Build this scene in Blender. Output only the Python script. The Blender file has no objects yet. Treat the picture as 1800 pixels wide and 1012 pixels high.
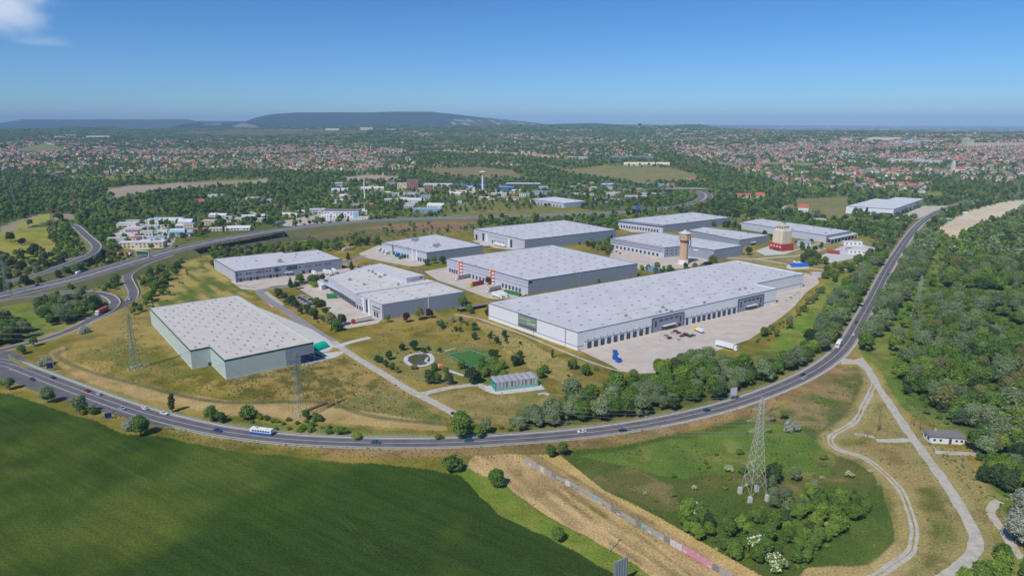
import bpy, bmesh, math, random
import numpy as np
from mathutils import Vector
random.seed(7); rng = np.random.default_rng(7)
SC = bpy.context.scene
COL = SC.collection
R = math.radians

# ------------------------------------------------------------------ camera
CH, F, HOR = 150.0, 1200.0, 214.0            # height above ground (m), focal length and horizon row for an 1800 px wide frame
PITCH = math.atan((506 - HOR) / F)
cp, sp = math.cos(PITCH), math.sin(PITCH)
cam = bpy.data.cameras.new('camera'); camo = bpy.data.objects.new('camera', cam); COL.objects.link(camo)
camo.location = (0, 0, CH); camo.rotation_euler = (math.pi / 2 - PITCH, 0, 0)
cam.sensor_width = 36; cam.lens = 24.0; cam.clip_start = 1; cam.clip_end = 150000
SC.camera = camo

# ------------------------------------------------------------------ sun and sky
SUN_EL, SUN_AZ = R(50), R(215)               # azimuth clockwise from +Y: behind the camera, to its left
world = bpy.data.worlds.new('World'); SC.world = world; world.use_nodes = True
nt = world.node_tree; N = nt.nodes; Lk = nt.links
bg = N['Background']; bg.inputs[1].default_value = 0.122
sky = N.new('ShaderNodeTexSky'); sky.sky_type = 'NISHITA'; sky.sun_disc = False
sky.sun_elevation = SUN_EL; sky.sun_rotation = SUN_AZ; sky.altitude = 150
sky.air_density = 0.7; sky.dust_density = 0.45; sky.ozone_density = 4
tint = N.new('ShaderNodeVectorMath'); tint.operation = 'MULTIPLY'; tint.inputs[1].default_value = (0.64, 0.83, 1.02); Lk.new(sky.outputs[0], tint.inputs[0])
hs = N.new('ShaderNodeHueSaturation'); hs.inputs['Saturation'].default_value = 1.1; hs.inputs['Value'].default_value = 0.92
Lk.new(tint.outputs[0], hs.inputs['Color'])
# a few thin clouds, upper left
tcw = N.new('ShaderNodeTexCoord')
def cloud(direction, r0, r1, stretch, amount, prev):
    sub = N.new('ShaderNodeVectorMath'); sub.operation = 'SUBTRACT'; Lk.new(tcw.outputs['Generated'], sub.inputs[0])
    d = Vector(direction).normalized(); sub.inputs[1].default_value = d
    mul = N.new('ShaderNodeVectorMath'); mul.operation = 'MULTIPLY'; Lk.new(sub.outputs[0], mul.inputs[0]); mul.inputs[1].default_value = stretch
    ns = N.new('ShaderNodeTexNoise'); ns.inputs['Scale'].default_value = 16; ns.inputs['Detail'].default_value = 6
    Lk.new(mul.outputs[0], ns.inputs['Vector'])
    ln = N.new('ShaderNodeVectorMath'); ln.operation = 'LENGTH'; Lk.new(mul.outputs[0], ln.inputs[0])
    ad = N.new('ShaderNodeMath'); ad.operation = 'MULTIPLY_ADD'; ad.inputs[1].default_value = -0.09; Lk.new(ns.outputs[0], ad.inputs[0]); Lk.new(ln.outputs[1], ad.inputs[2])
    mr = N.new('ShaderNodeMapRange'); mr.interpolation_type = 'SMOOTHSTEP'; Lk.new(ad.outputs[0], mr.inputs[0])
    mr.inputs[1].default_value = r0 - 0.045; mr.inputs[2].default_value = r1 - 0.045; mr.inputs[3].default_value = amount; mr.inputs[4].default_value = 0
    mx = N.new('ShaderNodeMix'); mx.data_type = 'RGBA'; Lk.new(mr.outputs[0], mx.inputs[0]); Lk.new(prev, mx.inputs[6]); mx.inputs[7].default_value = (6.0, 6.6, 7.6, 1)
    return mx.outputs[2]
def ray(px, py):
    v = Vector((0, cp, -sp)) + Vector((1, 0, 0)) * ((px - 900) / F) + Vector((0, sp, cp)) * ((506 - py) / F)
    return v.normalized()
o_ = cloud(ray(-8, -8), 0.015, 0.07, (1, 1, 1.5), 0.75, hs.outputs[0])
o_ = cloud(ray(82, 72), 0.0, 0.045, (1, 1, 6), 0.22, o_)
Lk.new(o_, bg.inputs[0])

sund = bpy.data.lights.new('sun', 'SUN'); sund.energy = 4.1; sund.angle = R(0.55); sund.color = (1, 0.95, 0.87)
suno = bpy.data.objects.new('sun', sund); COL.objects.link(suno)
tosun = Vector((math.sin(SUN_AZ) * math.cos(SUN_EL), math.cos(SUN_AZ) * math.cos(SUN_EL), math.sin(SUN_EL)))
suno.rotation_euler = tosun.to_track_quat('Z', 'Y').to_euler()
vs = SC.view_settings; vs.view_transform = 'Standard'; vs.look = 'None'; vs.gamma = 1; vs.exposure = 0.0; vs.use_curve_mapping = False
cy = SC.cycles; cy.max_bounces = 4; cy.diffuse_bounces = 2; cy.glossy_bounces = 2; cy.transmission_bounces = 2; cy.transparent_max_bounces = 8; cy.volume_bounces = 0
cy.use_denoising = True; cy.sample_clamp_indirect = 4

# ------------------------------------------------------------------ geometry of the place
def G(px, py, h=0.0):
    dx = (px - 900) / F; dv = (506 - py) / F
    dy = cp + dv * sp; dz = -sp + dv * cp
    t = (h - CH) / dz
    return (dx * t, dy * t)
def proj(x, y, z):
    zc = y * cp - (z - CH) * sp; v = y * sp + (z - CH) * cp
    zc = np.maximum(zc, 1e-3)
    return 900 + F * x / zc, 506 - F * v / zc
def H(x, y):
    """height of the far country: flat to two kilometres, then rising slopes and hills"""
    x = np.asarray(x, float); y = np.asarray(y, float)
    r = np.hypot(x, y); a = np.where(y > 1, x / np.maximum(y, 1), np.sign(x) * 9)
    px = 900 + 1235 * a
    L = np.interp(r, [2000, 3000, 5000, 6500, 8000, 9500, 12000], [0, 12, 24, 48, 70, 40, 20])
    C = np.interp(r, [2000, 3000, 4500, 5500, 7000, 8500, 12000], [0, 22, 36, 56, 104, 70, 40])
    Q = np.interp(r, [2000, 3000, 4000, 5000, 6000, 8000, 12000, 40000], [0, 16, 40, 60, 64, 45, 10, 0])
    wl = np.clip((700 - px) / 420, 0, 1); wr = np.clip((px - 1150) / 260, 0, 1)
    wl = wl * wl * (3 - 2 * wl); wr = wr * wr * (3 - 2 * wr)
    h = L * wl + Q * wr + C * np.clip(1 - wl - wr, 0, 1)
    f_ = np.clip((r - 2400) / 1500, 0, 1)
    h = h + f_ * 5 * (np.sin(x / 410 + 1) * np.sin(y / 530 + 2) + .6 * np.sin(x / 190 + y / 260))
    h = h + np.clip((r - 6000) / 2500, 0, 1) * (px > 930) * 9 * np.exp(-((px - 1000) / 50) ** 2) * np.exp(-((r - 7500) / 1500) ** 2)
    def ridge(dist, width, pts):
        top = np.interp(px, [p[0] for p in pts], [p[1] for p in pts])
        hh = CH + (214 - top) * dist / 1235
        hh = hh + (np.sin(px / 23.) * .12 + np.sin(px / 9.) * .06) * dist / 1235
        return np.where((px > pts[0][0]) & (px < pts[-1][0]), hh * np.exp(-((r - dist) / width) ** 2), 0)
    m = ridge(12500, 1900, [(405, 224), (430, 214), (450, 207.5), (480, 202), (520, 199.2), (600, 198.6), (640, 199), (700, 197), (760, 197.6), (800, 201.5), (850, 207), (900, 212), (950, 217), (985, 223)])
    m2 = ridge(17000, 2200, [(-700, 222), (-60, 219), (10, 215), (40, 211), (330, 210.5), (345, 213), (400, 213), (470, 214), (520, 222)])
    m3 = ridge(10500, 1100, [(290, 224), (320, 218), (350, 215.5), (400, 216), (430, 214), (455, 216), (500, 223)])
    m4 = ridge(9500, 800, [(80, 228), (110, 223), (130, 221.5), (160, 224), (185, 222.5), (230, 225), (260, 228)])
    m5 = ridge(9000, 700, [(1170, 224), (1195, 219.5), (1215, 218.6), (1238, 219.5), (1262, 224)])
    m6 = ridge(11500, 800, [(900, 223), (940, 220), (990, 217), (1050, 216.5), (1090, 219), (1130, 224)])
    return np.maximum.reduce([h, m, m2, m3, m4, m5, m6])
def GT(px, py):
    """where the sight line through a pixel meets the terrain"""
    x, y = G(px, py)
    if 0 < y < 2000: return (x, y, 0.0)
    d = ray(px, py); ts = np.concatenate([np.linspace(1500, 9000, 1500), np.linspace(9010, 40000, 1500)])
    X, Y, Z = d.x * ts, d.y * ts, CH + d.z * ts
    k = np.argmax(H(X, Y) > Z)
    return (float(X[k]), float(Y[k]), float(H(X[k], Y[k])))
def hfor(px, pyb, pyt):
    x, y = G(px, pyb)
    lo, hi = 0, 300
    for _ in range(40):
        m = (lo + hi) / 2
        if proj(x, y, m)[1] > pyt: lo = m
        else: hi = m
    return lo

def vnoise(x, y, s, seed=0):
    x = np.asarray(x) / s + seed * 17.31; y = np.asarray(y) / s - seed * 9.7
    xi = np.floor(x).astype(np.int64); yi = np.floor(y).astype(np.int64); fx = x - xi; fy = y - yi
    fx = fx * fx * (3 - 2 * fx); fy = fy * fy * (3 - 2 * fy)
    def h(a, b):
        n = (a * 374761393 + b * 668265263 + seed * 1442695041) & 0x7fffffff
        n = ((n ^ (n >> 13)) * 1274126177) & 0x7fffffff
        return ((n ^ (n >> 16)) & 0xffff) / 65535.
    return (h(xi, yi) * (1 - fx) + h(xi + 1, yi) * fx) * (1 - fy) + (h(xi, yi + 1) * (1 - fx) + h(xi + 1, yi + 1) * fx) * fy
def fbm(x, y, s, seed=0, o=3):
    t = 0; a = 0.5; w = 0
    for k in range(o):
        t = t + a * vnoise(x, y, s / 2 ** k, seed + k); w += a; a *= .55
    return t / w
def inside(px, py, poly):
    px = np.asarray(px, float); py = np.asarray(py, float)
    c = np.zeros(px.shape, bool); n = len(poly)
    for i in range(n):
        x1, y1 = poly[i]; x2, y2 = poly[(i + 1) % n]
        if y1 == y2: continue
        c ^= ((y1 > py) != (y2 > py)) & (px < (x2 - x1) * (py - y1) / (y2 - y1) + x1)
    return c
def smooth(pts, n=6):
    P = [np.array(p, float) for p in pts]; P = [2 * P[0] - P[1]] + P + [2 * P[-1] - P[-2]]; out = []
    for i in range(1, len(P) - 2):
        for k in range(n):
            t = k / n; a, b, c, d = P[i - 1:i + 3]
            out.append(.5 * ((2 * b) + (c - a) * t + (2 * a - 5 * b + 4 * c - d) * t * t + (3 * b - a - 3 * c + d) * t ** 3))
    out.append(P[-2]); return np.array(out)
def pdist(x, y, line):
    """distance and signed side to a polyline (n,2)"""
    x = np.asarray(x, float); y = np.asarray(y, float)
    best = np.full(x.shape, 1e9); side = np.zeros(x.shape)
    for i in range(len(line) - 1):
        ax, ay = line[i][:2]; bx, by = line[i + 1][:2]; dx, dy = bx - ax, by - ay; l2 = dx * dx + dy * dy + 1e-9
        t = np.clip(((x - ax) * dx + (y - ay) * dy) / l2, 0, 1); ex, ey = x - ax - t * dx, y - ay - t * dy
        d = np.hypot(ex, ey); m = d < best; best = np.where(m, d, best); side = np.where(m, np.sign(dx * ey - dy * ex), side)
    return best, side

# ------------------------------------------------------------------ materials
def mat(name, c, rough=0.7, var=0.0, scale=1.0, c2=None, bump=0.0, metal=0.0, rand=0.0, spec=0.3, stretch=None, fine=0.0):
    m = bpy.data.materials.new(name); m.use_nodes = True; n = m.node_tree.nodes; l = m.node_tree.links
    b = n['Principled BSDF']; b.inputs['Roughness'].default_value = rough; b.inputs['Metallic'].default_value = metal
    b.inputs['Specular IOR Level'].default_value = spec
    out = None
    if var or c2 is not None:
        tc = n.new('ShaderNodeTexCoord'); src = tc.outputs['Object']
        if stretch:
            mp = n.new('ShaderNodeMapping'); mp.inputs['Scale'].default_value = stretch; l.new(src, mp.inputs[0]); src = mp.outputs[0]
        ns = n.new('ShaderNodeTexNoise'); ns.inputs['Scale'].default_value = scale; ns.inputs['Detail'].default_value = 6; ns.inputs['Roughness'].default_value = .65
        l.new(src, ns.inputs['Vector'])
        cr = n.new('ShaderNodeValToRGB'); l.new(ns.outputs[0], cr.inputs[0]); cr.color_ramp.elements[0].position = .3; cr.color_ramp.elements[1].position = .7
        lo = c2 if c2 is not None else tuple(v * (1 - var) for v in c); hi = c if c2 is not None else tuple(min(1, v * (1 + var)) for v in c)
        cr.color_ramp.elements[0].color = (*lo, 1); cr.color_ramp.elements[1].color = (*hi, 1); out = cr.outputs[0]
        if bump:
            bp = n.new('ShaderNodeBump'); bp.inputs['Strength'].default_value = bump; l.new(ns.outputs[0], bp.inputs['Height']); l.new(bp.outputs[0], b.inputs['Normal'])
    if rand:
        oi = n.new('ShaderNodeObjectInfo'); h = n.new('ShaderNodeHueSaturation')
        mr = n.new('ShaderNodeMapRange'); l.new(oi.outputs['Random'], mr.inputs[0]); mr.inputs[3].default_value = 1 - rand; mr.inputs[4].default_value = 1 + rand
        l.new(mr.outputs[0], h.inputs['Value'])
        if out: l.new(out, h.inputs['Color'])
        else: h.inputs['Color'].default_value = (*c, 1)
        out = h.outputs[0]
    if out: l.new(out, b.inputs['Base Color'])
    else: b.inputs['Base Color'].default_value = (*c, 1)
    return m
def foliage(name, ca, cb, blossom=None, k=2.45):
    ca = tuple(v * k for v in ca); cb = tuple(v * k for v in cb)
    """leaf colour: differs from plant to plant and from one leaf cluster to the next"""
    m = bpy.data.materials.new(name); m.use_nodes = True; n = m.node_tree.nodes; l = m.node_tree.links; b = n['Principled BSDF']
    b.inputs['Roughness'].default_value = .6; b.inputs['Specular IOR Level'].default_value = .06
    oi = n.new('ShaderNodeObjectInfo'); ge = n.new('ShaderNodeNewGeometry')
    ad = n.new('ShaderNodeMath'); ad.operation = 'MULTIPLY_ADD'; l.new(ge.outputs['Random Per Island'], ad.inputs[0]); ad.inputs[1].default_value = .62; 
    sc_ = n.new('ShaderNodeMath'); sc_.operation = 'MULTIPLY'; sc_.inputs[1].default_value = .42; l.new(oi.outputs['Random'], sc_.inputs[0]); l.new(sc_.outputs[0], ad.inputs[2])
    mx = n.new('ShaderNodeMix'); mx.data_type = 'RGBA'; l.new(ad.outputs[0], mx.inputs[0]); mx.inputs[6].default_value = (*(v * .72 for v in ca), 1); mx.inputs[7].default_value = (*(v * 1.15 for v in cb), 1)
    l.new(mx.outputs[2], b.inputs['Base Color'])
    tr = n.new('ShaderNodeBsdfTranslucent'); l.new(mx.outputs[2], tr.inputs[0]); ms = n.new('ShaderNodeMixShader'); ms.inputs[0].default_value = .35
    l.new(b.outputs[0], ms.inputs[1]); l.new(tr.outputs[0], ms.inputs[2]); l.new(ms.outputs[0], n['Material Output'].inputs['Surface'])
    return m
M = {}
M['asphalt'] = mat('asphalt', (.125, .12, .13), .85, .22, .14, bump=.1, spec=.1)
M['asphalt_light'] = mat('asphalt_light', (.25, .235, .24), .85, .14, .1)
M['concrete'] = mat('concrete_slab', (.49, .43, .375), .85, .14, .09)
M['concrete_pale'] = mat('concrete_pale', (.50, .50, .48), .85, .08, .08)
M['gravel'] = mat('gravel', (.43, .40, .34), .95, .22, .35)
M['shoulder'] = mat('shoulder_gravel', (.42, .40, .37), .95, .15, .4)
M['paint'] = mat('road_paint', (.62, .62, .62), .7, .1, 1)
M['roof_grey'] = mat('roof_membrane_grey', (.53, .535, .56), .6, .09, .09, stretch=(1, .35, 1))
M['roof_warm'] = mat('roof_membrane_warm', (.54, .51, .47), .7, .10, .09)
M['roof_pale'] = mat('roof_membrane_pale', (.58, .56, .54), .6, .12, .12)
M['roof_white'] = mat('roof_white_sheet', (.62, .62, .64), .5, .05, .08)
M['roof_dark'] = mat('roof_bitumen', (.2, .19, .19), .8, .2, .1)
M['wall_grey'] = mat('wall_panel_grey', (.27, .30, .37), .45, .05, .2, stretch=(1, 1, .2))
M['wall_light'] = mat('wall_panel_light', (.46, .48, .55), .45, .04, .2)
M['wall_white'] = mat('wall_panel_white', (.66, .68, .74), .45, .03, .2)
M['wall_teal'] = mat('wall_panel_teal', (.50, .57, .55), .45, .04, .2)
M['wall_front'] = mat('wall_panel_front', (.76, .79, .82), .45, .04, .2)
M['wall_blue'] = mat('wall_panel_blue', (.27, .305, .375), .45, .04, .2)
M['wall_cream'] = mat('wall_render_cream', (.62, .54, .40), .8, .06, .3)
M['wall_plaster'] = mat('wall_plaster', (.62, .60, .56), .8, .08, .3)
M['fascia_green'] = mat('fascia_green', (.012, .085, .065), .4)
M['fascia_dark'] = mat('fascia_dark', (.06, .09, .13), .4)
M['navy'] = mat('navy_sheet', (.012, .025, .09), .4)
M['door'] = mat('dock_door_dark', (.035, .045, .06), .4)
M['white'] = mat('white_paint', (.74, .75, .77), .4)
M['cream'] = mat('cream_paint', (.66, .60, .48), .5)
M['orange'] = mat('orange_paint', (.72, .13, .035), .4)
M['green'] = mat('green_paint', (.03, .22, .08), .4)
M['tealg'] = mat('teal_tarp', (.0, .42, .27), .4)
M['glass'] = mat('glass_dark', (.03, .04, .05), .12, spec=.6)
M['steel'] = mat('steel_grey', (.36, .38, .36), .5, metal=.3)
M['rust'] = mat('rusty_steel', (.30, .17, .13), .7)
M['vent'] = mat('roof_light_grey', (.24, .24, .25), .5, rand=.35)
M['vent_l'] = mat('roof_light_pale', (.33, .32, .32), .5, rand=.3)
M['vent_d'] = mat('roof_vent_dark', (.10, .10, .10), .6)
M['rubber'] = mat('rubber', (.02, .02, .02), .8)
M['bark'] = mat('bark', (.12, .10, .08), .9, .2, 2)
M['brick'] = mat('tower_brick', (.60, .42, .28), .8, .14, .4, c2=(.48, .33, .22))
M['red'] = mat('red_paint', (.40, .045, .035), .5)
M['redroof'] = mat('red_tile', (.42, .12, .08), .8, .1, .5)
M['blue'] = mat('blue_paint', (.02, .12, .48), .4)
M['skyblue'] = mat('sky_blue_sheet', (.24, .42, .62), .5)
M['yellow'] = mat('yellow_paint', (.75, .5, .05), .4)
M['yard_sand'] = mat('sand', (.52, .46, .36), .95, .1, .05)
M['turf'] = mat('turf_pitch', (.045, .15, .03), .9, .12, .3)
M['water'] = mat('pond_water', (.09, .085, .03), .15, .2, .2)
M['stone'] = mat('stone', (.42, .40, .36), .9, .2, .4)
M['brown'] = mat('brown_wood', (.12, .06, .05), .8)
M['wire'] = mat('wire', (.3, .3, .3), .5)

# ------------------------------------------------------------------ mesh helpers
class MB:
    def __init__(s): s.v = []; s.f = []; s.m = []; s.k = 0
    def add(s, vs_, fs): 
        o = len(s.v); s.v += [tuple(v) for v in vs_]; s.f += [tuple(i + o for i in f) for f in fs]; s.m += [s.k] * len(fs); return s
    def box(s, cx, cy, cz, w, d, h, rot=0.0, taper=1.0):
        """centre of the bottom face, width, depth, height"""
        c, n = math.cos(rot), math.sin(rot); vs_ = []
        for z, k in ((cz, 1), (cz + h, taper)):
            for a, b in ((-1, -1), (1, -1), (1, 1), (-1, 1)):
                x, y = a * w / 2 * k, b * d / 2 * k; vs_.append((cx + x * c - y * n, cy + x * n + y * c, z))
        return s.add(vs_, [(3, 2, 1, 0), (4, 5, 6, 7), (0, 1, 5, 4), (1, 2, 6, 5), (2, 3, 7, 6), (3, 0, 4, 7)])
    def tube(s, a, b, r0, r1=None, n=5, caps=True):
        a = Vector(a); b = Vector(b); r1 = r0 if r1 is None else r1; d = (b - a).normalized()
        u = d.orthogonal().normalized(); w = d.cross(u); vs_ = []
        for p, r in ((a, r0), (b, r1)):
            for k in range(n):
                t = 2 * math.pi * k / n; vs_.append(p + (u * math.cos(t) + w * math.sin(t)) * r)
        fs = [(k, (k + 1) % n, n + (k + 1) % n, n + k) for k in range(n)]
        if caps: fs += [tuple(range(n - 1, -1, -1)), tuple(range(n, 2 * n))]
        return s.add(vs_, fs)
    def lathe(s, prof, n=16, cx=0, cy=0):
        vs_ = [(cx + r * math.cos(2 * math.pi * k / n), cy + r * math.sin(2 * math.pi * k / n), z) for r, z in prof for k in range(n)]
        fs = [(i * n + k, i * n + (k + 1) % n, (i + 1) * n + (k + 1) % n, (i + 1) * n + k) for i in range(len(prof) - 1) for k in range(n)]
        fs += [tuple(range(n - 1, -1, -1)), tuple((len(prof) - 1) * n + k for k in range(n))]
        return s.add(vs_, fs)
    def prism(s, poly, z0, z1):
        n = len(poly); vs_ = [(p[0], p[1], z0) for p in poly] + [(p[0], p[1], z1) for p in poly]
        return s.add(vs_, [tuple(range(n - 1, -1, -1)), tuple(range(n, 2 * n))] + [(k, (k + 1) % n, n + (k + 1) % n, n + k) for k in range(n)])
    def mesh(s, name, mats):
        me = bpy.data.meshes.new(name); me.from_pydata(s.v, [], s.f)
        for m in (mats if isinstance(mats, (list, tuple)) else [mats]): me.materials.append(m)
        if any(s.m): me.polygons.foreach_set('material_index', s.m)
        me.update(); return me
    def obj(s, name, mats, parent=None, loc=None, rz=0):
        return link(name, s.mesh(name, mats), parent, loc, rz)
def link(name, me, parent=None, loc=None, rz=0.0):
    o = bpy.data.objects.new(name, me); COL.objects.link(o)
    if parent: o.parent = parent
    if loc is not None: o.location = loc
    o.rotation_euler = (0, 0, rz); return o
def tag(o, label=None, cat=None, group=None, kind=None):
    if label: o['label'] = label
    if cat: o['category'] = cat
    if group: o['group'] = group
    if kind: o['kind'] = kind
    return o
def empty(name, loc, rz=0.0, label=None, cat=None, group=None):
    return tag(link(name, None, None, loc, rz), label, cat, group)
def copy_tree(o, parent=None):
    c = o.copy(); COL.objects.link(c); c.parent = parent
    for ch in o.children: copy_tree(ch, c)
    return c
def struct(o): o['kind'] = 'structure'; return o
def ccw(P):
    a = sum(P[i][0] * P[(i + 1) % len(P)][1] - P[(i + 1) % len(P)][0] * P[i][1] for i in range(len(P)))
    return list(P) if a > 0 else list(P)[::-1]
def sheet(name, P, z, m):
    P = ccw(P); mb = MB(); mb.add([(p[0], p[1], z) for p in P], [tuple(range(len(P)))]); return struct(mb.obj(name, m))
def gp(pts, h=0.0): return [G(p[0], p[1], h) for p in pts]

# ------------------------------------------------------------------ roads (photo pixels -> places on the ground)
def line(pts, n=6):
    return smooth([(*G(p[0], p[1], p[2] if len(p) > 2 else 0.0), p[2] if len(p) > 2 else 0.0) for p in pts], n)
MAIN = line([(-330, 560), (-150, 604), (-40, 628), (20, 640), (60, 655), (120, 678), (190, 704), (260, 727), (330, 745), (400, 759), (500, 771), (600, 776.5), (700, 778.5), (800, 777), (900, 771.5),
             (1000, 763.5), (1100, 751), (1200, 732.5), (1290, 709.5), (1370, 681), (1425, 655), (1465, 628), (1490, 601), (1512, 563), (1535, 521), (1557, 478), (1580, 441), (1604, 407),
             (1626, 386), (1652, 370.5), (1690, 359), (1740, 350), (1795, 343), (1900, 334), (2100, 322)])
MOTOR = line([(-500, 640, 1), (-250, 574, 2), (-60, 534, 3), (0, 521, 4), (64, 506, 5), (139, 488, 6), (231, 460.5, 7), (308, 439, 8), (385.5, 422, 8), (460, 409, 8), (504, 402.5, 8),
              (568.5, 395, 7), (658, 388, 5), (735, 384.5, 3), (825, 382.5, 2), (900, 380.5, 1), (960, 378.5, .5), (1060, 374.5, .5), (1137, 369, .5), (1200, 362, 1), (1232, 353, 2), (1241, 345, 3), (1233, 338, 4), (1195, 331, 4), (1137, 322.5, 3), (1060, 311, 2), (990, 300.5, 1), (931, 290.5, 1), (880, 286, .5)])
RAMP1 = line([(-20, 621), (40, 606), (90, 592), (128, 577.5), (167, 559.5), (205, 543), (229, 527), (234.5, 513, .5), (228, 498, 1), (224, 485, 2), (237, 473, 4), (262, 461, 6), (300, 448, 7.4)])
RAMP2 = line([(-40, 536, 3), (20, 524, 3.6), (77, 516.5, 3.4), (128, 513.5, 3), (168, 514.5, 2.5), (192, 520.5, 2), (202, 531, 1.4), (193, 543, .8), (170, 556, .3), (150, 566, .1)])
RAMP3 = line([(124, 394, 2), (136, 399.5, 3), (150, 413, 5), (164, 425, 7), (170, 434, 8), (160, 446, 8.5), (140, 455.5, 8), (110, 467, 7), (77, 479, 6), (26, 491.5, 4), (-60, 505, 2)])
RAMP4 = line([(160, 447, 8.4), (120, 455, 6), (75, 459.5, 3), (25, 464, .3), (-40, 470, .1)])
OVER = line([(1040, 337, 1), (1091, 334, 3), (1150, 331.5, 7), (1200, 330, 9), (1232, 330.5, 9), (1262, 334, 6), (1290, 340, 2)])
PARKR = line([(640, 449), (600, 466), (560, 485), (520, 500), (470, 507.5), (456, 512), (470, 526), (500, 545), (538, 571), (562, 587), (590, 604), (600, 611)])
PARKR2 = line([(585, 600), (600, 611), (628.5, 630), (680, 661), (721, 686.5), (746.7, 699), (795.6, 725), (815, 738)])
BRANCH = line([(728, 691), (745, 691), (783, 682.6), (815, 678), (839, 676), (852, 681), (862, 687)])
SPUR = line([(590, 611), (610, 603), (650, 593)])
GRAV1 = line([(1478, 632), (1496, 635), (1514, 637), (1524, 645), (1544, 680), (1590, 749), (1613, 782), (1659, 844), (1694, 900), (1713, 939), (1714, 965), (1696, 990), (1668, 1010), (1620, 1035)])
TRACK = line([(1536, 668), (1534, 680), (1523, 705), (1505, 737), (1484, 752), (1467, 761), (1459, 771), (1463, 783), (1476, 791), (1502, 799), (1524.7, 808), (1557.5, 834), (1583.7, 864), (1600, 903), (1607, 942), (1597, 972), (1571, 992), (1541, 1011), (1500, 1032)])
GRAV3 = line([(1610, 777), (1597, 773), (1564, 774.5), (1536, 773.5)])
GRAV4 = line([(1756, 880), (1747, 888), (1743, 903), (1761, 929), (1782, 962), (1800, 985)])
W6PATH = line([(800, 552), (822, 556), (845, 561), (880, 573), (930, 592), (980, 613), (1030, 633), (1075, 648), (1095, 653)])
OLDRD = line([(525, 417), (560, 419), (600, 416), (680, 408), (760, 401), (830, 396)])
DIST1 = line([(190, 332), (300, 326), (400, 321), (520, 315), (640, 309)])
INDR = line([(540, 385), (500, 388), (470, 384), (440, 372)])
ROADS = [(MAIN, 6.5), (MOTOR, 15), (RAMP1, 6), (RAMP2, 6), (RAMP3, 7), (RAMP4, 5), (OVER, 6), (PARKR, 5), (PARKR2, 3.5), (BRANCH, 3.5), (SPUR, 3), (GRAV1, 3.4), (TRACK, 2.6), (GRAV3, 2.5), (GRAV4, 2.5), (W6PATH, 1.8), (OLDRD, 4)]

# ------------------------------------------------------------------ land cover (what grows where), in photo pixels
CROP = [(-900, 560), (-200, 642), (-60, 676), (0, 691), (64, 705), (125, 727), (180, 744), (217, 760), (278, 766), (389, 786), (497, 802), (620, 814), (720, 822), (760, 826), (809, 838), (842, 870), (891, 906), (957, 939), (1022, 975), (1075, 1012), (1230, 1110), (1300, 1500), (-1500, 1500)]
VERGE = [(780, 822), (819, 821), (888, 854), (957, 903), (1022, 939), (1091, 975), (1131, 1008), (1300, 1110), (1230, 1110), (1075, 1012), (1022, 975), (957, 939), (891, 906), (842, 870), (809, 838)]
TAN = [(830, 802), (880, 798), (944, 798), (1000, 828), (1055, 864), (1137, 910), (1260, 982), (1330, 1020), (1500, 1120), (1300, 1110), (1131, 1008), (1091, 975), (1022, 939), (957, 903), (888, 854), (819, 821)]
MEADOW = [(985, 800), (1010, 790), (1110, 780), (1200, 762), (1330, 734), (1400, 700), (1470, 650), (1510, 645), (1530, 668), (1518, 700), (1490, 737), (1450, 757), (1448, 775), (1468, 801), (1530, 827), (1553, 877), (1569.5, 919), (1563, 956), (1514, 993), (1425, 998), (1405, 1030), (1340, 1020), (1255, 965), (1150, 904), (1060, 860)]
BRIGHT = [(1020, 800), (1120, 784), (1220, 769), (1330, 744), (1400, 745), (1446, 775), (1466, 803), (1460, 830), (1300, 828), (1200, 840), (1130, 828)]
SCRUB = [(1060, 850), (1110, 815), (1200, 843), (1300, 860), (1400, 850), (1500, 840), (1540, 850), (1555, 880), (1480, 900), (1400, 990), (1330, 1010), (1250, 955), (1150, 900)]
LAWNR = [(1550, 850), (1569, 919), (1563, 956), (1514, 993), (1425, 996), (1450, 940), (1500, 880)]
GREENSTRIP = [(1330, 628), (1370, 590), (1400, 558), (1432, 515), (1462, 482), (1488, 480), (1480, 500), (1455, 535), (1430, 575), (1400, 612), (1370, 630)]
CLEARING = [(1510, 612), (1535, 590), (1560, 560), (1595, 510), (1630, 460), (1640, 400), (1700, 400), (1690, 500), (1660, 530), (1630, 580), (1600, 640), (1590, 690), (1640, 745), (1700, 760), (1700, 770), (1640, 750), (1580, 715), (1555, 660), (1530, 640)]
WOOD = [(1610, 540), (1660, 480), (1690, 430), (1700, 395), (1760, 370), (1830, 340), (2300, 330), (2600, 1500), (1800, 1200), (1690, 1030), (1760, 900), (1725, 850), (1715, 800), (1700, 765), (1650, 742), (1600, 712), (1580, 680), (1572, 630)]
PARK = [(440, 520), (600, 607), (735, 690), (850, 675), (960, 690), (1000, 690), (1080, 660), (1030, 640), (860, 560), (700, 560), (600, 580), (520, 530), (470, 500)]
GREENPARK = [(690, 612), (730, 600), (780, 605), (830, 600), (880, 620), (905, 640), (890, 668), (840, 680), (800, 672), (740, 672), (690, 650), (660, 640), (640, 625)]
TRI = [(396, 668), (560, 636), (600, 622), (795, 728), (780, 745), (560, 722), (400, 690), (230, 645)]
YELLOWW1 = [(110, 612), (180, 590), (250, 580), (330, 650), (396, 680), (560, 720), (785, 742), (790, 770), (500, 760), (250, 712), (120, 660), (80, 630)]
OCHRE = [(80, 618), (110, 610), (118, 630), (180, 655), (300, 690), (420, 708), (560, 712), (640, 722), (788, 746), (786, 758), (560, 742), (400, 730), (250, 700), (130, 665)]
LEFTFIELD = [(-200, 400), (0, 412), (60, 398), (120, 400), (140, 425), (152, 445), (100, 456), (0, 460), (-200, 480)]
HILLW2 = [(240, 545), (270, 500), (310, 462), (360, 455), (410, 498), (450, 512), (480, 530), (420, 520), (262, 543)]
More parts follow.
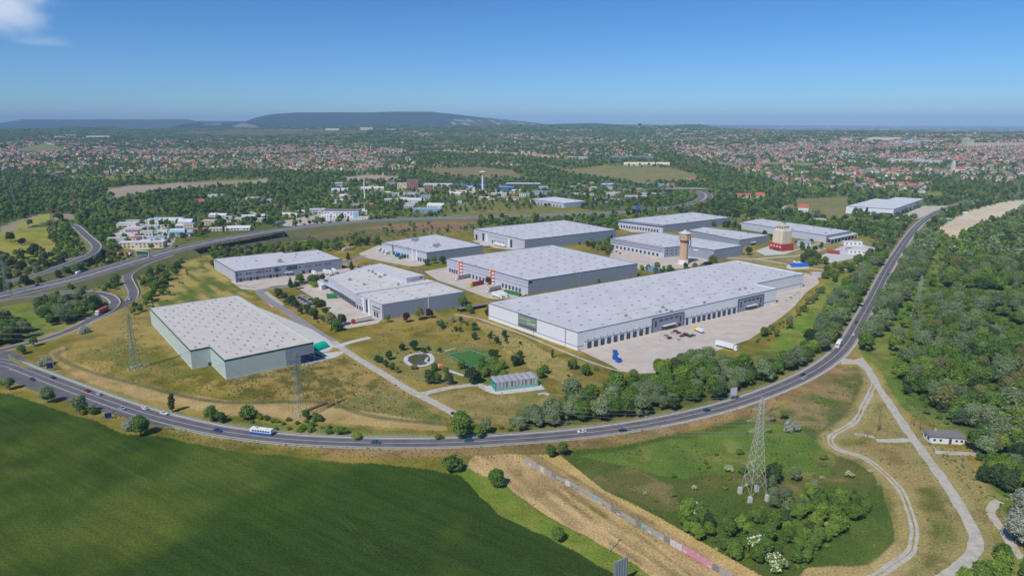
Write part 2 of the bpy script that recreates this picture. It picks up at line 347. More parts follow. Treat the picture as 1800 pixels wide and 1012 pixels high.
PLOW1 = [(188, 331), (240, 326), (330, 321), (420, 318), (470, 314), (470, 324), (400, 330), (320, 335), (260, 340), (210, 350), (188, 343)]
PLOW2 = [(0, 398), (60, 378), (95, 374), (140, 378), (130, 386), (90, 386), (40, 402), (0, 412)]
YEL1 = [(35, 392), (85, 375), (100, 377), (60, 395), (20, 403)]
PLOW3 = [(580, 314), (650, 308), (700, 310), (712, 318), (640, 321)]
BROWNF = [(740, 298), (840, 294), (900, 300), (930, 315), (860, 312), (760, 306)]
TANF2 = [(735, 264), (900, 268), (1010, 276), (1010, 280), (900, 273), (760, 268)]
TANF3 = [(860, 400), (940, 398), (1000, 402), (980, 410)]
GRASSF = [(985, 300), (1060, 292), (1180, 296), (1230, 308), (1215, 322), (1140, 322), (1060, 312)]
BROWNR = [(560, 398), (700, 388), (840, 388), (840, 402), (700, 412), (520, 425), (490, 432), (520, 405)]
SAND = [(1650, 400), (1700, 372), (1760, 356), (1830, 346), (1900, 352), (1830, 368), (1760, 385), (1720, 400), (1690, 420), (1665, 415)]
FARTAN = [(300, 233), (420, 228), (650, 229), (650, 236), (450, 240), (320, 238)]
FARF2 = [(30, 262), (80, 252), (118, 262), (110, 268), (50, 268)]
FARF3 = [(1340, 285), (1430, 287), (1430, 293), (1340, 291)]
FARF4 = [(1600, 346), (1650, 337), (1660, 342), (1640, 350)]
W12F = [(1395, 350), (1490, 346), (1495, 380), (1570, 392), (1540, 400), (1480, 388), (1400, 375)]
OPENMID = [(820, 355), (900, 350), (1050, 370), (1090, 376), (1000, 385), (860, 385), (740, 380), (700, 366)]
YARD15 = [(1400, 430), (1440, 420), (1520, 420), (1548, 440), (1500, 460), (1440, 470), (1330, 480), (1260, 470), (1300, 440)]
OPENS = [CROP, VERGE, TAN, MEADOW, GREENSTRIP, CLEARING, PARK, TRI, YELLOWW1, LEFTFIELD, HILLW2, PLOW1, PLOW2, PLOW3, BROWNF, TANF2, TANF3, GRASSF, BROWNR, SAND, FARTAN, FARF2, FARF3, FARF4, W12F, OPENMID, YARD15]

def build_ground():
    th_in = np.linspace(-R(47), R(47), 1000); st = (th_in[1] - th_in[0])
    th = np.concatenate([np.linspace(-math.pi, -R(47), 60)[:-1], th_in, np.linspace(R(47), math.pi, 60)[1:]])
    rows = []; py = 1120.0; r = 0
    rr = [40.0, 90.0, 130.0]
    while py > 219:
        y = G(900, py)[1]
        if y > rr[-1] * 1.0005: rr.append(y)
        py -= 2.1 if py > 300 else (1.2 if py > 250 else .7)
    a = rr[-1]; far = []
    # finer steps over the far country, where slopes face the camera
    base = [q for q in rr if q < 2200]; q = base[-1]
    while q < 30000: q *= 1.016 if q < 14000 else 1.05; base.append(q)
    rad = np.array(base); T, RD = np.meshgrid(th, rad); X = np.sin(T) * RD; Y = np.cos(T) * RD; Z = H(X, Y)
    nr, nc = X.shape
    V = np.stack([X, Y, Z], -1).reshape(-1, 3)
    i = np.arange(nr - 1)[:, None] * nc + np.arange(nc - 1)[None]
    Fq = np.stack([i, i + nc, i + nc + 1, i + 1], -1).reshape(-1, 4)
    # centre cap
    me = bpy.data.meshes.new('ground'); me.vertices.add(len(V) + 1); me.vertices.foreach_set('co', np.append(V, [[0, 0, 0]], 0).ravel())
    tri = np.stack([np.full(nc - 1, len(V)), np.arange(nc - 1), np.arange(1, nc)], -1)
    nl = Fq.size + tri.size; me.loops.add(nl); me.loops.foreach_set('vertex_index', np.concatenate([Fq[:, ::-1].ravel(), tri[:, ::-1].ravel()]).astype(np.int32))
    npoly = len(Fq) + len(tri); me.polygons.add(npoly)
    me.polygons.foreach_set('loop_start', np.concatenate([np.arange(len(Fq)) * 4, len(Fq) * 4 + np.arange(len(tri)) * 3]).astype(np.int32))
    me.update(calc_edges=True); 
    # ---- land colour
    x, y, z = X.ravel(), Y.ravel(), Z.ravel(); px, py = proj(x, y, z); rd = RD.ravel()
    front = y > 5; px = np.where(front, px, -9999); py = np.where(front, py, 5000)
    n1 = fbm(x, y, 60, 1); n2 = fbm(x, y, 14, 2); n3 = fbm(x, y, 260, 3); n4 = fbm(x, y, 5, 4); n5 = fbm(x, y, 1500, 5, 4)
    wx = (fbm(x, y, 22, 7) - .5); wy = (fbm(x, y, 22, 9) - .5); k = np.clip(500 / rd, .05, 2.2)
    wpx = px + wx * 16 * k; wpy = py + wy * 8 * k
    C = np.zeros((len(x), 3)); 
    def mixc(a, b, t): return np.array(a)[None] * (1 - t[:, None]) + np.array(b)[None] * t[:, None]
    def lay(m, col, a=1.0):
        a = (m * a)[:, None]; C[:] = C * (1 - a) + col * a
    ss = lambda v, a, b: (lambda t: t * t * (3 - 2 * t))(np.clip((v - a) / (b - a), 0, 1))
    grass = mixc((.15, .15, .034), (.29, .225, .07), ss(.55 * n1 + .45 * n2, .35, .65)); C[:] = grass
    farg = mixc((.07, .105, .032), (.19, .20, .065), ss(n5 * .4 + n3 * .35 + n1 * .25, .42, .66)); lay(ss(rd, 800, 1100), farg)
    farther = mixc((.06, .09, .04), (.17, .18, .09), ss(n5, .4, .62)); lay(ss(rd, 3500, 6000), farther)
    lay(ss(rd, 8200, 9200) , mixc((.006, .022, .036), (.018, .042, .046), fbm(x, y, 420, 97) * .6 + n5 * .4))  # far hills: the blue of distant haze put into the ground colour
    def P(poly, ca, cb=None, t=None, warp=True, a=1.0):
        m = inside(wpx if warp else px, wpy if warp else py, poly).astype(float)
        lay(m, mixc(ca, cb if cb is not None else ca, t if t is not None else ss(n2 * .6 + n1 * .4, .3, .7)), a)
    # near and middle country
    P(LEFTFIELD, (.18, .20, .04), (.30, .29, .065)); P([(-40, 545), (60, 528), (120, 518), (185, 525), (200, 535), (170, 558), (100, 580), (30, 600), (-40, 612)], (.10, .16, .035), (.2, .22, .06)); P([(0, 515), (130, 488), (235, 465), (228, 500), (150, 508), (60, 514)], (.10, .13, .04), (.2, .19, .07)); P(HILLW2, (.10, .14, .04), (.34, .28, .11), ss(n2 * .5 + .5 * vnoise(x * .8 + y * .6, (y - x * .6) * .12, 5, 11), .35, .65))
    P(PLOW1, (.30, .25, .19), (.33, .27, .21)); P(PLOW2, (.27, .235, .18)); P(YEL1, (.28, .30, .05)); P(PLOW3, (.34, .28, .21)); P(BROWNF, (.2, .17, .09)); P(TANF2, (.42, .3, .17)); P(TANF3, (.28, .25, .12))
    P(GRASSF, (.17, .19, .06), (.25, .19, .10)); P(BROWNR, (.15, .14, .06), (.25, .16, .10), ss(n1, .3, .6)); P(FARTAN, (.07, .085, .045), (.13, .12, .075)); P(FARF2, (.17, .19, .08)); P(FARF3, (.22, .22, .09)); P(FARF4, (.2, .22, .08))
    P(W12F, (.17, .18, .07), (.22, .2, .09)); P(OPENMID, (.13, .16, .05), (.2, .19, .07)); P(YARD15, (.2, .19, .08), (.29, .25, .13))
    P(PARK, (.16, .15, .03), (.29, .225, .068)); P(TRI, (.12, .115, .03), (.31, .235, .085), ss(n4 * .55 + n2 * .3 + n1 * .15, .4, .6))
    P([(640, 690), (700, 672), (760, 725), (790, 742), (700, 735), (600, 716)], (.10, .17, .04), (.17, .18, .06), a=.75)
    P(YELLOWW1, (.14, .145, .03), (.32, .24, .08), ss(n2 * .45 + n1 * .4 + n4 * .15, .34, .62)); P(TRI, (.12, .115, .03), (.31, .235, .085), ss(n4 * .55 + n2 * .3 + n1 * .15, .4, .6), a=.8)
    P([(620, 700), (680, 690), (760, 725), (785, 742), (700, 735), (590, 714)], (.09, .16, .04), (.15, .18, .06), a=.7)
    P([(175, 610), (215, 590), (300, 640), (330, 668), (260, 660), (200, 640)], (.13, .15, .05), a=.55)
    P([(135, 620), (170, 614), (205, 628), (190, 634), (150, 630)], (.09, .13, .03), (.17, .17, .06), ss(n4, .3, .6), a=.7)
    P(OCHRE, (.31, .23, .12), (.42, .32, .18)); P([(240, 712), (400, 738), (560, 748), (780, 762), (780, 770), (560, 764), (400, 752), (250, 722)], (.10, .15, .04), (.2, .2, .07))
    P(GREENPARK, (.12, .16, .045), (.2, .19, .07), a=.8)
    P([(760, 700), (830, 685), (900, 700), (960, 700), (1000, 720), (900, 745), (820, 740)], (.24, .2, .10), (.34, .27, .14), a=.6)
    P([(905, 690), (935, 660), (960, 668), (950, 700), (930, 725), (915, 740)], (.10, .16, .04), a=.55)
    P([(830, 560), (900, 585), (1000, 640), (1010, 690), (960, 660), (880, 610)], (.26, .24, .10), (.38, .31, .16), ss(n4, .3, .6), a=.8)
    P(GREENSTRIP, (.11, .20, .035), (.2, .24, .06)); P(CLEARING, (.08, .15, .03), (.16, .20, .055)); P(WOOD, (.07, .11, .03), (.12, .17, .04))
    P([(900, 735), (1000, 695), (1160, 650), (1300, 625), (1470, 600), (1500, 500), (1600, 400), (1640, 410), (1560, 580), (1500, 600), (1300, 700), (1100, 745), (900, 765)], (.07, .10, .03), (.12, .14, .045), a=.9)
    P([(1500, 660), (1600, 780), (1690, 900), (1714, 960), (1650, 1030), (1850, 1060), (1800, 950), (1720, 830), (1690, 800), (1590, 745), (1540, 670)], (.16, .18, .06), (.28, .24, .11))
    P([(1470, 650), (1530, 660), (1600, 760), (1690, 900), (1714, 960), (1650, 1060), (1400, 1060), (1430, 995), (1515, 993), (1566, 945), (1550, 870), (1520, 828), (1450, 790), (1440, 760), (1500, 730)], (.155, .165, .055), (.26, .23, .10))
    P([(1480, 790), (1540, 775), (1600, 790), (1640, 850), (1600, 860), (1550, 830)], (.32, .24, .14), a=.65)
    P([(1690, 800), (1725, 840), (1770, 880), (1720, 890), (1660, 815)], (.3, .25, .13), a=.5)
    P(MEADOW, (.07, .105, .028), (.15, .14, .055), ss(n1 * .6 + n2 * .4, .4, .66)); P(BRIGHT, (.085, .145, .034), (.14, .19, .05)); P(LAWNR, (.06, .10, .026), (.10, .14, .04))
    P([(1340, 735), (1400, 700), (1470, 650), (1520, 655), (1480, 720), (1440, 755)], (.11, .13, .045), (.25, .2, .11), ss(n2, .35, .65))
    P([(1415, 1000), (1520, 994), (1565, 955), (1600, 1000), (1500, 1060), (1360, 1060)], (.36, .28, .15))
    P([(1030, 845), (1100, 820), (1180, 850), (1200, 900), (1150, 895)], (.12, .12, .05), (.2, .17, .09), a=.7)
    P(TAN, (.27, .205, .12), (.49, .36, .22), ss(.55 * vnoise(x * .84 + y * .54, (y * .84 - x * .54) * .1, 3.0, 12) + .45 * n2, .25, .7), warp=False)
    P([(1000, 860), (1090, 905), (1180, 975), (1230, 1015), (1190, 1015), (1090, 945), (1010, 890)], (.17, .15, .06), (.36, .28, .14), ss(vnoise(x * .84 + y * .54, (y * .84 - x * .54) * .1, 3.0, 13), .3, .6), warp=True, a=.5)
    P([(944, 798), (985, 800), (1060, 860), (1150, 904), (1260, 967), (1345, 1015), (1330, 1025), (1260, 982), (1137, 910), (1055, 864)], (.42, .31, .15), (.5, .37, .2), warp=False)
    P(VERGE, (.125, .19, .035), (.22, .23, .06)); 
    crop_t = ss(n3 * .5 + n1 * .3 + fbm(x * .6 + y, y * 1.6 - x, 120, 21) * .2, .40, .68)
    P(CROP, (.029, .054, .012), (.037, .066, .016), crop_t)
    P(CROP, (.038, .076, .016), None, None, a=1.0 * ss(fbm(x, y * 1.3, 75, 35) * .75 + n2 * .25, .42, .62) * .55)
    P(CROP, (.12, .15, .035), None, None, a=1.0 * ss(fbm(x * .8 - y * .7, (y + x) * .5, 60, 31) * .8 + n2 * .2, .50, .74) * .5)
    P(CROP, (.024, .046, .011), None, None, a=1.0 * ss(fbm(x * .4 - y * .9, (y + x) * .3, 45, 33), .52, .7) * .2)
    rows = (vnoise(x * .55 + y * .84, (y * .55 - x * .84) * .06, 1.6, 14) - .5) * .3 + (vnoise(x * .55 + y * .84, (y * .55 - x * .84) * .05, 5, 15) - .5) * .08; mrow = inside(wpx, wpy, CROP) & (rd < 700); C[:] = C * (1 + (rows * mrow)[:, None])
    # tram lines in the crop
    for q in ([(780, 850), (870, 925), (935, 990)], [(500, 830), (590, 900), (680, 990), (720, 1040)], [(830, 870), (905, 940), (990, 1000), (1060, 1050)]):
        tl = np.array([G(*p) for p in q]); tl = smooth([tuple(p) for p in tl], 5); d, s_ = pdist(x, y, tl)
        near = (rd < 420) & inside(px, py, CROP)
        lay(near * np.exp(-((d - .9) / .4) ** 2) * ss(n1, .35, .55), np.array([[.09, .13, .035]]), .4)
    P(SAND, (.50, .43, .32), (.58, .50, .38))
    # earth and verges beside the ring road and the ramps
    sub = (rd < 1600) & (px > -300) & (px < 2000); xs, ys = x[sub], y[sub]
    d, sd = pdist(xs, ys, MAIN); full = np.full(len(x), 99.0); full[sub] = d; sf = np.zeros(len(x)); sf[sub] = sd
    jit = (n2 - .5) * 5
    outer = (sf < 0) & (px > 560) & (px < 1480)
    lay(ss(-(full + jit), -16, -12.5) * outer, mixc((.20, .15, .08), (.33, .22, .14), ss(n2, .3, .7)), .9)
    lay(ss(-(full + jit), -11, -8) * (~outer), mixc((.22, .21, .09), (.31, .27, .13), n2), .7)
    for ln in (RAMP1, RAMP2):
        d, _ = pdist(xs, ys, ln); full[sub] = d; lay(ss(-(full + jit), -10, -7), mixc((.20, .18, .08), (.32, .26, .14), n2), .7)
    d, _ = pdist(xs, ys, GRAV1); full[sub] = d; lay(ss(-(full + jit * .6), -7, -4), mixc((.28, .25, .13), (.38, .32, .18), n2), .6)
    d, _ = pdist(xs, ys, TRACK); full[sub] = d; lay(ss(-(full + jit * .6), -7, -3), mixc((.30, .26, .13), (.42, .34, .19), n2), .75)
    d, _ = pdist(xs, ys, PARKR2); full[sub] = d; lay(ss(-(full + jit * .6), -8, -3.5), mixc((.24, .21, .09), (.33, .27, .13), n2), .6)
    # the ditch line along the dyke
    DIT = line([(118, 612), (100, 625), (150, 650), (260, 680), (360, 703), (440, 708), (560, 706), (640, 728), (700, 738), (790, 746)])
    d, _ = pdist(xs, ys, DIT); full[sub] = d; lay(ss(-full, -2.6, -1.2), np.array([[.09, .11, .04]]), .7)
    # far country: patchwork of plots
    fm = ss(rd, 1100, 1500) * (1 - ss(rd, 7500, 9000))
    ca = np.cos(n5 * 5); cell = ((np.floor((x * .9 + y * .43) / 130) * 7919 + np.floor((y * .9 - x * .43) / 260) * 104729).astype(np.int64) * 2654435761 >> 7) % 97 / 97.
    lay(fm * (cell > .8) * (n5 > .42), mixc((.22, .19, .11), (.15, .18, .06), n1), .35)
    # the quarry faces on the hills and the suburbs on the flank of the big hill
    P([(352, 220), (365, 217.5), (385, 217), (392, 219), (370, 221)], (.30, .27, .24), a=.6); P([(405, 222), (418, 218), (430, 216.5), (442, 219), (462, 223), (430, 225)], (.33, .27, .25), a=.6)
    P([(775, 226), (800, 210), (860, 209), (930, 216), (960, 224), (900, 226)], (.3, .29, .28), (.05, .06, .05), (vnoise(x, y, 60, 41) > .32).astype(float), warp=False, a=.8)
    P([(1250, 236), (1250, 224), (1500, 222), (1850, 219.5), (1850, 240), (1600, 236), (1400, 234)], (.42, .38, .36), (.07, .09, .07), (vnoise(x, y * .35, 45, 43) > .34).astype(float), warp=False, a=.75)
    br = ss(fbm(x * .9 + y * .3, y * .8, 38, 91) * .6 + n2 * .4, .45, .66) * (C[:, 0] > .13) * (C[:, 0] < .36) * (rd < 1300); C[:] = C * (1 - .28 * br[:, None]) + np.array([.29, .235, .12]) * (.28 * br[:, None])
    dk = ss(fbm(x, y, 9, 95), .55, .72) * (C[:, 0] < .36) * (C[:, 0] > .12) * (rd < 1000); C[:] *= (1 - .22 * dk[:, None])
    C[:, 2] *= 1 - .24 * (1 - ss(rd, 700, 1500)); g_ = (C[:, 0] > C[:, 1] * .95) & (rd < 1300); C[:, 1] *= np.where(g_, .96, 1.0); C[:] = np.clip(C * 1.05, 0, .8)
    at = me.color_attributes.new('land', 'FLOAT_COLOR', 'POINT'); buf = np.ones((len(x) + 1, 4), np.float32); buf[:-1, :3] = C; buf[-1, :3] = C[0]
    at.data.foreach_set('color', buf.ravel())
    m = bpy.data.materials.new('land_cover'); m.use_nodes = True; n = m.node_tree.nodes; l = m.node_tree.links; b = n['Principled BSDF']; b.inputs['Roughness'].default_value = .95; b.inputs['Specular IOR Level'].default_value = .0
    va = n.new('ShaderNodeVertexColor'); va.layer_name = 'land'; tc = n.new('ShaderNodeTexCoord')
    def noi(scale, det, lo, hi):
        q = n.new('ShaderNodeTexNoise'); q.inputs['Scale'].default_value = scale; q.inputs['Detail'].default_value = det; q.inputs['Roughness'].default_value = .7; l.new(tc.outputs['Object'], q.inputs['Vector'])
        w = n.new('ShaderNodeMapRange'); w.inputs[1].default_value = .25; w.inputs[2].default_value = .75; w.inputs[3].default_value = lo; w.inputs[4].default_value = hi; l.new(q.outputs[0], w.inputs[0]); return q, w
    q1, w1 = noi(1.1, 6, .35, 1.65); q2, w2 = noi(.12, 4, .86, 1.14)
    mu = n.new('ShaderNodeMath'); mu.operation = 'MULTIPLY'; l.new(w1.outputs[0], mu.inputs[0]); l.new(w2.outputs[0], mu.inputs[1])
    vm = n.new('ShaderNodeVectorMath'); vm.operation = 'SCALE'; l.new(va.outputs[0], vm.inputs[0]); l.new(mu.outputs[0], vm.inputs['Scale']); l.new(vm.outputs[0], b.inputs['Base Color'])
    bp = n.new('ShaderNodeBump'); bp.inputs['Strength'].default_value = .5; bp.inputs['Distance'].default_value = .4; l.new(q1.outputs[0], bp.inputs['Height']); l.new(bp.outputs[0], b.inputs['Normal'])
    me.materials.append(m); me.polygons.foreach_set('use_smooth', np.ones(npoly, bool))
    o = link('ground', me); struct(o)
build_ground()

HAZE = 6.2e-5
def haze():
    mb = MB(); mb.box(0, 0, -3, 66000, 66000, 345); o = mb.obj('haze', []); o['kind'] = 'stuff'
    m = bpy.data.materials.new('haze_air'); m.use_nodes = True; n = m.node_tree.nodes; n.remove(n['Principled BSDF'])
    v = n.new('ShaderNodeVolumePrincipled'); v.inputs['Color'].default_value = (.48, .74, 1, 1); v.inputs['Density'].default_value = HAZE; v.inputs['Anisotropy'].default_value = -0.22
    m.node_tree.links.new(v.outputs[0], n['Material Output'].inputs['Volume'])
    o.data.materials.append(m)
    return o
haze()

# ------------------------------------------------------------------ roads, yards, paths
def ribbon_pts(L, o):
    d = np.gradient(L[:, :2], axis=0); d /= np.linalg.norm(d, axis=1)[:, None] + 1e-9; nrm = np.stack([-d[:, 1], d[:, 0]], 1)
    return np.column_stack([L[:, :2] + nrm * o, L[:, 2]])
def dense(L, step=1.5):
    s = np.concatenate([[0], np.cumsum(np.hypot(*np.diff(L[:, :2], axis=0).T))]); t = np.arange(0, s[-1], step); return np.column_stack([np.interp(t, s, L[:, k]) for k in range(3)])
def ribbon(name, L, o0, o1, dz, m, closed=None, mb=None, rng_=None, rough=0.0):
    if rng_ is not None: L = L[rng_[0]:rng_[1]]
    if rough:
        L = dense(L); c_ = ribbon_pts(L, 0); w0 = (vnoise(c_[:, 0], c_[:, 1], 5, 81) - .5) * rough + (vnoise(c_[:, 0], c_[:, 1], 9, 83) - .5) * rough; w1 = (vnoise(c_[:, 0], c_[:, 1], 5, 85) - .5) * rough + (vnoise(c_[:, 0], c_[:, 1], 9, 87) - .5) * rough
        u = ribbon_pts(L, 1) - c_; a = c_ + u * (o0 + w0)[:, None]; b = c_ + u * (o1 + w1)[:, None]; a[:, 2] = b[:, 2] = L[:, 2]
    else: a = ribbon_pts(L, o0); b = ribbon_pts(L, o1)
    own = mb is None; mb = mb or MB(); n = len(a)
    v = [(p[0], p[1], p[2] + dz) for p in a] + [(p[0], p[1], p[2] + dz) for p in b]
    f = [(i, i + 1, n + i + 1, n + i) if o1 > o0 else (i + n, n + i + 1, i + 1, i) for i in range(n - 1)]
    mb.add(v, f)
    if own: return struct(mb.obj(name, m))
def dashes(L, o, w, dz, on, off, mb, rmax=900):
    P = ribbon_pts(L, o); s = np.concatenate([[0], np.cumsum(np.hypot(*np.diff(P[:, :2], axis=0).T))])
    t = 0
    while t < s[-1] - on:
        i0 = [np.interp(q, s, P[:, k]) for q in (t,) for k in range(3)]; i1 = [np.interp(t + on, s, P[:, k]) for k in range(3)]
        if math.hypot(i0[0], i0[1]) < rmax and i0[1] > 0:
            dx, dy = i1[0] - i0[0], i1[1] - i0[1]; l = math.hypot(dx, dy) + 1e-9; nx, ny = -dy / l * w / 2, dx / l * w / 2
            mb.add([(i0[0] - nx, i0[1] - ny, i0[2] + dz), (i1[0] - nx, i1[1] - ny, i1[2] + dz), (i1[0] + nx, i1[1] + ny, i1[2] + dz), (i0[0] + nx, i0[1] + ny, i0[2] + dz)], [(0, 1, 2, 3)])
        t += on + off
ribbon('road_shoulder', MAIN, -6.1, 6.1, .03, M['shoulder'])
ribbon('ring_road', MAIN, -4.7, 4.7, .07, M['asphalt'])
mk = MB(); ribbon('', MAIN, -4.25, -4.0, .085, None, mb=mk); ribbon('', MAIN, 4.0, 4.25, .085, None, mb=mk)
ribbon('', MAIN, -.12, .12, .085, None, mb=mk)
struct(mk.obj('road_marking', M['paint']))
# the widened junction arm at the left
J = smooth([(*G(*p), 0.0) for p in [(-120, 622), (-40, 641), (30, 659), (90, 682), (160, 706), (240, 730), (300, 747)]], 6)
k_ = len(J); wl = np.interp(np.arange(k_), [0, k_ * .45, k_ - 1], [4.5, 4.0, .3])
A = np.array([ribbon_pts(J, 0)[i] for i in range(k_)])
W_ = MB(); a = ribbon_pts(J, 3.0); b = np.array([ribbon_pts(J, w)[i] for i, w in enumerate(-wl - 3.0)]); 
W_.add([(p[0], p[1], .05) for p in b] + [(p[0], p[1], .05) for p in a], [(i, i + 1, k_ + i + 1, k_ + i) for i in range(k_ - 1)])
struct(W_.obj('slip_lane', M['asphalt']))
sheet('junction', gp([(-60, 610), (20, 618), (50, 630), (30, 640), (20, 650), (-60, 634)]), .055, M['asphalt'])
sheet('traffic_island', gp([(14, 622), (22, 627), (60, 648), (40, 646), (16, 632)]), .09, mat('island_grass', (.2, .2, .08), .9, .2, .3))

for q_, (L, w, nm) in enumerate(((RAMP1, 3.9, 'motorway_ramp'), (RAMP2, 3.6, 'motorway_ramp'), (RAMP3, 4.4, 'motorway_ramp'), (RAMP4, 3.2, 'motorway_ramp'), (OVER, 4.6, 'overpass_road'))):
    q_ *= .0023; ribbon('road_shoulder', L, -w - .9, w + .9, .013 + q_ * .8, M['shoulder']); ribbon(nm, L, -w, w, .054 + q_, M['asphalt'])
    mk = MB(); ribbon('', L, -w + .1, -w + .35, .068 + q_, None, mb=mk); ribbon('', L, w - .35, w - .1, .068 + q_, None, mb=mk); struct(mk.obj('road_marking', M['paint']))
ribbon('motorway_verge', MOTOR, -13.6, 13.6, .02, M['shoulder'])
ribbon('motorway', MOTOR, -12.6, -1.6, .06, M['asphalt']); ribbon('motorway', MOTOR, 1.6, 12.6, .06, M['asphalt'])
mk = MB()
for o in (-12.0, -8.2, -2.3, 2.1, 8.0, 11.8): ribbon('', MOTOR, o, o + .22, .075, None, mb=mk)
for o in (-5.2, 5.2): dashes(MOTOR, o, .25, .075, 6, 12, mk, 1500)
struct(mk.obj('road_marking', M['paint']))
def rail(L, o, label, group, r0=None, z=.45, m='steel', h=.35):
    if r0: L = L[r0[0]:r0[1]]
    A = ribbon_pts(L, o); mb = MB(); n = len(A)
    B = ribbon_pts(L, o + .12)
    v = [(p[0], p[1], p[2] + z) for p in A] + [(p[0], p[1], p[2] + z + h) for p in A] + [(p[0], p[1], p[2] + z + h) for p in B] + [(p[0], p[1], p[2] + z) for p in B]
    f = []
    for i in range(n - 1):
        for k in range(4): f.append((k * n + i, k * n + i + 1, ((k + 1) % 4) * n + i + 1, ((k + 1) % 4) * n + i))
    mb.add(v, f)
    e = empty('guardrail', (0, 0, 0), 0, label, 'guardrail', group); mb.obj('rail', M[m], e)
    s = np.concatenate([[0], np.cumsum(np.hypot(*np.diff(A[:, :2], axis=0).T))]); pm = MB()
    for t in np.arange(0, s[-1], 4.0):
        q = [np.interp(t, s, A[:, k]) for k in range(3)]
        if math.hypot(q[0], q[1]) < 900: pm.box(q[0], q[1], q[2], .12, .12, z + .1)
    if pm.v: tag(pm.obj('post', M['steel'], e), kind='stuff')
    return e
grp = 'steel guardrails along the roads'
rail(MAIN, 5.7, 'long steel guardrail on the factory side of the curving ring road', grp, (18, 200)); rail(MAIN, -5.7, 'steel guardrail on the crop field side of the ring road', grp, (20, 100))
rail(MOTOR, 13.2, 'guardrail on the far side of the motorway embankment', grp); rail(MOTOR, -13.2, 'guardrail on the near side of the motorway embankment', grp); rail(MOTOR, 0, 'double guardrail in the middle of the motorway', grp, None, .35, 'steel', .5)
rail(RAMP1, 4.4, 'guardrail on the left side of the S-shaped slip road', grp, (24, 70)); rail(RAMP1, -4.4, 'guardrail on the right side of the S-shaped slip road', grp, (24, 70)); rail(RAMP2, 4.1, 'guardrail outside the looping slip road', grp); rail(RAMP3, 4.9, 'guardrail on the left edge of the ramp bridge', grp); rail(RAMP3, -4.9, 'guardrail on the right edge of the ramp bridge', grp)

EARTH = mat('embankment_grass', (.17, .155, .065), .95, .3, .08, c2=(.10, .115, .04), bump=.3)
def embank(L, w, r0=None, k=1.7, nm='embankment'):
    if r0: L = L[r0[0]:r0[1]]
    mb = MB()
    for s in (-1, 1):
        a = ribbon_pts(L, s * w); n = len(a); b = np.array([ribbon_pts(L, s * (w + L[i, 2] * k + .3))[i] for i in range(n)])
        v = [(p[0], p[1], p[2]) for p in a] + [(p[0], p[1], -.05) for p in b]
        mb.add(v, [(i, i + 1, n + i + 1, n + i) if s < 0 else (n + i, n + i + 1, i + 1, i) for i in range(n - 1)])
    return struct(mb.obj(nm, EARTH))
def bridge(L, w, r0, label, npier=4, depth=1.6):
    L = L[r0[0]:r0[1] + 1]; a = ribbon_pts(L, -w); b = ribbon_pts(L, w); n = len(a); mb = MB()
    v = [(*p[:2], p[2]) for p in a] + [(*p[:2], p[2] - depth) for p in a] + [(*p[:2], p[2] - depth) for p in b] + [(*p[:2], p[2]) for p in b]
    f = []
    for i in range(n - 1):
        for k in range(3): f.append((k * n + i, k * n + i + 1, (k + 1) * n + i + 1, (k + 1) * n + i))
    mb.add(v, f); e = empty('viaduct', (0, 0, 0), 0, label, 'bridge'); mb.obj('deck', M['concrete'], e)
    for j in range(npier + 2):
        i = int(j * (n - 1) / (npier + 1)); d = L[min(i + 1, n - 1), :2] - L[max(i - 1, 0), :2]; ang = math.atan2(d[1], d[0])
        edge = j in (0, npier + 1)
        pm = MB(); z = L[i, 2] - depth
        if edge: pm.box(L[i, 0], L[i, 1], -.1, 1.2, 2 * w, z + .1, ang); pm.obj('abutment', M['concrete'], e)
        else:
            for o in (-w * .6, 0, w * .6):
                pm = MB(); c, s = math.cos(ang), math.sin(ang); pm.tube((L[i, 0] - s * o, L[i, 1] + c * o, -.1), (L[i, 0] - s * o, L[i, 1] + c * o, z), .6, n=8); pm.obj('pier', M['concrete'], e)
i_at = lambda L, px: int(np.argmin(np.abs(proj(L[:, 0], L[:, 1], L[:, 2])[0] - px) + (np.arange(len(L)) > 120) * 0))
mi0, mi1, mi2, mi3 = i_at(MOTOR[:100], 318), i_at(MOTOR[:100], 372), i_at(MOTOR[:100], 415), i_at(MOTOR[:100], 490)
embank(MOTOR, 13.6, (0, mi0 + 1)); embank(MOTOR, 13.6, (mi3, len(MOTOR)))
bridge(MOTOR, 13.4, (mi0, mi3), 'long concrete motorway viaduct in front of the grey distribution hall', 5)
r3 = i_at(RAMP3[:30], 163); q0 = max(r3 - 3, 1); q1 = min(q0 + 12, len(RAMP3) - 2)
embank(RAMP3, 5.3, (0, q0 + 1)); embank(RAMP3, 5.3, (q1, len(RAMP3))); bridge(RAMP3, 5.2, (q0, q1), 'curved concrete ramp bridge over the railway cutting at far left', 2)
embank(RAMP1, 4.8); embank(RAMP2, 4.5); embank(RAMP4, 4.1); embank(OVER, 5.5, (0, 12)); embank(OVER, 5.5, (26, len(OVER))); bridge(OVER, 5.5, (12, 26), 'road bridge over the motorway bend', 3)
sheet('viaduct_floor', gp([(318, 452), (372, 436), (440, 424), (505, 413), (560, 417), (470, 432), (380, 447)]), .03, mat('dark_ground', (.09, .09, .05), .95, .25, .1))  # darker ground sheet beneath the viaduct

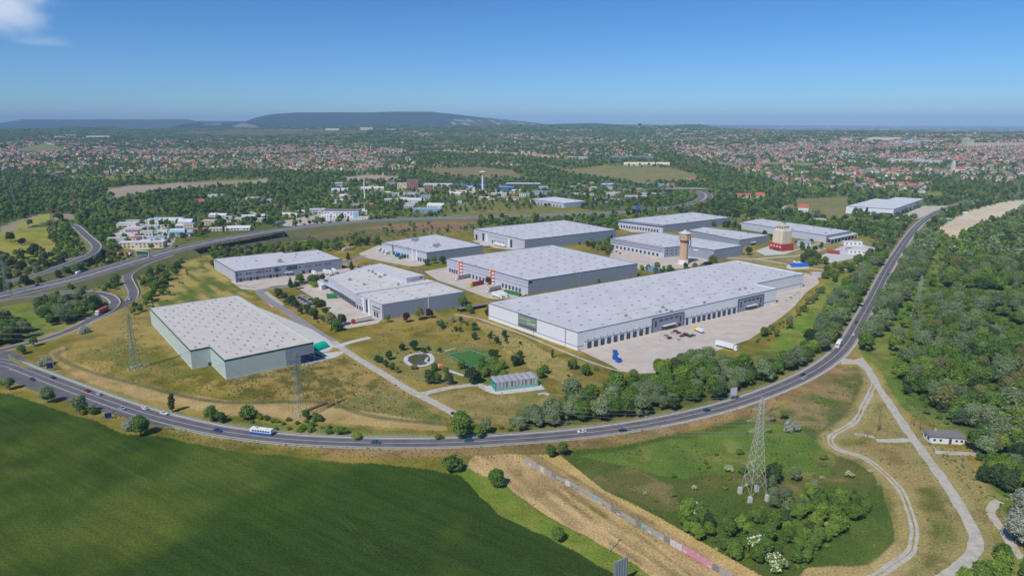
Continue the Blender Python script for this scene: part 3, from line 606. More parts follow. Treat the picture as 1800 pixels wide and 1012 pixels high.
ribbon('park_road', PARKR, -3.6, 3.6, .05, M['asphalt_light']); ribbon('park_road', PARKR2, -2.6, 2.6, .055, M['gravel'])
ribbon('park_road', BRANCH, -2.5, 2.5, .06, M['gravel']); ribbon('park_road', SPUR, -2.6, 2.6, .06, M['concrete_pale'])
sheet('greenhouse_yard', gp([(850, 680), (866, 676), (945, 668), (958, 684), (900, 691), (874, 693), (860, 690)]), .065, M['concrete_pale'])
sheet('junction', gp([(715, 683), (740, 690), (760, 686), (752, 694), (757, 704), (738, 695)]), .07, M['gravel'])
def wobble(L, amp, s=14):
    L = L.copy(); L[:, 0] += (vnoise(L[:, 0], L[:, 1], s, 51) - .5) * amp; return L
ribbon('gravel_road', GRAV1, -2.2, 2.2, .053, M['gravel'], rough=.7); ribbon('gravel_road', GRAV3, -2.0, 2.0, .059, M['gravel'], rough=.7); ribbon('dirt_track', GRAV4, -1.7, 1.7, .05, M['gravel'], rough=.7)
mk = MB(); ribbon('', TRACK, -1.55, -.35, .047, None, mb=mk, rough=.7); ribbon('', TRACK, .35, 1.55, .047, None, mb=mk, rough=.7); struct(mk.obj('dirt_track', M['gravel']))
sheet('junction', gp([(1478, 628), (1500, 632), (1516, 628), (1526, 640), (1536, 660), (1520, 650), (1506, 640), (1478, 640)]), .041, M['gravel'])
ribbon('footpath', W6PATH, -1.1, 1.1, .05, M['gravel'], rough=.7)
ribbon('country_road', OLDRD, -3.6, 3.6, .066, M['asphalt']); ribbon('country_road', INDR, -4, 4, .069, M['gravel'])
YARDS = [
 ('loading_yard', [(1020, 616), (1075, 642), (1091, 652), (1120, 656), (1153, 655), (1160, 645), (1190, 633), (1228, 624), (1270, 613), (1318, 596), (1345, 577), (1370, 560), (1395, 540), (1417, 514), (1440, 497), (1436, 484), (1405, 478), (1360, 520), (1200, 560)], 'concrete', .04),
 ('loading_yard', [(745, 477), (773, 472), (800, 466), (930, 512), (915, 523), (885, 526), (858, 524), (812, 507), (770, 493)], 'concrete', .04),
 ('loading_yard', [(630, 446), (665, 431), (760, 452), (755, 462), (735, 468), (719, 468), (671, 459), (640, 452)], 'concrete', .04),
 ('loading_yard', [(521, 505), (566, 494), (640, 520), (672, 560), (664, 568), (606, 578), (584, 555), (575, 543), (548, 521)], 'concrete', .04),
 ('loading_yard', [(405, 494), (470, 478), (520, 480), (560, 476), (645, 468), (655, 476), (600, 490), (566, 494), (520, 499), (478, 503), (456, 511), (424, 508)], 'concrete', .036),
 ('loading_yard', [(1075, 438), (1090, 432), (1165, 448), (1215, 438), (1262, 458), (1200, 472), (1130, 474), (1070, 460)], 'concrete', .04),
 ('loading_yard', [(1328, 441), (1352, 432), (1398, 440), (1380, 447), (1345, 449)], 'concrete_pale', .04),
 ('storage_yard', [(1438, 452), (1470, 437), (1500, 425), (1545, 438), (1530, 448), (1490, 456), (1460, 462)], 'concrete_pale', .04),
 ('loading_yard', [(1571, 384), (1624, 362), (1668, 362), (1640, 374), (1610, 386)], 'concrete', .04),
 ('loading_yard', [(830, 424), (870, 415), (925, 432), (915, 440), (870, 436)], 'concrete', .04),
 ('car_park', [(1085, 400), (1100, 396), (1180, 405), (1170, 410), (1110, 408)], 'concrete', .04),
 ('concrete_apron', [(417, 518), (450, 538), (549, 579), (592, 606), (578, 617), (553, 622), (530, 600), (430, 535)], 'concrete_pale', .043),
 ('concrete_apron', [(529, 642), (553, 622), (612, 616), (590, 628), (556, 637)], 'concrete_pale', .045),
 ('concrete_apron', [(450, 514), (470, 512), (500, 535), (478, 540)], 'gravel', .04),
 ('car_park', [(515, 524), (530, 517), (565, 530), (545, 541)], 'asphalt_light', .04),
 ('gravel_yard', [(195, 412), (240, 392), (290, 400), (310, 420), (300, 434), (240, 440), (205, 432)], 'concrete', .04),
 ('gravel_yard', [(490, 390), (560, 376), (620, 380), (640, 388), (560, 395), (500, 398)], 'gravel', .04),
 ('car_park', [(1040, 350), (1060, 345), (1100, 352), (1090, 357), (1050, 356)], 'asphalt_light', .04),
 ('gravel_yard', [(700, 338), (735, 334), (760, 338), (720, 350)], 'asphalt_light', .04), ('gravel_yard', [(780, 334), (900, 334), (905, 340), (790, 342)], 'concrete', .04),
]
for i_, (nm, P, m_, z) in enumerate(YARDS): sheet(nm, gp(P), z - .006 + i_ * .0012, M[m_])
ribbon('service_road', line([(1265, 452), (1320, 455), (1370, 452), (1410, 448), (1450, 436)]), -3, 3, .029, M['gravel'], rough=.6); ribbon('service_road', line([(1330, 455), (1370, 462), (1430, 472), (1480, 474), (1515, 462)]), -2.5, 2.5, .025, M['gravel'], rough=.6); ribbon('service_road', line([(1395, 440), (1420, 434), (1440, 428), (1500, 424)]), -2.5, 2.5, .021, M['gravel'], rough=.6)
# expansion joints of the big yard
mk = MB()
def clipline(a, b, n=60):
    for i in range(n):
        t0, t1 = i / n, (i + 1) / n; p = (a[0] + (b[0] - a[0]) * t0, a[1] + (b[1] - a[1]) * t0); q = (a[0] + (b[0] - a[0]) * t1, a[1] + (b[1] - a[1]) * t1)
        yield p, q
# football pitch and pond
P1 = gp([(781, 622), (829, 614), (868, 628), (830, 650)])
sheet('football_pitch', P1, .05, M['turf'])
mk = MB()
for i in range(4):
    a, b = Vector(P1[i]), Vector(P1[(i + 1) % 4]); c = (Vector(P1[0]) + Vector(P1[2])) / 2; a = a.lerp(c, .12); b = b.lerp(c, .12); d = (b - a).normalized() * .12; nn = Vector((-d.y, d.x))
    mk.add([(*(a - nn), .062), (*(b - nn), .062), (*(b + nn), .062), (*(a + nn), .062)], [(0, 1, 2, 3)])
struct(mk.obj('pitch_marking', M['paint']))
fe = empty('pitch_fence', (0, 0, 0), 0, 'tall green net fence around the small football pitch', 'fence')
for i in range(4):
    a, b = Vector(P1[i]), Vector(P1[(i + 1) % 4]); nseg = 6
    for k in range(nseg):
        p = a.lerp(b, k / nseg); MB().tube((*p, 0), (*p, 4), .06).obj('post', M['green'], fe)
    for z in (1.3, 2.6, 4.0): MB().tube((*a, z), (*b, z), .035, n=4).obj('rail', M['green'], fe)
pc = G(737, 632); ring = smooth([(*G(*p), 0) for p in [(712, 634), (716, 626), (733, 621), (752, 621), (760, 628), (758, 637), (742, 643), (722, 641), (712, 634)]], 5)
ribbon('pond_edge', ring, -1.6, 1.2, .05, M['concrete_pale']); sheet('pond', [tuple(p[:2]) for p in ring[:-1]], .03, M['water'])
ribbon('footpath', line([(752, 628), (748, 634), (753, 637)]), -.8, .8, .07, M['concrete_pale'])
ribbon('footpath', line([(768, 640), (785, 649), (800, 655), (816, 660)]), -1.3, 1.3, .05, M['concrete_pale']); ribbon('footpath', line([(770, 620), (785, 616), (800, 612)]), -1, 1, .05, M['gravel'])

# ------------------------------------------------------------------ warehouses
FOOT = []                                        # footprints kept free of trees
def face_of(P, i):
    a = Vector(P[i][:2]); b = Vector(P[(i + 1) % len(P)][:2]); d = (b - a).normalized(); n = Vector((d.y, -d.x)); return a, b, d, n   # n points outward for a ccw outline
def t_at(a, b, px, h):
    lo, hi = 0.0, 1.0; fa = float(proj(a.x, a.y, h)[0]); fb = float(proj(b.x, b.y, h)[0])
    for _ in range(40):
        m = (lo + hi) / 2; p = a.lerp(b, m); v = float(proj(p.x, p.y, h)[0])
        if (v < px) == (fa < fb): lo = m
        else: hi = m
    return lo * (b - a).length
def onwall(face, t, w, z0, h, depth, name, m, parent, out=0.0, mesh=None):
    """a box standing proud of a wall at distance t along it"""
    a, b, d, n = face; p = a + d * t + n * (depth / 2 - .05 + out); ang = math.atan2(d.y, d.x)
    key = (name, round(w, 2), round(depth, 2), round(h, 2), m)
    if key not in ONW: mb = MB(); mb.box(0, 0, 0, w, depth, h); ONW[key] = mb.mesh(name, M[m])
    return link(name, ONW[key], parent, (p.x, p.y, z0), ang)
ONW = {}
def inset(P, d):
    n = len(P); out = []
    for i in range(n):
        p0, p1, p2 = Vector(P[i - 1][:2]), Vector(P[i][:2]), Vector(P[(i + 1) % n][:2]); e1 = (p1 - p0).normalized(); e2 = (p2 - p1).normalized()
        n1 = Vector((-e1.y, e1.x)); n2 = Vector((-e2.y, e2.x)); k = 1 + n1.dot(n2); out.append(tuple(p1 + (n1 + n2) * (d / max(k, .3))))
    return out
LIGHTBOX = {}
def warehouse(px_poly, h, label, wall='wall_light', roof='roof_grey', fascia='fascia_dark', fh=.7, sky=(9, 22), skysz=(3.2, 1.4), wall_per=None, name='warehouse', par=.5, base=0.0, parent=None, world=None, skym='vent', pmargin=4, seed=0, drop=.12):
    P = world or gp(px_poly, base + h); first = P[0]; P = ccw(P); k = P.index(first); P = P[k:] + P[:k]; FOOT.append(P); n = len(P)
    e = parent or empty(name, (0, 0, 0), 0, label, 'warehouse', 'warehouses of the logistics park')
    I = inset(P, .35); zt = base + h; zr = zt - par
    mats_ = [M[wall]] + [M[w] for w in (wall_per or {}).values()]; idx = {i: j + 1 for j, i in enumerate((wall_per or {}).keys())}
    mb = MB()
    for i in range(n):
        j = (i + 1) % n; mb.k = idx.get(i, 0)
        mb.add([(*P[i], base - .05), (*P[j], base - .05), (*P[j], zt), (*P[i], zt)], [(0, 1, 2, 3)]); mb.k = 0
        mb.add([(*I[i], zr - .1), (*I[j], zr - .1), (*I[j], zt), (*I[i], zt)], [(3, 2, 1, 0)])
        mb.add([(*P[i], zt), (*P[j], zt), (*I[j], zt), (*I[i], zt)], [(0, 1, 2, 3)])
    mb.obj('wall', mats_, e)
    rm = MB(); rm.add([(*p, zr) for p in I], [tuple(range(n))]); rm.obj('roof', M[roof], e)
    if fascia:
        for i in range(n):
            f = face_of(P, i); L_ = (f[1] - f[0]).length; onwall(f, L_ / 2, L_ + .2, zt - fh, fh + .06, .12, 'fascia', fascia, e)
    if sky:
        a, b, d, nn = face_of(P, 0); q = Vector((-d.y, d.x)); inn = inset(P, pmargin); xs = [(Vector(p) - a).dot(d) for p in P]; ys = [(Vector(p) - a).dot(q) for p in P]
        key = (skysz, skym)
        if key not in LIGHTBOX: lb = MB(); lb.box(0, 0, 0, skysz[0], skysz[1], .24, taper=.86); LIGHTBOX[key] = lb.mesh('rooflight', M[skym])
        r_ = random.Random(seed + 5); cnt = 0
        for r0, u in enumerate(np.arange(min(xs) + sky[0] * .6, max(xs), sky[0])):
            for v in np.arange(min(ys) + sky[1] * .5 + (r0 % 2) * sky[1] * .5, max(ys), sky[1]):
                p = a + d * (u + r_.uniform(-.6, .6)) + q * (v + r_.uniform(-.6, .6))
                if inside(p.x, p.y, inn) and r_.random() > drop and cnt < 300:
                    link('rooflight', LIGHTBOX[key], e, (p.x, p.y, zr + .002), math.atan2(d.y, d.x)); cnt += 1
    return e, P, zt
def roof_unit(e, x, y, z, s=1.0, rot=0.4):
    mb = MB(); mb.box(0, 0, .3, 2.4 * s, 1.4 * s, 1.3 * s); mb.tube((0, 0, 1.6 * s), (0, 0, 2.0 * s), .5 * s, n=8)
    for a_, b_ in ((-1, -1), (1, -1), (1, 1), (-1, 1)): mb.box(a_ * s, b_ * .55 * s, 0, .12, .12, .35)
    mb.obj('roof_unit', M['steel'], e, (x, y, z), rot)
def docks(e, P, i, pxs, h_door=3.6, w=3.0, z0=.6, wallcol='white', frame=True, px_h=2.2):
    f = face_of(P, i)
    for px in pxs:
        t = t_at(f[0], f[1], px, px_h)
        d = onwall(f, t, w + .7, z0, h_door + .35, .25, 'dock_frame', 'door', e) if frame else None
        onwall(f, t, w, z0, h_door, .32, 'dock_door', 'fascia_dark', e)
        onwall(f, t, w * .8, .1, .5, .7, 'dock_bumper', 'rubber', e)

# W1: the teal warehouse
W1, P1_, z1 = warehouse([(262.7, 541), (334.3, 615.4), (368.8, 608.7), (394.5, 632.6), (551, 601), (415, 518.7)], 12.6, 'large pale teal warehouse with dark green roof edge nearest the crop field', wall='wall_teal', roof='roof_warm', fascia='fascia_green', fh=1.1, sky=(7.2, 8.5), skysz=(3.6, 1.3), skym='vent_l', wall_per={3: 'wall_teal'}, seed=1, drop=.06)
f = face_of(P1_, 3); ta = t_at(f[0], f[1], 502, 6); tb = t_at(f[0], f[1], 551, 6); onwall(f, (ta + tb) / 2, tb - ta - .3, .3, 11.0, .15, 'wall_panel', 'wall_blue', W1)
tc_ = t_at(f[0], f[1], 529, 1)
onwall(f, tc_ + (tb - tc_) / 2, (tb - tc_), .2, 5.2, .3, 'gate', 'navy', W1)  # flat navy panel: shade inside the open loading entrance put into its colour
f2 = face_of(P1_, 1); onwall(f2, (f2[1] - f2[0]).length * .9, 1.6, .05, 2.4, .2, 'door', 'door', W1)
f2 = face_of(P1_, 0)
for i in range(5):
    f2 = face_of(P1_, i); L_ = (f2[1] - f2[0]).length; onwall(f2, L_ / 2, L_ + .2, 0, .55, .18, 'plinth', 'concrete_pale', W1)
# screen wall and a dark sheet painting the building's shadow beside its right corner
c_ = gp([(529, 643), (579, 632), (554, 617)])
tag(MB().prism([c_[0], c_[1], (c_[1][0] + .1, c_[1][1] + .4), (c_[0][0] + .1, c_[0][1] + .4)], 0, 1.1).obj('retaining_wall', M['white']), 'low white wall along the loading ramp beside the teal warehouse', 'wall')
sheet('yard_shadow_sheet', gp([(530, 642), (578, 632), (552, 618), (530, 624)]), .055, mat('shadow_dark_asphalt', (.03, .035, .06), .5))
x, y = G(556, 606); mb = MB(); mb.v = []
for i in range(9):
    pass
prof = [(math.cos(t) * 4.2, math.sin(t) * 3.8) for t in np.linspace(0, math.pi, 10)]
mb = MB(); v = [(-5, a, b) for a, b in prof] + [(5, a, b) for a, b in prof]; nn_ = len(prof)
mb.add(v, [(k, k + 1, nn_ + k + 1, nn_ + k) for k in range(nn_ - 1)] + [tuple(range(nn_)), tuple(range(2 * nn_ - 1, nn_ - 1, -1)), (0, nn_, 2 * nn_ - 1, nn_ - 1)])
x, y = G(561, 612); tent = empty('storage_tent', (x, y, .05), R(60), 'bright teal green tunnel tent at the corner of the teal warehouse', 'tent'); mb.obj('tarpaulin', M['tealg'], tent); MB().box(5.06, 0, 0, .1, 3, 2.6).obj('entrance', M['door'], tent)

# W2
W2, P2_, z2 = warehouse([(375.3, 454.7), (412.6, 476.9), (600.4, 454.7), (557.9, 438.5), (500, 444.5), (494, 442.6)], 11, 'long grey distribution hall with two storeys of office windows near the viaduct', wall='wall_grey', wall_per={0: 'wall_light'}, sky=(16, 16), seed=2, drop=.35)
f = face_of(P2_, 1); L_ = (f[1] - f[0]).length
for i in range(30):
    px = 417 + i * 5.8
    t = t_at(f[0], f[1], px, 6)
    if i % 3 != 2: onwall(f, t, 2.0, 6.8, 1.2, .12, 'window', 'glass', W2)
    if i in (1, 4, 6, 10, 12, 20, 22): onwall(f, t, 2.6, .2, 3.4, .15, 'gate', 'door', W2)
    elif i < 16: onwall(f, t, 2.0, 1.6, 1.4, .12, 'window', 'glass', W2)
for px in (455, 462): t = t_at(f[0], f[1], px, 9); onwall(f, t, 2.4, 6, 3.6, .2, 'wall_panel', 'rust', W2)
for a_, b_ in ((482, 490), (505, 522)): ta, tb = t_at(f[0], f[1], a_, 7), t_at(f[0], f[1], b_, 7); onwall(f, (ta + tb) / 2, tb - ta, 5.6, 4.2, .1, 'wall_panel', 'fascia_dark', W2)
t = t_at(f[0], f[1], 507, 3.6); onwall(f, t, 8, 3.6, .3, 2.2, 'canopy', 'white', W2); onwall(f, 1.3, .5, 0, 10.2, .3, 'downpipe', 'fascia_dark', W2)
x, y = G(492, 461, 10.5); roof_unit(W2, x, y, z2 - .5, 1.8); 
for p in ((450, 459), (520, 448), (560, 446)): x, y = G(*p, 10.5); roof_unit(W2, x, y, z2 - .5, .7)

# W3: the hall with the raised block
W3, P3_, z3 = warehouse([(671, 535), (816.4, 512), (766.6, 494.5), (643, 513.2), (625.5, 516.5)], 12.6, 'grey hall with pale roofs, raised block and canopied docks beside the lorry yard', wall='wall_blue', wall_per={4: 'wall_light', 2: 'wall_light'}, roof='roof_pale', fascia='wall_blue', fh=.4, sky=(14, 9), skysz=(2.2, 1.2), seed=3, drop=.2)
Pb = gp([(576.6, 486.2), (625, 516.4), (643, 513.2), (766.6, 494.5), (650, 464.5)], 12.0)
_, P3b, z3b = warehouse(None, 12.0, None, world=Pb, wall='wall_light', roof='roof_pale', fascia=None, sky=(14, 11), skysz=(2.2, 1.2), parent=W3, seed=4, drop=.35)
_, P3c, z3c = warehouse([(650.4, 465.5), (714.7, 488.3), (745.8, 483.1), (667, 462.3)], 4.6, None, base=11.5, wall='wall_light', wall_per={1: 'wall_light'}, roof='roof_pale', fascia=None, sky=None, parent=W3)
f = face_of(P3c, 1); L_ = (f[1] - f[0]).length; onwall(f, L_ * .42, L_ * .5, 13.4, 1.3, .15, 'logo_panel', 'cream', W3); onwall(f, L_ * .8, L_ * .2, 13.4, 1.6, .16, 'logo_panel', 'red', W3); onwall(f, L_ * .42, L_ * .4, 13.8, .5, .22, 'logo_band', 'rust', W3)
# left facade with shutters, white stair towers
f = face_of(P3_, 4); L_ = (f[1] - f[0]).length
for px in (628.5, 633, 637): t = t_at(f[0], f[1], px, 2); onwall(f, t, 2.4, .5, 3.4, .2, 'dock_door', 'door', W3)
for px in (659, 663.5): t = t_at(f[0], f[1], px, 2); onwall(f, t, 2.6, .5, 4, .2, 'dock_door', 'door', W3)
for px, w in ((641, 2.4), (650.5, 2.8)): t = t_at(f[0], f[1], px, 6); onwall(f, t, w, 0, 12.4, 1.2, 'stair_tower', 'white', W3)
t = t_at(f[0], f[1], 645.5, 6); onwall(f, t, 4, 1, 10.5, .2, 'window', 'glass', W3)
for z in (5.4, 8.0): 
    ta, tb = t_at(f[0], f[1], 626.5, z), t_at(f[0], f[1], 638, z); onwall(f, (ta + tb) / 2, abs(tb - ta) * .9, z, 1.0, .14, 'window', 'wall_blue', W3)
    ta, tb = t_at(f[0], f[1], 654, z), t_at(f[0], f[1], 669, z); onwall(f, (ta + tb) / 2, abs(tb - ta) * .9, z - .4, 1.0, .14, 'window', 'rust' if z < 6 else 'glass', W3)
f = face_of(P3_, 0); onwall(f, t_at(f[0], f[1], 753, 6), .7, 0, 12, .2, 'downpipe', 'white', W3); onwall(f, 1, .4, 0, 12, .25, 'corner_trim', 'wall_light', W3)
# canopy over the dark docks
Cq = gp([(558, 493), (565.5, 492), (625, 520.5), (624.5, 526)], 5.2); cb = MB(); cb.prism(ccw(Cq), 4.7, 5.3); 
Cw = gp([(566, 499.5), (625, 527), (625.5, 524.5), (570, 495.5)], 4.6)
cb.obj('canopy', M['wall_light'], W3)
fa = Vector(P3b[0]); fb = Vector(P3b[1]) if P3b[1] != P3b[0] else Vector(P3b[-1])
fi = [i for i in range(len(P3b)) if (Vector(P3b[i]) - Vector(Pb[0])).length < .1][0]
for i in range(len(P3b)):
    a, b, d, n_ = face_of(P3b, i)
    if {(round(a.x, 1), round(a.y, 1)), (round(b.x, 1), round(b.y, 1))} == {tuple(round(q, 1) for q in Pb[0]), tuple(round(q, 1) for q in Pb[1])}:
        ff = (a, b, d, n_); LL = (b - a).length
        onwall(ff, LL * .52, LL * .93, .1, 4.4, .3, 'dock_recess', 'door', W3)
        for k in range(12): onwall(ff, LL * (.06 + k * .08), .35, .1, 4.6, .5, 'dock_divider', 'wall_grey', W3)
MB().prism(ccw(gp([(558, 493.5), (565, 501.5), (572, 499.5), (567, 491.5)], 4.6)), 0, 4.7).obj('gatehouse', M['white'], W3)
for p, s in (((640, 500), 1.0), ((700, 488 + 12), 1.0), ((615, 492), 1.2), ((655, 478), 1.2), ((668, 487), 1.2), ((660, 482), 1.0), ((676, 484), 1.1), ((648, 476), .9)): x, y = G(*p, 12); roof_unit(W3, x, y, z3b - .5, s)
for p in ((735, 471), (741, 473)): x, y = G(p[0], p[1] + 6, 16); roof_unit(W3, x, y, z3c - .5, 1.0)

# W4
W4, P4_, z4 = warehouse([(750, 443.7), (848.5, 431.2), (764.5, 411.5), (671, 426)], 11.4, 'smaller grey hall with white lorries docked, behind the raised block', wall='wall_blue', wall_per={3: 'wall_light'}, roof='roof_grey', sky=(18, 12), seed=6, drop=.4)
docks(W4, P4_, 3, (693, 697, 702, 707, 712, 717, 736, 740, 745), 3.6, 2.6, .4, frame=False)
f = face_of(P4_, 3)
for px in (691, 725, 733): onwall(f, t_at(f[0], f[1], px, 6), 1.6, 0, 11, .5, 'stair_tower', 'fascia_green' if px == 691 else 'white', W4)
L_ = (f[1] - f[0]).length; onwall(f, L_ / 2, L_, 9.2, .6, .14, 'trim_band', 'wall_blue', W4)
for p in ((726, 423), (733, 422), (730, 424.5), (764, 433), (770, 432), (767, 434.5)): x, y = G(*p, 11); roof_unit(W4, x, y, z4 - .5, 1.7)

# W5
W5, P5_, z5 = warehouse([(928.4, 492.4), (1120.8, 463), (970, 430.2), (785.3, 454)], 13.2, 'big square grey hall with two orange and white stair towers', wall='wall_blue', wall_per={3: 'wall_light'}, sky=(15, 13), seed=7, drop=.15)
f = face_of(P5_, 3); L_ = (f[1] - f[0]).length; onwall(f, L_ / 2, L_, 6.3, .7, .14, 'trim_band', 'wall_blue', W5); onwall(f, L_ / 2, L_, 9.6, .5, .14, 'trim_band', 'wall_blue', W5); onwall(f, L_ / 2, L_, 12.1, .6, .14, 'trim_band', 'wall_blue', W5)
docks(W5, P5_, 3, (791, 795, 799, 803, 826, 832, 838, 844, 850, 884, 890, 896, 902, 908, 914), 3.4, 2.6, .4, frame=False)
for px in (811, 867):
    t = t_at(f[0], f[1], px, 7)
    for k in range(4): onwall(f, t + 1.9, 2.2, .6 + k * 3.3, 1.7, 2.2, 'stair_landing', 'white', W5); onwall(f, t + 1.9, 2.2, 2.3 + k * 3.3, 1.5, 1.4, 'stair_landing', 'orange' if k % 2 else 'wall_blue', W5)
    onwall(f, t - .9, 3.0, .2, 13.6, 2.2, 'stair_tower', 'orange', W5)
    for k in range(4): onwall(f, t - 2.3, .9, 2 + k * 3.3, 1.6, 2.4, 'stair_window', 'white', W5)
f = face_of(P5_, 0); onwall(f, 2.6, 3.4, 10, 2, .15, 'sign', 'navy', W5); onwall(f, t_at(f[0], f[1], 1021, 6), .5, 0, 13, .2, 'downpipe', 'wall_grey', W5)

# W6: the largest
W6P = [(1015.4, 584), (1366, 507), (1328, 498.6), (1413, 481), (1293.7, 457.6), (859, 532.3)]
W6, P6_, z6 = warehouse(W6P, 12.9, 'largest warehouse, white and pale grey with a long row of loading docks', wall='wall_front', wall_per={5: 'wall_white', 2: 'wall_front'}, sky=(13.5, 12.5), skysz=(2.6, 1.2), seed=8, drop=.12, fh=.5)
f = face_of(P6_, 5); L_ = (f[1] - f[0]).length
onwall(f, L_ / 2, L_, 0, 2.6, .25, 'plinth', 'white', W6); onwall(f, L_ / 2, L_, 2.6, .3, .28, 'trim_band', 'fascia_dark', W6)
ta, tb = sorted((t_at(f[0], f[1], 911, 8), t_at(f[0], f[1], 943.5, 8))); e_ = link('banner', None, W6)
onwall(f, (ta + tb) / 2, tb - ta, 3.2, 9.2, .2, 'banner_panel', 'door', e_)
M['banner'] = mat('banner_green', (.19, .235, .19), .7, .25, .35); M['banner_l'] = mat('banner_light', (.42, .47, .38), .7, .2, .6); M['banner_d'] = mat('banner_dark', (.07, .10, .085), .7, .2, .5)
onwall(f, (ta + tb) / 2, tb - ta - .3, 3.4, 8.8, .24, 'banner_print', 'banner', e_)
onwall(f, ta + (tb - ta) * .40, (tb - ta) * .62, 9.4, .55, .28, 'banner_stripe', 'banner_l', e_); onwall(f, ta + (tb - ta) * .72, (tb - ta) * .45, 7.0, 1.1, .27, 'banner_stripe', 'banner_l', e_); onwall(f, ta + (tb - ta) * .5, (tb - ta) * .94, 3.7, 1.6, .27, 'banner_stripe', 'banner_d', e_)
for px in (858 + 80, 994): onwall(f, t_at(f[0], f[1], px, 1.5), .35, 0, 12.4 if px > 950 else 2.8, .35, 'downpipe', 'fascia_dark', W6)
f = face_of(P6_, 0); L_ = (f[1] - f[0]).length
t0, t1, t2, t3, t4 = [t_at(f[0], f[1], p, 3) for p in (1027, 1144, 1203, 1296, 1342)]
def seg(a_, b_, z, h_, dep, nm, m_): onwall(f, (a_ + b_) / 2, b_ - a_, z, h_, dep, nm, m_, W6)
seg(0, t0, 0, 2.6, .25, 'plinth', 'white'); seg(0, t0, 2.6, .3, .28, 'trim_band', 'fascia_dark')
for a_, b_ in ((t0, t1), (t2, t3)): seg(a_, b_, 0, 4.9, .3, 'dock_wall', 'white'); seg(a_, b_, 4.9, .3, .34, 'trim_band', 'fascia_dark')
seg(t4, L_, 0, 2.6, .25, 'plinth', 'white'); seg(t4, L_, 2.6, .3, .28, 'trim_band', 'fascia_dark')
def dk(px, w=3.6, z=.55, hh=3.9):
    t = t_at(f[0], f[1], px, 2.4); onwall(f, t, w, z, hh, .42, 'dock_frame', 'door', W6); onwall(f, t + w * .08, w * .7, z + .1, hh * .82, .46, 'dock_door', 'fascia_dark', W6); onwall(f, t, w * .8, .1, .4, .8, 'dock_bumper', 'rubber', W6)
for k in range(9): dk(1035.6 + k * 11.6 - k * k * .03)
for k in range(9): dk(1219 + k * 8.9 - k * k * .0)
dk(1137, 3.4, .1, 5.0); dk(1207, 2.6, .1, 5.0)
for k in range(10): t = t_at(f[0], f[1], 1033 + k * 11.4, 6); onwall(f, t, .4, 6.2, .45, .5, 'wall_lamp', 'fascia_dark', W6)
for k in range(9): t = t_at(f[0], f[1], 1206 + k * 9, 6); onwall(f, t, .4, 6.2, .45, .5, 'wall_lamp', 'fascia_dark', W6)
bm = MB()
for p0, dp, n_ in ((1030, 11.5, 11), (1214.5, 8.9, 10)):
    for k in range(n_):
        t = t_at(f[0], f[1], p0 + k * dp, .1); q = f[0] + f[2] * t + f[3] * 1.2; q2 = q + f[3] * 15; w_ = f[2] * .09
        bm.add([(*(q - w_), .062), (*(q + w_), .062), (*(q2 + w_), .062), (*(q2 - w_), .062)], [(0, 1, 2, 3)])
struct(bm.obj('bay_marking', M['paint']))
def office(pa, pb, main=True):
    a_, b_ = t_at(f[0], f[1], pa, 6), t_at(f[0], f[1], pb, 6); w = b_ - a_
    seg(a_, b_, .1, 10.6, .5, 'office_front', 'wall_grey'); seg(a_ - .3, a_ + .3, .1, 10.8, .7, 'corner_trim', 'fascia_dark'); seg(b_ - .3, b_ + .3, .1, 10.8, .7, 'corner_trim', 'fascia_dark'); seg(a_, b_, 10.6, .4, .7, 'cornice', 'fascia_dark')
    for k in range(4): c = a_ + w * (.27 + k * .165); seg(c - w * .055, c + w * .055, 7.6, 1.3, .58, 'window', 'glass')
    seg(a_ + w * .08, a_ + w * .13, 4, 4.6, .58, 'window', 'glass'); seg(b_ - w * .13, b_ - w * .08, 4, 4.6, .58, 'window', 'glass')
    seg(a_ + w * .32, a_ + w * .72, 3.5, .35, 2.2, 'canopy', 'white'); seg(a_ + w * .3, a_ + w * .74, .5, 2.6, .6, 'window', 'glass'); seg(b_ - w * .18, b_ - w * .08, .3, 2.6, .6, 'door', 'glass')
office(1146, 1201); office(1297, 1341)
f3 = face_of(P6_, 2); L3 = (f3[1] - f3[0]).length; onwall(f3, L3 / 2, L3, 0, 3.6, .25, 'plinth', 'white', W6); onwall(f3, L3 / 2, L3, 3.6, .35, .28, 'trim_band', 'fascia_dark', W6)
f3 = face_of(P6_, 1); L3 = (f3[1] - f3[0]).length; onwall(f3, L3 / 2, L3, 0, 3.0, .25, 'plinth', 'white', W6)
for k in range(16):
    px = 1080 + k * 15; x, y = G(px, 562 - (px - 1015) * .208 + 4, 12.4); MB().box(0, 0, 0, 7.0, .5, .35).obj('roof_pipe', M['roof_warm'], W6, (x, y, z6 - .48), math.atan2(f[2].y, f[2].x))
for p in ((1160, 549), (1171, 546), (1180, 548), (1238, 533), (1300, 510), (1310, 508), (1100, 556), (1165, 541)): x, y = G(*p, 12.4); roof_unit(W6, x, y, z6 - .5, .9)
# fence-like service strip beyond the left end of W6: a stored conveyor / dark shelter
x, y = G(832, 540); x2, y2 = G(859, 533)

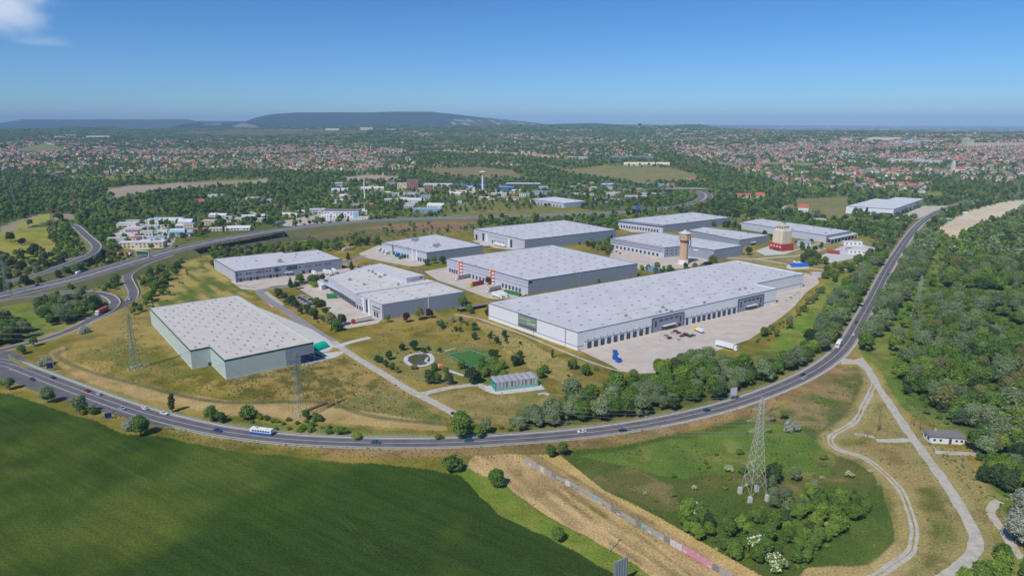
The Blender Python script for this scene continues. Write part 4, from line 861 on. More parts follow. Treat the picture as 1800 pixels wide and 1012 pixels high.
# W7 .. W13
W7, P7_, z7 = warehouse([(922.4, 421.6), (1083, 403.6), (990.7, 386.6), (833, 402)], 13, 'grey hall with dark green stair boxes behind the orange towered hall', wall='wall_blue', wall_per={3: 'wall_light'}, sky=(16, 15), seed=9, drop=.2)
docks(W7, P7_, 3, (866, 870, 875, 880, 885), 3.4, 2.6, .4, frame=False); f = face_of(P7_, 3)
for px, m_ in ((838, 'navy'), (850, 'fascia_green'), (856, 'white'), (895, 'white'), (899, 'fascia_green')): onwall(f, t_at(f[0], f[1], px, 6), 3.2, .2, 9.5 if px > 840 else 6, .8, 'stair_tower', m_, W7)
onwall(f, (f[1] - f[0]).length * .45, (f[1] - f[0]).length * .45, 8.4, .6, .14, 'trim_band', 'wall_blue', W7)
f = face_of(P7_, 0); onwall(f, (f[1] - f[0]).length * .95, 3, 2, 4.5, .2, 'gate', 'navy', W7)
W8, P8_, z8 = warehouse([(1165.8, 395.7), (1284, 382.2), (1217.7, 372.8), (1087, 386.3)], 11, 'farther grey hall with dark eaves behind the brick water tower', wall='wall_grey', wall_per={3: 'wall_light'}, sky=(30, 25), skysz=(4, 2), skym='vent_d', seed=10)
f = face_of(P8_, 3); L_ = (f[1] - f[0]).length; onwall(f, L_ / 2, L_, 8.6, .9, 1.2, 'canopy', 'fascia_dark', W8)
for k in range(14): onwall(f, L_ * (.08 + k * .062), 2.6, .3, 3.6, .2, 'dock_door', 'door', W8)
f = face_of(P8_, 0); onwall(f, t_at(f[0], f[1], 1223, 4), 6, 2, 6, .2, 'gate', 'wall_blue', W8)
W9, P9_, z9 = warehouse([(1168, 435), (1213.6, 431), (1213.6, 416.6), (1147, 407), (1073.5, 418.5)], 11.6, 'grey hall with a dark banded front to the left of the brick water tower', wall='wall_grey', wall_per={4: 'wall_light'}, sky=(17, 14), seed=11, drop=.2)
f = face_of(P9_, 4); L_ = (f[1] - f[0]).length
for z in (6.4, 9.0): onwall(f, L_ / 2, L_ * .98, z, .7, .3, 'trim_band', 'door', W9)
for k in range(12): onwall(f, L_ * (.06 + k * .075), 2.6, .3, 3.4, .2, 'dock_door', 'door', W9)
f = face_of(P9_, 0); L_ = (f[1] - f[0]).length
for k in range(5):
    for z in (3, 6.6): onwall(f, L_ * (.12 + k * .17), 1.6, z, 1.5, .12, 'window', 'glass', W9)
W9b, P9b, z9b = warehouse([(1207, 432.3), (1255, 439.4), (1307, 431), (1214.5, 416.8), (1214.5, 431)], 11.6, 'grey hall joined on the right of the brick water tower hall', wall='wall_grey', wall_per={1: 'wall_blue'}, sky=(20, 15), seed=12, drop=.3)
f = face_of(P9b, 0); onwall(f, (f[1] - f[0]).length * .35, 6, 8, 1.2, .12, 'sign', 'white', W9b)
W10, P10, z10 = warehouse([(1299.7, 421.6), (1352.6, 413.3), (1236.4, 398.8), (1209.4, 404)], 9.4, 'low grey hall directly left of the red based silo building', wall='wall_grey', sky=(34, 26), skysz=(4, 2.4), skym='vent_d', seed=13)
f = face_of(P10, 0); onwall(f, (f[1] - f[0]).length * .45, 9, 3.4, .3, 2, 'canopy', 'white', W10); onwall(f, (f[1] - f[0]).length * .45, 8, .2, 3, .2, 'gate', 'door', W10); onwall(f, (f[1] - f[0]).length * .85, 4, .2, 6, .2, 'gate', 'wall_blue', W10)
W11, P11, z11 = warehouse([(1453, 414), (1496.8, 406), (1336, 384.2), (1300.7, 390.5)], 9.4, 'long grey hall with an open canopy end behind the silo building', wall='wall_grey', wall_per={3: 'wall_light'}, sky=(34, 24), skysz=(4, 2.4), skym='vent_d', seed=14)
cq = gp([(1455, 418.5), (1461, 421), (1508, 411), (1498, 408)], 6.0); MB().prism(ccw(cq), 5.6, 6.1).obj('canopy', M['roof_grey'], W11)
a_, b_ = Vector(cq[1]), Vector(cq[2])
for k in range(9): p = a_.lerp(b_, k / 8); MB().box(0, 0, 0, .5, .5, 5.6).obj('column', M['wall_light'], W11, (p.x, p.y + .4, 0))
W12, P12, z12 = warehouse([(1487.8, 362), (1571.3, 367.6), (1624, 349.6), (1573.9, 346.5), (1559.7, 350.8), (1537.9, 349.2)], 12, 'white warehouse standing alone at upper right beside the far ring road', wall='wall_white', wall_per={1: 'wall_light'}, roof='roof_white', sky=None, seed=15)
f = face_of(P12, 1); L_ = (f[1] - f[0]).length
for px in (1586, 1593, 1600, 1607, 1614): onwall(f, t_at(f[0], f[1], px, 2.5), 5, .2, 5, 1.4, 'dock_door', 'door', W12)
f = face_of(P12, 0); onwall(f, t_at(f[0], f[1], 1559, 3), 17, 4.4, .8, 3, 'canopy', 'fascia_dark', W12); onwall(f, t_at(f[0], f[1], 1559, 3), 16, .3, 3.6, .4, 'window', 'glass', W12); onwall(f, t_at(f[0], f[1], 1559, 3) + 1, 4, .2, 2.6, .9, 'door', 'white', W12)
W13, P13, z13 = warehouse([(991.8, 357.3), (1030, 353.5), (975, 345.8), (931.4, 349.6)], 8.5, 'white hall with a blue strip front in the far business park', wall='wall_light', roof='roof_white', sky=(30, 20), skym='vent', seed=16)
f = face_of(P13, 3); L_ = (f[1] - f[0]).length; onwall(f, L_ / 2, L_, 5.2, 1, .2, 'trim_band', 'wall_blue', W13)
for k in range(10): onwall(f, L_ * (.08 + k * .09), 4, .8, 2.4, .2, 'window', 'glass', W13)

# ------------------------------------------------------------------ brick water tower
x, y = G(1201, 463.5); WT = empty('water_tower', (x, y, 0), 0, 'brick water tower with a flared octagonal tank and pale conical roof', 'water tower'); hT = hfor(1201, 463.5, 404.5); k = hT / 38.0
FOOT.append([(x - 9, y - 9), (x + 9, y - 9), (x + 9, y + 9), (x - 9, y + 9)])
MB().lathe([(5.6, 0), (5.6, 4.6)], 8).obj('base', M['white'], WT)
MB().lathe([(5.3, 4.6), (4.6, 5.2), (4.2, 20 * k), (4.0, 25.5 * k)], 16).obj('shaft', M['brick'], WT)
MB().lathe([(4.2, 25.5 * k), (6.3, 27.6 * k), (6.3, 34.4 * k)], 8).obj('tank', M['brick'], WT)
MB().lathe([(7.1, 34.4 * k), (7.1, 34.9 * k), (1.2, 37.2 * k), (1.2, 38 * k), (.2, 38.5 * k)], 8).obj('roof', M['roof_grey'], WT)
for i in range(8):
    a = 2 * math.pi * (i + .5) / 8; MB().box(4.2 * math.cos(a), 4.2 * math.sin(a), 5, .9, .35, 20 * k, a).obj('pilaster', M['brick'], WT)
    MB().box(5.82 * math.cos(a), 5.82 * math.sin(a), 29.5 * k, .25, .9, 1.8 * k, a).obj('window', M['brown'], WT)
MB().lathe([(4.5, 24.6 * k), (4.7, 25.6 * k)], 16).obj('collar', M['brown'], WT)

# ------------------------------------------------------------------ silo building
bx_ = [(1352.6, 438.0), (1378, 443.5), (1393, 439.5), (1368, 434.5)]
Q = gp(bx_); Q = ccw(Q); FOOT.append(Q); cxy = Vector((sum(p[0] for p in Q) / 4, sum(p[1] for p in Q) / 4))
a = Vector(gp([bx_[0]])[0]); b = Vector(gp([bx_[1]])[0]); c = Vector(gp([bx_[2]])[0]); dd = (b - a).normalized(); ang = math.atan2(dd.y, dd.x); wa = (b - a).length; wb = (c - b).length
SB = empty('silo_building', (cxy.x, cxy.y, 0), ang, 'cream silo building with stepped top on a red base', 'silo'); SB.scale = (.86, .86, 1); sH = hfor(1370, 441, 390)
wb = max(wb, wa * .6); k = sH / 34
MB().box(0, 0, 0, wa, wb, 8.2 * k).obj('base', M['red'], SB)
for i in range(4): MB().box(-wa * .36 + i * wa * .24, -wb / 2 - .04, 4.6 * k, wa * .12, .2, 1.2 * k).obj('window', M['wall_white'], SB)
MB().box(wa * .08, -wb * .5 - .1, .1, wa * .5, .4, 2.4).obj('gate', M['door'], SB)
for i in range(2):
    for j in range(2): MB().lathe([(wa * .215, 8.2 * k), (wa * .215, 23.1 * k)], 12, -wa * .2 + i * wa * .4, -wb * .18 + j * wb * .36).obj('silo', M['wall_cream'], SB)
MB().box(0, 0, 8.2 * k, wa * .80, wb * .76, 15.0 * k).obj('body', M['wall_cream'], SB)
for i in (-1, 0, 1): MB().box(i * wa * .3, -wb * .385, 9 * k, wa * .05, .5, 13.4 * k).obj('pilaster', M['cream'], SB)
MB().box(0, 0, 23.2 * k, wa * .72, wb * .66, 2.0 * k, 0, .84).obj('lower_roof', M['roof_warm'], SB); MB().box(0, 0, 25.1 * k, wa * .52, wb * .5, 3.0 * k).obj('gallery', M['wall_cream'], SB)
for i in range(4): MB().box(-wa * .2 + i * wa * .133, -wb * .285, 26 * k, wa * .06, .2, 1.2 * k).obj('window', M['glass'], SB)
MB().box(0, 0, 28.1 * k, wa * .58, wb * .55, 2.6 * k, 0, .42).obj('roof', M['stone'], SB)
MB().box(0, 0, 30.6 * k, wa * .2, wb * .22, 2.2 * k).obj('head_house', M['wall_cream'], SB); MB().box(0, 0, 32.8 * k, wa * .24, wb * .26, .6 * k).obj('head_roof', M['roof_dark'], SB)

# ------------------------------------------------------------------ small buildings, one thing each
def gable(w, d, h, rh, ov=.4):
    wl_ = MB(); wl_.add([(-w / 2, -d / 2, 0), (w / 2, -d / 2, 0), (w / 2, d / 2, 0), (-w / 2, d / 2, 0), (-w / 2, -d / 2, h), (w / 2, -d / 2, h), (w / 2, d / 2, h), (-w / 2, d / 2, h), (-w / 2, 0, h + rh), (w / 2, 0, h + rh)],
        [(0, 1, 5, 4), (2, 3, 7, 6), (1, 2, 6, 9, 5), (3, 0, 4, 8, 7)])
    W, D = w / 2 + ov, d / 2 + ov; z0 = h - rh * ov / (d / 2); t = .18; rf = MB()
    for dz in (0, t): rf.add([(-W, -D, z0 + dz), (W, -D, z0 + dz), (W, 0, h + rh + dz), (-W, 0, h + rh + dz), (W, D, z0 + dz), (-W, D, z0 + dz)], [(0, 1, 2, 3), (3, 2, 4, 5)] if dz else [(3, 2, 1, 0), (5, 4, 2, 3)])
    rf.add([(-W, -D, z0), (W, -D, z0), (W, -D, z0 + t), (-W, -D, z0 + t), (-W, D, z0), (W, D, z0), (W, D, z0 + t), (-W, D, z0 + t)], [(0, 1, 2, 3), (5, 4, 7, 6)])
    return wl_, rf
# (px, py of the near base, width, depth, height, turn, kind, wall, roof, label)
SMALL = [
 (221, 400, 26, 16, 6, 10, 'f', 'wall_plaster', 'roof_white', 'white flat workshop at the left of the far left trading estate'),
 (234, 411, 24, 16, 8, 10, 'f', 'wall_plaster', 'roof_white', 'tall white office block in the middle of the left trading estate'),
 (247, 436, 52, 14, 7, 8, 'f', 'wall_cream', 'roof_white', 'long cream workshop facing the motorway in the left trading estate'),
 (276, 428, 18, 10, 8, 8, 'f', 'wall_plaster', 'skyblue', 'blue roofed shed at the end of the long cream workshop'),
 (222, 418, 22, 12, 5, 5, 'f', 'wall_plaster', 'roof_white', 'low white annex below the tall white office block'),
 (256, 415, 14, 12, 6, 20, 'f', 'wall_plaster', 'roof_pale', 'small white hut right of the tall white office block'),
 (293, 392, 44, 22, 7, 4, 'a', 'wall_plaster', 'roof_grey', 'grey arched hall with white gable ends'),
 (266, 393, 14, 18, 6, 4, 'g', 'wall_plaster', 'skyblue', 'small blue roofed shed left of the grey arched hall'),
 (322, 401, 22, 20, 6, 4, 'a', 'wall_blue', 'roof_grey', 'smaller arched hall with a blue front'),
 (318, 412, 34, 12, 4.5, 4, 'g', 'wall_light', 'skyblue', 'low light blue roofed shed beside the orange roof'),
 (347, 409, 22, 12, 5, 4, 'g', 'wall_plaster', 'redroof', 'bright orange red roofed shed above the motorway'),
 (418, 405, 32, 14, 5, 6, 'g', 'wall_plaster', 'roof_white', 'white roofed shed close to the motorway edge'),
 (382, 406, 24, 10, 4, 6, 'f', 'wall_cream', 'roof_pale', 'small beige shed left of the white roofed shed'),
 (383, 382, 30, 12, 5, -12, 'g', 'wall_plaster', 'roof_white', 'white roofed barn among the trees of the left estate'),
 (443, 384, 34, 14, 5, 20, 'g', 'wall_plaster', 'roof_grey', 'grey gabled house pair at the edge of the sandy plot'),
 (378, 348, 30, 16, 6, 4, 'f', 'wall_plaster', 'roof_grey', 'grey flat hall in the far wood behind the left estate'),
 (349, 357, 18, 12, 6, 12, 'g', 'wall_plaster', 'redroof', 'red roofed house in front of the far grey hall'),
 (443, 353, 26, 14, 6, 4, 'f', 'wall_plaster', 'roof_grey', 'pale grey hall right of the red roofed house'),
 (98, 342, 48, 9, 4.5, -2, 'f', 'wall_plaster', 'roof_white', 'long thin white shed in the far left fields'),
 (508, 381, 42, 12, 5, -28, 'g', 'wall_cream', 'roof_grey', 'long grey gabled barn standing beside yellow earth'),
 (533, 376, 20, 10, 5, -20, 'g', 'wall_cream', 'roof_grey', 'short grey gabled barn behind the long one'),
 (556, 376, 26, 20, 7, 6, 'f', 'wall_light', 'roof_grey', 'pale hall joined left of the white and blue hall'),
 (600, 383, 56, 28, 11, 2, 'f', 'wall_white', 'roof_dark', 'large white hall with dark roof and pale blue end'),
 (641, 386, 20, 8, 4, -8, 'f', 'wall_plaster', 'roof_pale', 'low white shed right of the large white hall'),
 (592, 328, 26, 18, 8, 4, 'f', 'wall_grey', 'roof_white', 'dark fronted hall in the middle of the far estate'),
 (596, 339, 34, 16, 8, 10, 'g', 'wall_plaster', 'roof_grey', 'grey gabled works hall left of the thin white chimney'),
 (643, 334, 16, 12, 6, 4, 'g', 'wall_plaster', 'roof_white', 'small white gabled house at the foot of the thin chimney'),
 (665, 335, 22, 14, 7, 12, 'g', 'wall_plaster', 'roof_grey', 'small grey roofed house right of the thin chimney'),
 (708, 333, 26, 14, 14, 4, 'f', 'wall_cream', 'roof_pale', 'beige office block at the left of the brown tower'),
 (725, 334, 26, 16, 22, 4, 'f', 'rust', 'roof_dark', 'dark brown tower block of the far estate'),
 (753, 338, 18, 14, 16, 4, 'f', 'rust', 'roof_warm', 'pinkish brown tower right of the dark brown tower'),
 (770, 330, 66, 26, 8, -4, 'f', 'wall_plaster', 'roof_white', 'long white hall behind the brown towers'),
 (823, 330, 84, 22, 7, -3, 'a', 'blue', 'blue', 'long bright blue roofed hall with white fins'),
 (687, 357, 26, 18, 7, 8, 'f', 'wall_plaster', 'roof_pale', 'white rounded works building in the middle estate'),
 (726, 356, 34, 20, 8, -6, 'a', 'wall_light', 'roof_grey', 'grey round roofed hall in the middle estate'),
 (700, 345, 30, 12, 6, 4, 'f', 'wall_plaster', 'roof_warm', 'low beige block in front of the beige office'),
 (751, 374, 48, 20, 6, -4, 'f', 'wall_blue', 'skyblue', 'pale blue roofed hall by the meadow of the middle estate'),
 (766, 366, 30, 18, 7, -10, 'g', 'wall_plaster', 'roof_white', 'white gabled hall behind the pale blue roof'),
 (826, 343, 18, 10, 7, 4, 'f', 'wall_plaster', 'roof_pale', 'small white block left of the mushroom water tower'),
 (877, 346, 32, 14, 7, -6, 'f', 'wall_plaster', 'roof_white', 'white hall right of the mushroom water tower'),
 (900, 352, 28, 16, 6, -6, 'g', 'wall_plaster', 'rust', 'dark red roofed white hall in the far estate'),
 (466, 356, 22, 14, 5, 4, 'f', 'wall_light', 'roof_grey', 'small grey flat roof behind the sandy plot'),
 (920, 330, 80, 26, 9, -3, 'f', 'fascia_dark', 'roof_white', 'dark fronted white roofed hall of the far estate'),
 (890, 335, 34, 16, 8, -3, 'f', 'blue', 'skyblue', 'bright blue block left of the dark fronted hall'),
 (956, 343, 44, 20, 7, -3, 'f', 'wall_light', 'wall_blue', 'blue grey hall with a pale front'),
 (1019, 345, 34, 16, 5, -8, 'f', 'wall_plaster', 'roof_white', 'low white hall beyond the parked lorries'),
 (1078, 344, 26, 14, 6, 4, 'f', 'wall_plaster', 'roof_white', 'small white hall under the blue drum building'),
 (1119, 350, 44, 20, 5, -10, 'f', 'wall_grey', 'roof_grey', 'low blue grey shed left of the motorway loop'),
 (1145, 344, 46, 14, 4, -6, 'f', 'wall_plaster', 'roof_white', 'long low white shed at the motorway loop'),
 (1161, 328, 18, 12, 6, 4, 'f', 'skyblue', 'skyblue', 'small blue block before the far road bridge'),
 (1179, 327, 16, 10, 6, 4, 'g', 'wall_plaster', 'redroof', 'small red roofed house by the far road bridge'),
 (1219, 318, 30, 14, 7, 3, 'g', 'wall_plaster', 'redroof', 'red roofed white building beyond the motorway loop'),
 (1240, 320, 22, 14, 7, 3, 'g', 'wall_plaster', 'redroof', 'second red roofed white building beyond the loop, farther right'),
 (1314, 349, 44, 14, 8, -4, 'g', 'wall_plaster', 'redroof', 'long white house with a bright red roof right of the loop'),
 (1337, 348, 18, 12, 9, -4, 'g', 'wall_cream', 'redroof', 'short red roofed house joined to the long white house'),
 (1388, 372, 18, 14, 9, 30, 'g', 'wall_cream', 'rust', 'cream church like house with a steep roof'),
 (1414, 372, 16, 14, 10, -20, 'g', 'wall_white', 'redroof', 'tall white house with a steep dark red roof'),
 (1443, 391, 16, 10, 5, 4, 'f', 'wall_cream', 'roof_warm', 'small beige shed behind the open canopy hall'),
 (1336, 391, 34, 14, 5, -6, 'g', 'rust', 'redroof', 'red brick shed behind the long grey hall'),
 (1415, 432, 15, 10, 5, -10, 'g', 'wall_white', 'wall_blue', 'small white house right of the silo building'),
 (1500, 431, 22, 9, 4, -8, 'f', 'white', 'roof_white', 'white cabin row in the pale storage yard'),
 (1508, 446, 20, 10, 4, -12, 'f', 'white', 'roof_white', 'low white hut at the lower edge of the storage yard'),
 (1664, 389, 16, 8, 3.6, 0, 'f', 'tealg', 'roof_white', 'small turquoise cabin on the sandy plot at upper right'),
 (1436, 487, 9, 6, 3.4, -10, 'f', 'wall_light', 'roof_grey', 'tiny grey gatehouse behind the right end of the largest warehouse'),
 (1322, 402, 20, 10, 4, -8, 'f', 'wall_light', 'roof_white', 'small pale shed between the two long grey halls'),
 (1137, 292, 150, 12, 10, -2, 'g', 'wall_cream', 'wall_cream', 'long row of beige flats beyond the green field'),
 (1111, 280, 160, 30, 10, -2, 'f', 'wall_blue', 'wall_blue', 'long dark blue grey works hall far behind the beige flats'),
 (1019, 280, 60, 20, 9, -2, 'f', 'wall_light', 'roof_white', 'white hall at the left of the far dark works hall'),
 (1106, 276, 22, 18, 8, -2, 'f', 'wall_plaster', 'roof_white', 'white box beside the far dark works hall'),
]
def small(px, py, w, d, h, rot, kind, wl_, rf_, label):
    x, y, z = GT(px, py); y += d / 2 * 0.9; z = float(H(x, y)) - (.3 if z > 1 else .05); e = empty('industrial_building', (x, y, z), R(rot), label, 'building')
    c, s = math.cos(R(rot)), math.sin(R(rot)); FOOT.append([(x + (a * w * .55) * c - (b * d * .55) * s, y + (a * w * .55) * s + (b * d * .55) * c) for a, b in ((-1, -1), (1, -1), (1, 1), (-1, 1))])
    if kind == 'f':
        MB().box(0, 0, 0, w, d, h).obj('wall', M[wl_], e); MB().box(0, 0, h + .004, w + .5, d + .5, .4).obj('roof', M[rf_], e)
        if w > 20: MB().box(w * .2, d * .1, h + .4, 2.2, 1.6, 1).obj('roof_unit', M['steel'], e)
    elif kind == 'g':
        a, b = gable(w, d, h * .7, h * .5); a.obj('wall', M[wl_], e); b.obj('roof', M[rf_], e)
    else:
        MB().box(0, 0, 0, w, d, h * .62).obj('wall', M[wl_], e); mb = MB(); pr = [(math.cos(t) * d / 2 * 1.02, h * .62 + math.sin(t) * h * .42 - .02) for t in np.linspace(0, math.pi, 9)]
        v = [(-w / 2 - .2, a, b) for a, b in pr] + [(w / 2 + .2, a, b) for a, b in pr]; n_ = len(pr)
        mb.add(v, [(i, n_ + i, n_ + i + 1, i + 1) for i in range(n_ - 1)] + [tuple(range(n_)), tuple(range(2 * n_ - 1, n_ - 1, -1))]); mb.obj('roof', M[rf_], e)
    nw = int(w // 4.5)
    if h > 5 or w > 14:
        key = ('sw', 1)
        if key not in ONW: q = MB(); q.box(0, 0, 0, 2.2, .2, 1.4); ONW[key] = q.mesh('window', M['glass'])
        rows = max(1, int(h * .62 // 3.2)) if kind != 'f' else max(1, int(h // 3.3))
        for r in range(rows):
            for i in range(nw):
                if (i + r) % 5 != 4: link('window', ONW[key], e, (-w / 2 + (i + .7) * w / (nw + .4), -d / 2 - .04, 1.3 + r * 3.2))
    return e
for s_ in SMALL:
    e = small(*s_)
    if 'white fins' in s_[-1]:
        for i in range(14): MB().box(-38 + i * 5.8, -8, 4.5, .5, 5, 4.4).obj('fin', M['white'], e)
    if 'pale blue end' in s_[-1]: MB().box(24.5, -14.1, .3, 6.8, .4, 9.4).obj('wall_panel', M['skyblue'], e); MB().box(0, -14.1, .3, 9, .4, 3.8).obj('gate', M['door'], e)
ADJ = [('white', 'wall_plaster'), ('cream', 'wall_cream'), ('grey', 'wall_light')]; RJ = [('white', 'roof_white'), ('grey', 'roof_grey'), ('dark', 'roof_dark'), ('blue', 'skyblue'), ('red', 'redroof'), ('pale', 'roof_pale')]
ILM = [('the thin white chimney', 641, 355), ('the mushroom tower', 848, 341), ('the blue drum', 1069, 330), ('the white silos', 573, 390), ('the orange shed', 347, 409), ('the arched hall', 293, 392), ('the lorry park', 1070, 353), ('the pale blue hall', 751, 372), ('the sandy plot', 470, 385), ('the far hill field', 820, 305)]
il = [(nm, *G(a, b)) for nm, a, b in ILM]; icnt = {}; rr_ = random.Random(3)
for P_, n_ in (([(198, 434), (204, 398), (250, 384), (330, 390), (335, 415), (300, 428), (240, 440)], 16), ([(350, 400), (440, 370), (480, 372), (470, 390), (400, 402)], 6), ([(560, 345), (600, 325), (660, 320), (700, 330), (900, 330), (940, 345), (880, 352), (760, 362), (690, 368), (640, 378), (600, 362)], 46), ([(940, 330), (1060, 322), (1130, 335), (1120, 346), (1040, 345), (960, 340)], 14)):
    k = 0; tries = 0
    while k < n_ and tries < 4000:
        tries += 1; px, py = rr_.uniform(min(p[0] for p in P_), max(p[0] for p in P_)), rr_.uniform(min(p[1] for p in P_), max(p[1] for p in P_))
        if not inside(np.array([px]), np.array([py]), P_)[0]: continue
        x, y = G(px, py); w, d = rr_.uniform(9, 24), rr_.uniform(7, 13)
        if any(inside(np.array([x + a]), np.array([y + d / 2 + b]), Q)[0] for Q in FOOT[13:] for a, b in ((0, 0), (-w / 2, -d / 2), (w / 2, -d / 2), (w / 2, d / 2), (-w / 2, d / 2))): continue
        if any(pdist(np.array([x]), np.array([y]), L)[0][0] < wd_ + 12 for L, wd_ in ROADS[:7]): continue
        (wn_, wm_), (rn_, rm_) = rr_.choice(ADJ), rr_.choice(RJ); kd = rr_.choice('ffg'); j = min(range(len(il)), key=lambda j: (il[j][1] - x) ** 2 + (il[j][2] - y) ** 2); c = icnt[(wn_, rn_, j)] = icnt.get((wn_, rn_, j), 0) + 1
        small(px, py, w, d, rr_.uniform(3, 8), rr_.uniform(-14, 14), kd, wm_, rm_, '%s works building with %s roof, %s of its kind from %s' % (wn_, rn_, ['first', 'second', 'third', 'fourth', 'fifth', 'sixth', 'seventh', 'eighth', 'ninth'][min(c - 1, 8)], il[j][0])); k += 1
# silo row, chimney, mushroom towers, blue drum
for i in range(4):
    x, y = G(567 + i * 4.2, 390); s_ = empty('storage_silo', (x, y, 0), 0, ['first', 'second', 'third', 'fourth'][i] + ' white upright silo from the left, beside the motorway', 'silo', 'row of white silos by the motorway'); MB().lathe([(1.9, 1.5), (1.9, 10.5), (.4, 12)], 12).obj('tank', M['white'], s_)
    for a in range(3): MB().tube((1.5 * math.cos(a * 2.1), 1.5 * math.sin(a * 2.1), 0), (1.5 * math.cos(a * 2.1), 1.5 * math.sin(a * 2.1), 2), .12).obj('leg', M['steel'], s_)
x, y = G(641.5, 355); h_ = hfor(641.5, 355, 316); c_ = empty('chimney', (x, y, 0), 0, 'thin tall white chimney in the far trading estate', 'chimney'); MB().lathe([(1.5, 0), (1.1, h_)], 12).obj('stack', M['white'], c_); MB().lathe([(1.25, h_ - 3), (1.22, h_ - .5)], 12).obj('band', M['rust'], c_)
x, y = G(848.6, 341); h_ = hfor(848.6, 341, 301); c_ = empty('water_tower', (x, y, 0), 0, 'white mushroom water tower with a wide flat top', 'water tower')
MB().lathe([(2.2, 0), (1.7, h_ - 5)], 16).obj('shaft', M['white'], c_); MB().lathe([(1.7, h_ - 5), (7.4, h_ - 2.4), (7.6, h_ - 1.4), (2.5, h_), (.5, h_ + 1)], 24).obj('tank', M['cream'], c_)
x, y, z = GT(1124, 225.5); c_ = empty('water_tower', (x, y, z - 1), 0, 'dark cup shaped water tower on the far ridge at the skyline', 'water tower'); MB().lathe([(5, 0), (4, 22)], 12).obj('shaft', M['stone'], c_); MB().lathe([(4, 22), (20, 36), (20, 42), (3, 46)], 20).obj('tank', M['fascia_dark'], c_)
x, y = G(1069, 332); c_ = empty('round_building', (x, y + 14, 0), 0, 'bright blue drum shaped building beside the far motorway', 'building'); MB().lathe([(15, 0), (15, 9.5)], 28).obj('wall', M['blue'], c_); MB().lathe([(15.4, 9.5), (15.4, 10.4)], 28).obj('roof', M['roof_white'], c_)
# far landmarks beyond the town
for px, py, w, d, h, rot, m1, m2, lb in [(1697, 255, 26, 18, 34, 0, 'wall_cream', 'roof_pale', 'tall beige apartment tower in the distant right suburb'), (1704, 256, 26, 18, 30, 0, 'wall_cream', 'roof_pale', 'second beige apartment tower, just right of the tallest one'),
    (1760, 258, 330, 16, 17, -4, 'wall_cream', 'wall_plaster', 'very long pale apartment slab at the far right suburb'), (1592, 286, 120, 14, 12, -3, 'wall_plaster', 'roof_pale', 'row of pale flats in the middle of the right suburb'),
    (1630, 288, 90, 14, 12, -3, 'wall_plaster', 'roof_pale', 'second row of pale flats, right of the first'), (1552, 247, 170, 30, 16, -3, 'wall_plaster', 'roof_white', 'white hall block on the skyline of the right suburb'), (1610, 252, 150, 30, 14, -3, 'wall_light', 'roof_white', 'long white hall below the skyline at right'),
    (585, 229, 120, 40, 14, 0, 'wall_plaster', 'roof_white', 'white store hall at the foot of the big hill'), (645, 229, 110, 30, 24, 0, 'wall_cream', 'roof_pale', 'pale block building below the crest of the big hill'), (175, 243, 160, 40, 16, 2, 'wall_plaster', 'roof_white', 'white factory hall at the edge of the far left village'), (120, 240, 110, 40, 12, 2, 'wall_light', 'roof_white', 'second white factory hall left in the far village'), (693, 229, 160, 30, 10, 0, 'wall_plaster', 'roof_white', 'long low white hall right of the pale block')]:
    x, y, z = GT(px, py); e = empty('apartment_block' if 'apart' in lb or 'flats' in lb else 'industrial_building', (x, y, z - 3), R(rot), lb, 'building'); MB().box(0, 0, 0, w, d, h + 3).obj('wall', M[m1], e); MB().box(0, 0, h + 3.01, w + 1, d + 1, .6).obj('roof', M[m2], e)
    nw = max(3, int(w // 12)); q = MB(); q.box(0, 0, 0, 6, .4, 1.6); wm = q.mesh('window', M['glass'])
    if 'hall' not in lb:
        for r in range(int(h // 5)):
            for i in range(nw): link('window', wm, e, (-w / 2 + (i + .5) * w / nw, -d / 2 - .1, 5 + r * 5))
x, y, z = GT(1674, 303); e = empty('church', (x, y, z - 2), 0, 'white church with a slim tower in the right suburb', 'church'); MB().box(0, 0, 0, 8, 8, 27).obj('tower', M['wall_plaster'], e); MB().box(0, 0, 27, 8.4, 8.4, 10, 0, .04).obj('spire', M['roof_grey'], e); a, b = gable(30, 14, 12, 6); a.obj('nave', M['white'], e, (18, 0, 0)); b.obj('roof', M['redroof'], e, (18, 0, 0))

# ------------------------------------------------------------------ greenhouse shell, white cottage, graffiti wall
g0 = gp([(871, 688), (946, 678.5), (948, 668), (864, 672.5)]); GHb = Vector(g0[0]); GHr = Vector(g0[1]); dd = (GHr - GHb).normalized(); nn = Vector((-dd.y, dd.x)); wG = (GHr - GHb).length; dG = 10.5; ang = math.atan2(dd.y, dd.x)
GH = empty('greenhouse', (*(GHb + dd * wG / 2 + nn * dG / 2), 0), ang, 'long glass greenhouse with wavy grey roof and green painted base', 'greenhouse'); hG = 5.2
FOOT.append([tuple(GHb - dd * 2 - nn * 2), tuple(GHr + dd * 2 - nn * 2), tuple(GHr + dd * 2 + nn * 13), tuple(GHb - dd * 2 + nn * 13)])
M['frost'] = mat('milky_glass', (.34, .35, .38), .35, .25, .8); M['teal'] = mat('teal_board', (.05, .30, .26), .6, .15, .3)
nb = 7
for i in range(nb):
    x0 = -wG / 2 + i * wG / nb; w_ = wG / nb; mb = MB(); pr = [(x0, hG), (x0 + w_ * .25, hG + .25), (x0 + w_ * .5, hG + .38), (x0 + w_ * .75, hG + .25), (x0 + w_, hG)]
    v = [(a, -dG / 2, z) for a, z in pr] + [(a, dG / 2, z) for a, z in pr]; mb.add(v, [(k, k + 1, 5 + k + 1, 5 + k) for k in range(4)] + [(0, 4, 3, 2, 1), (5, 6, 7, 8, 9)]); mb.obj('roof_bay', M['frost'], GH)
ns_ = 34
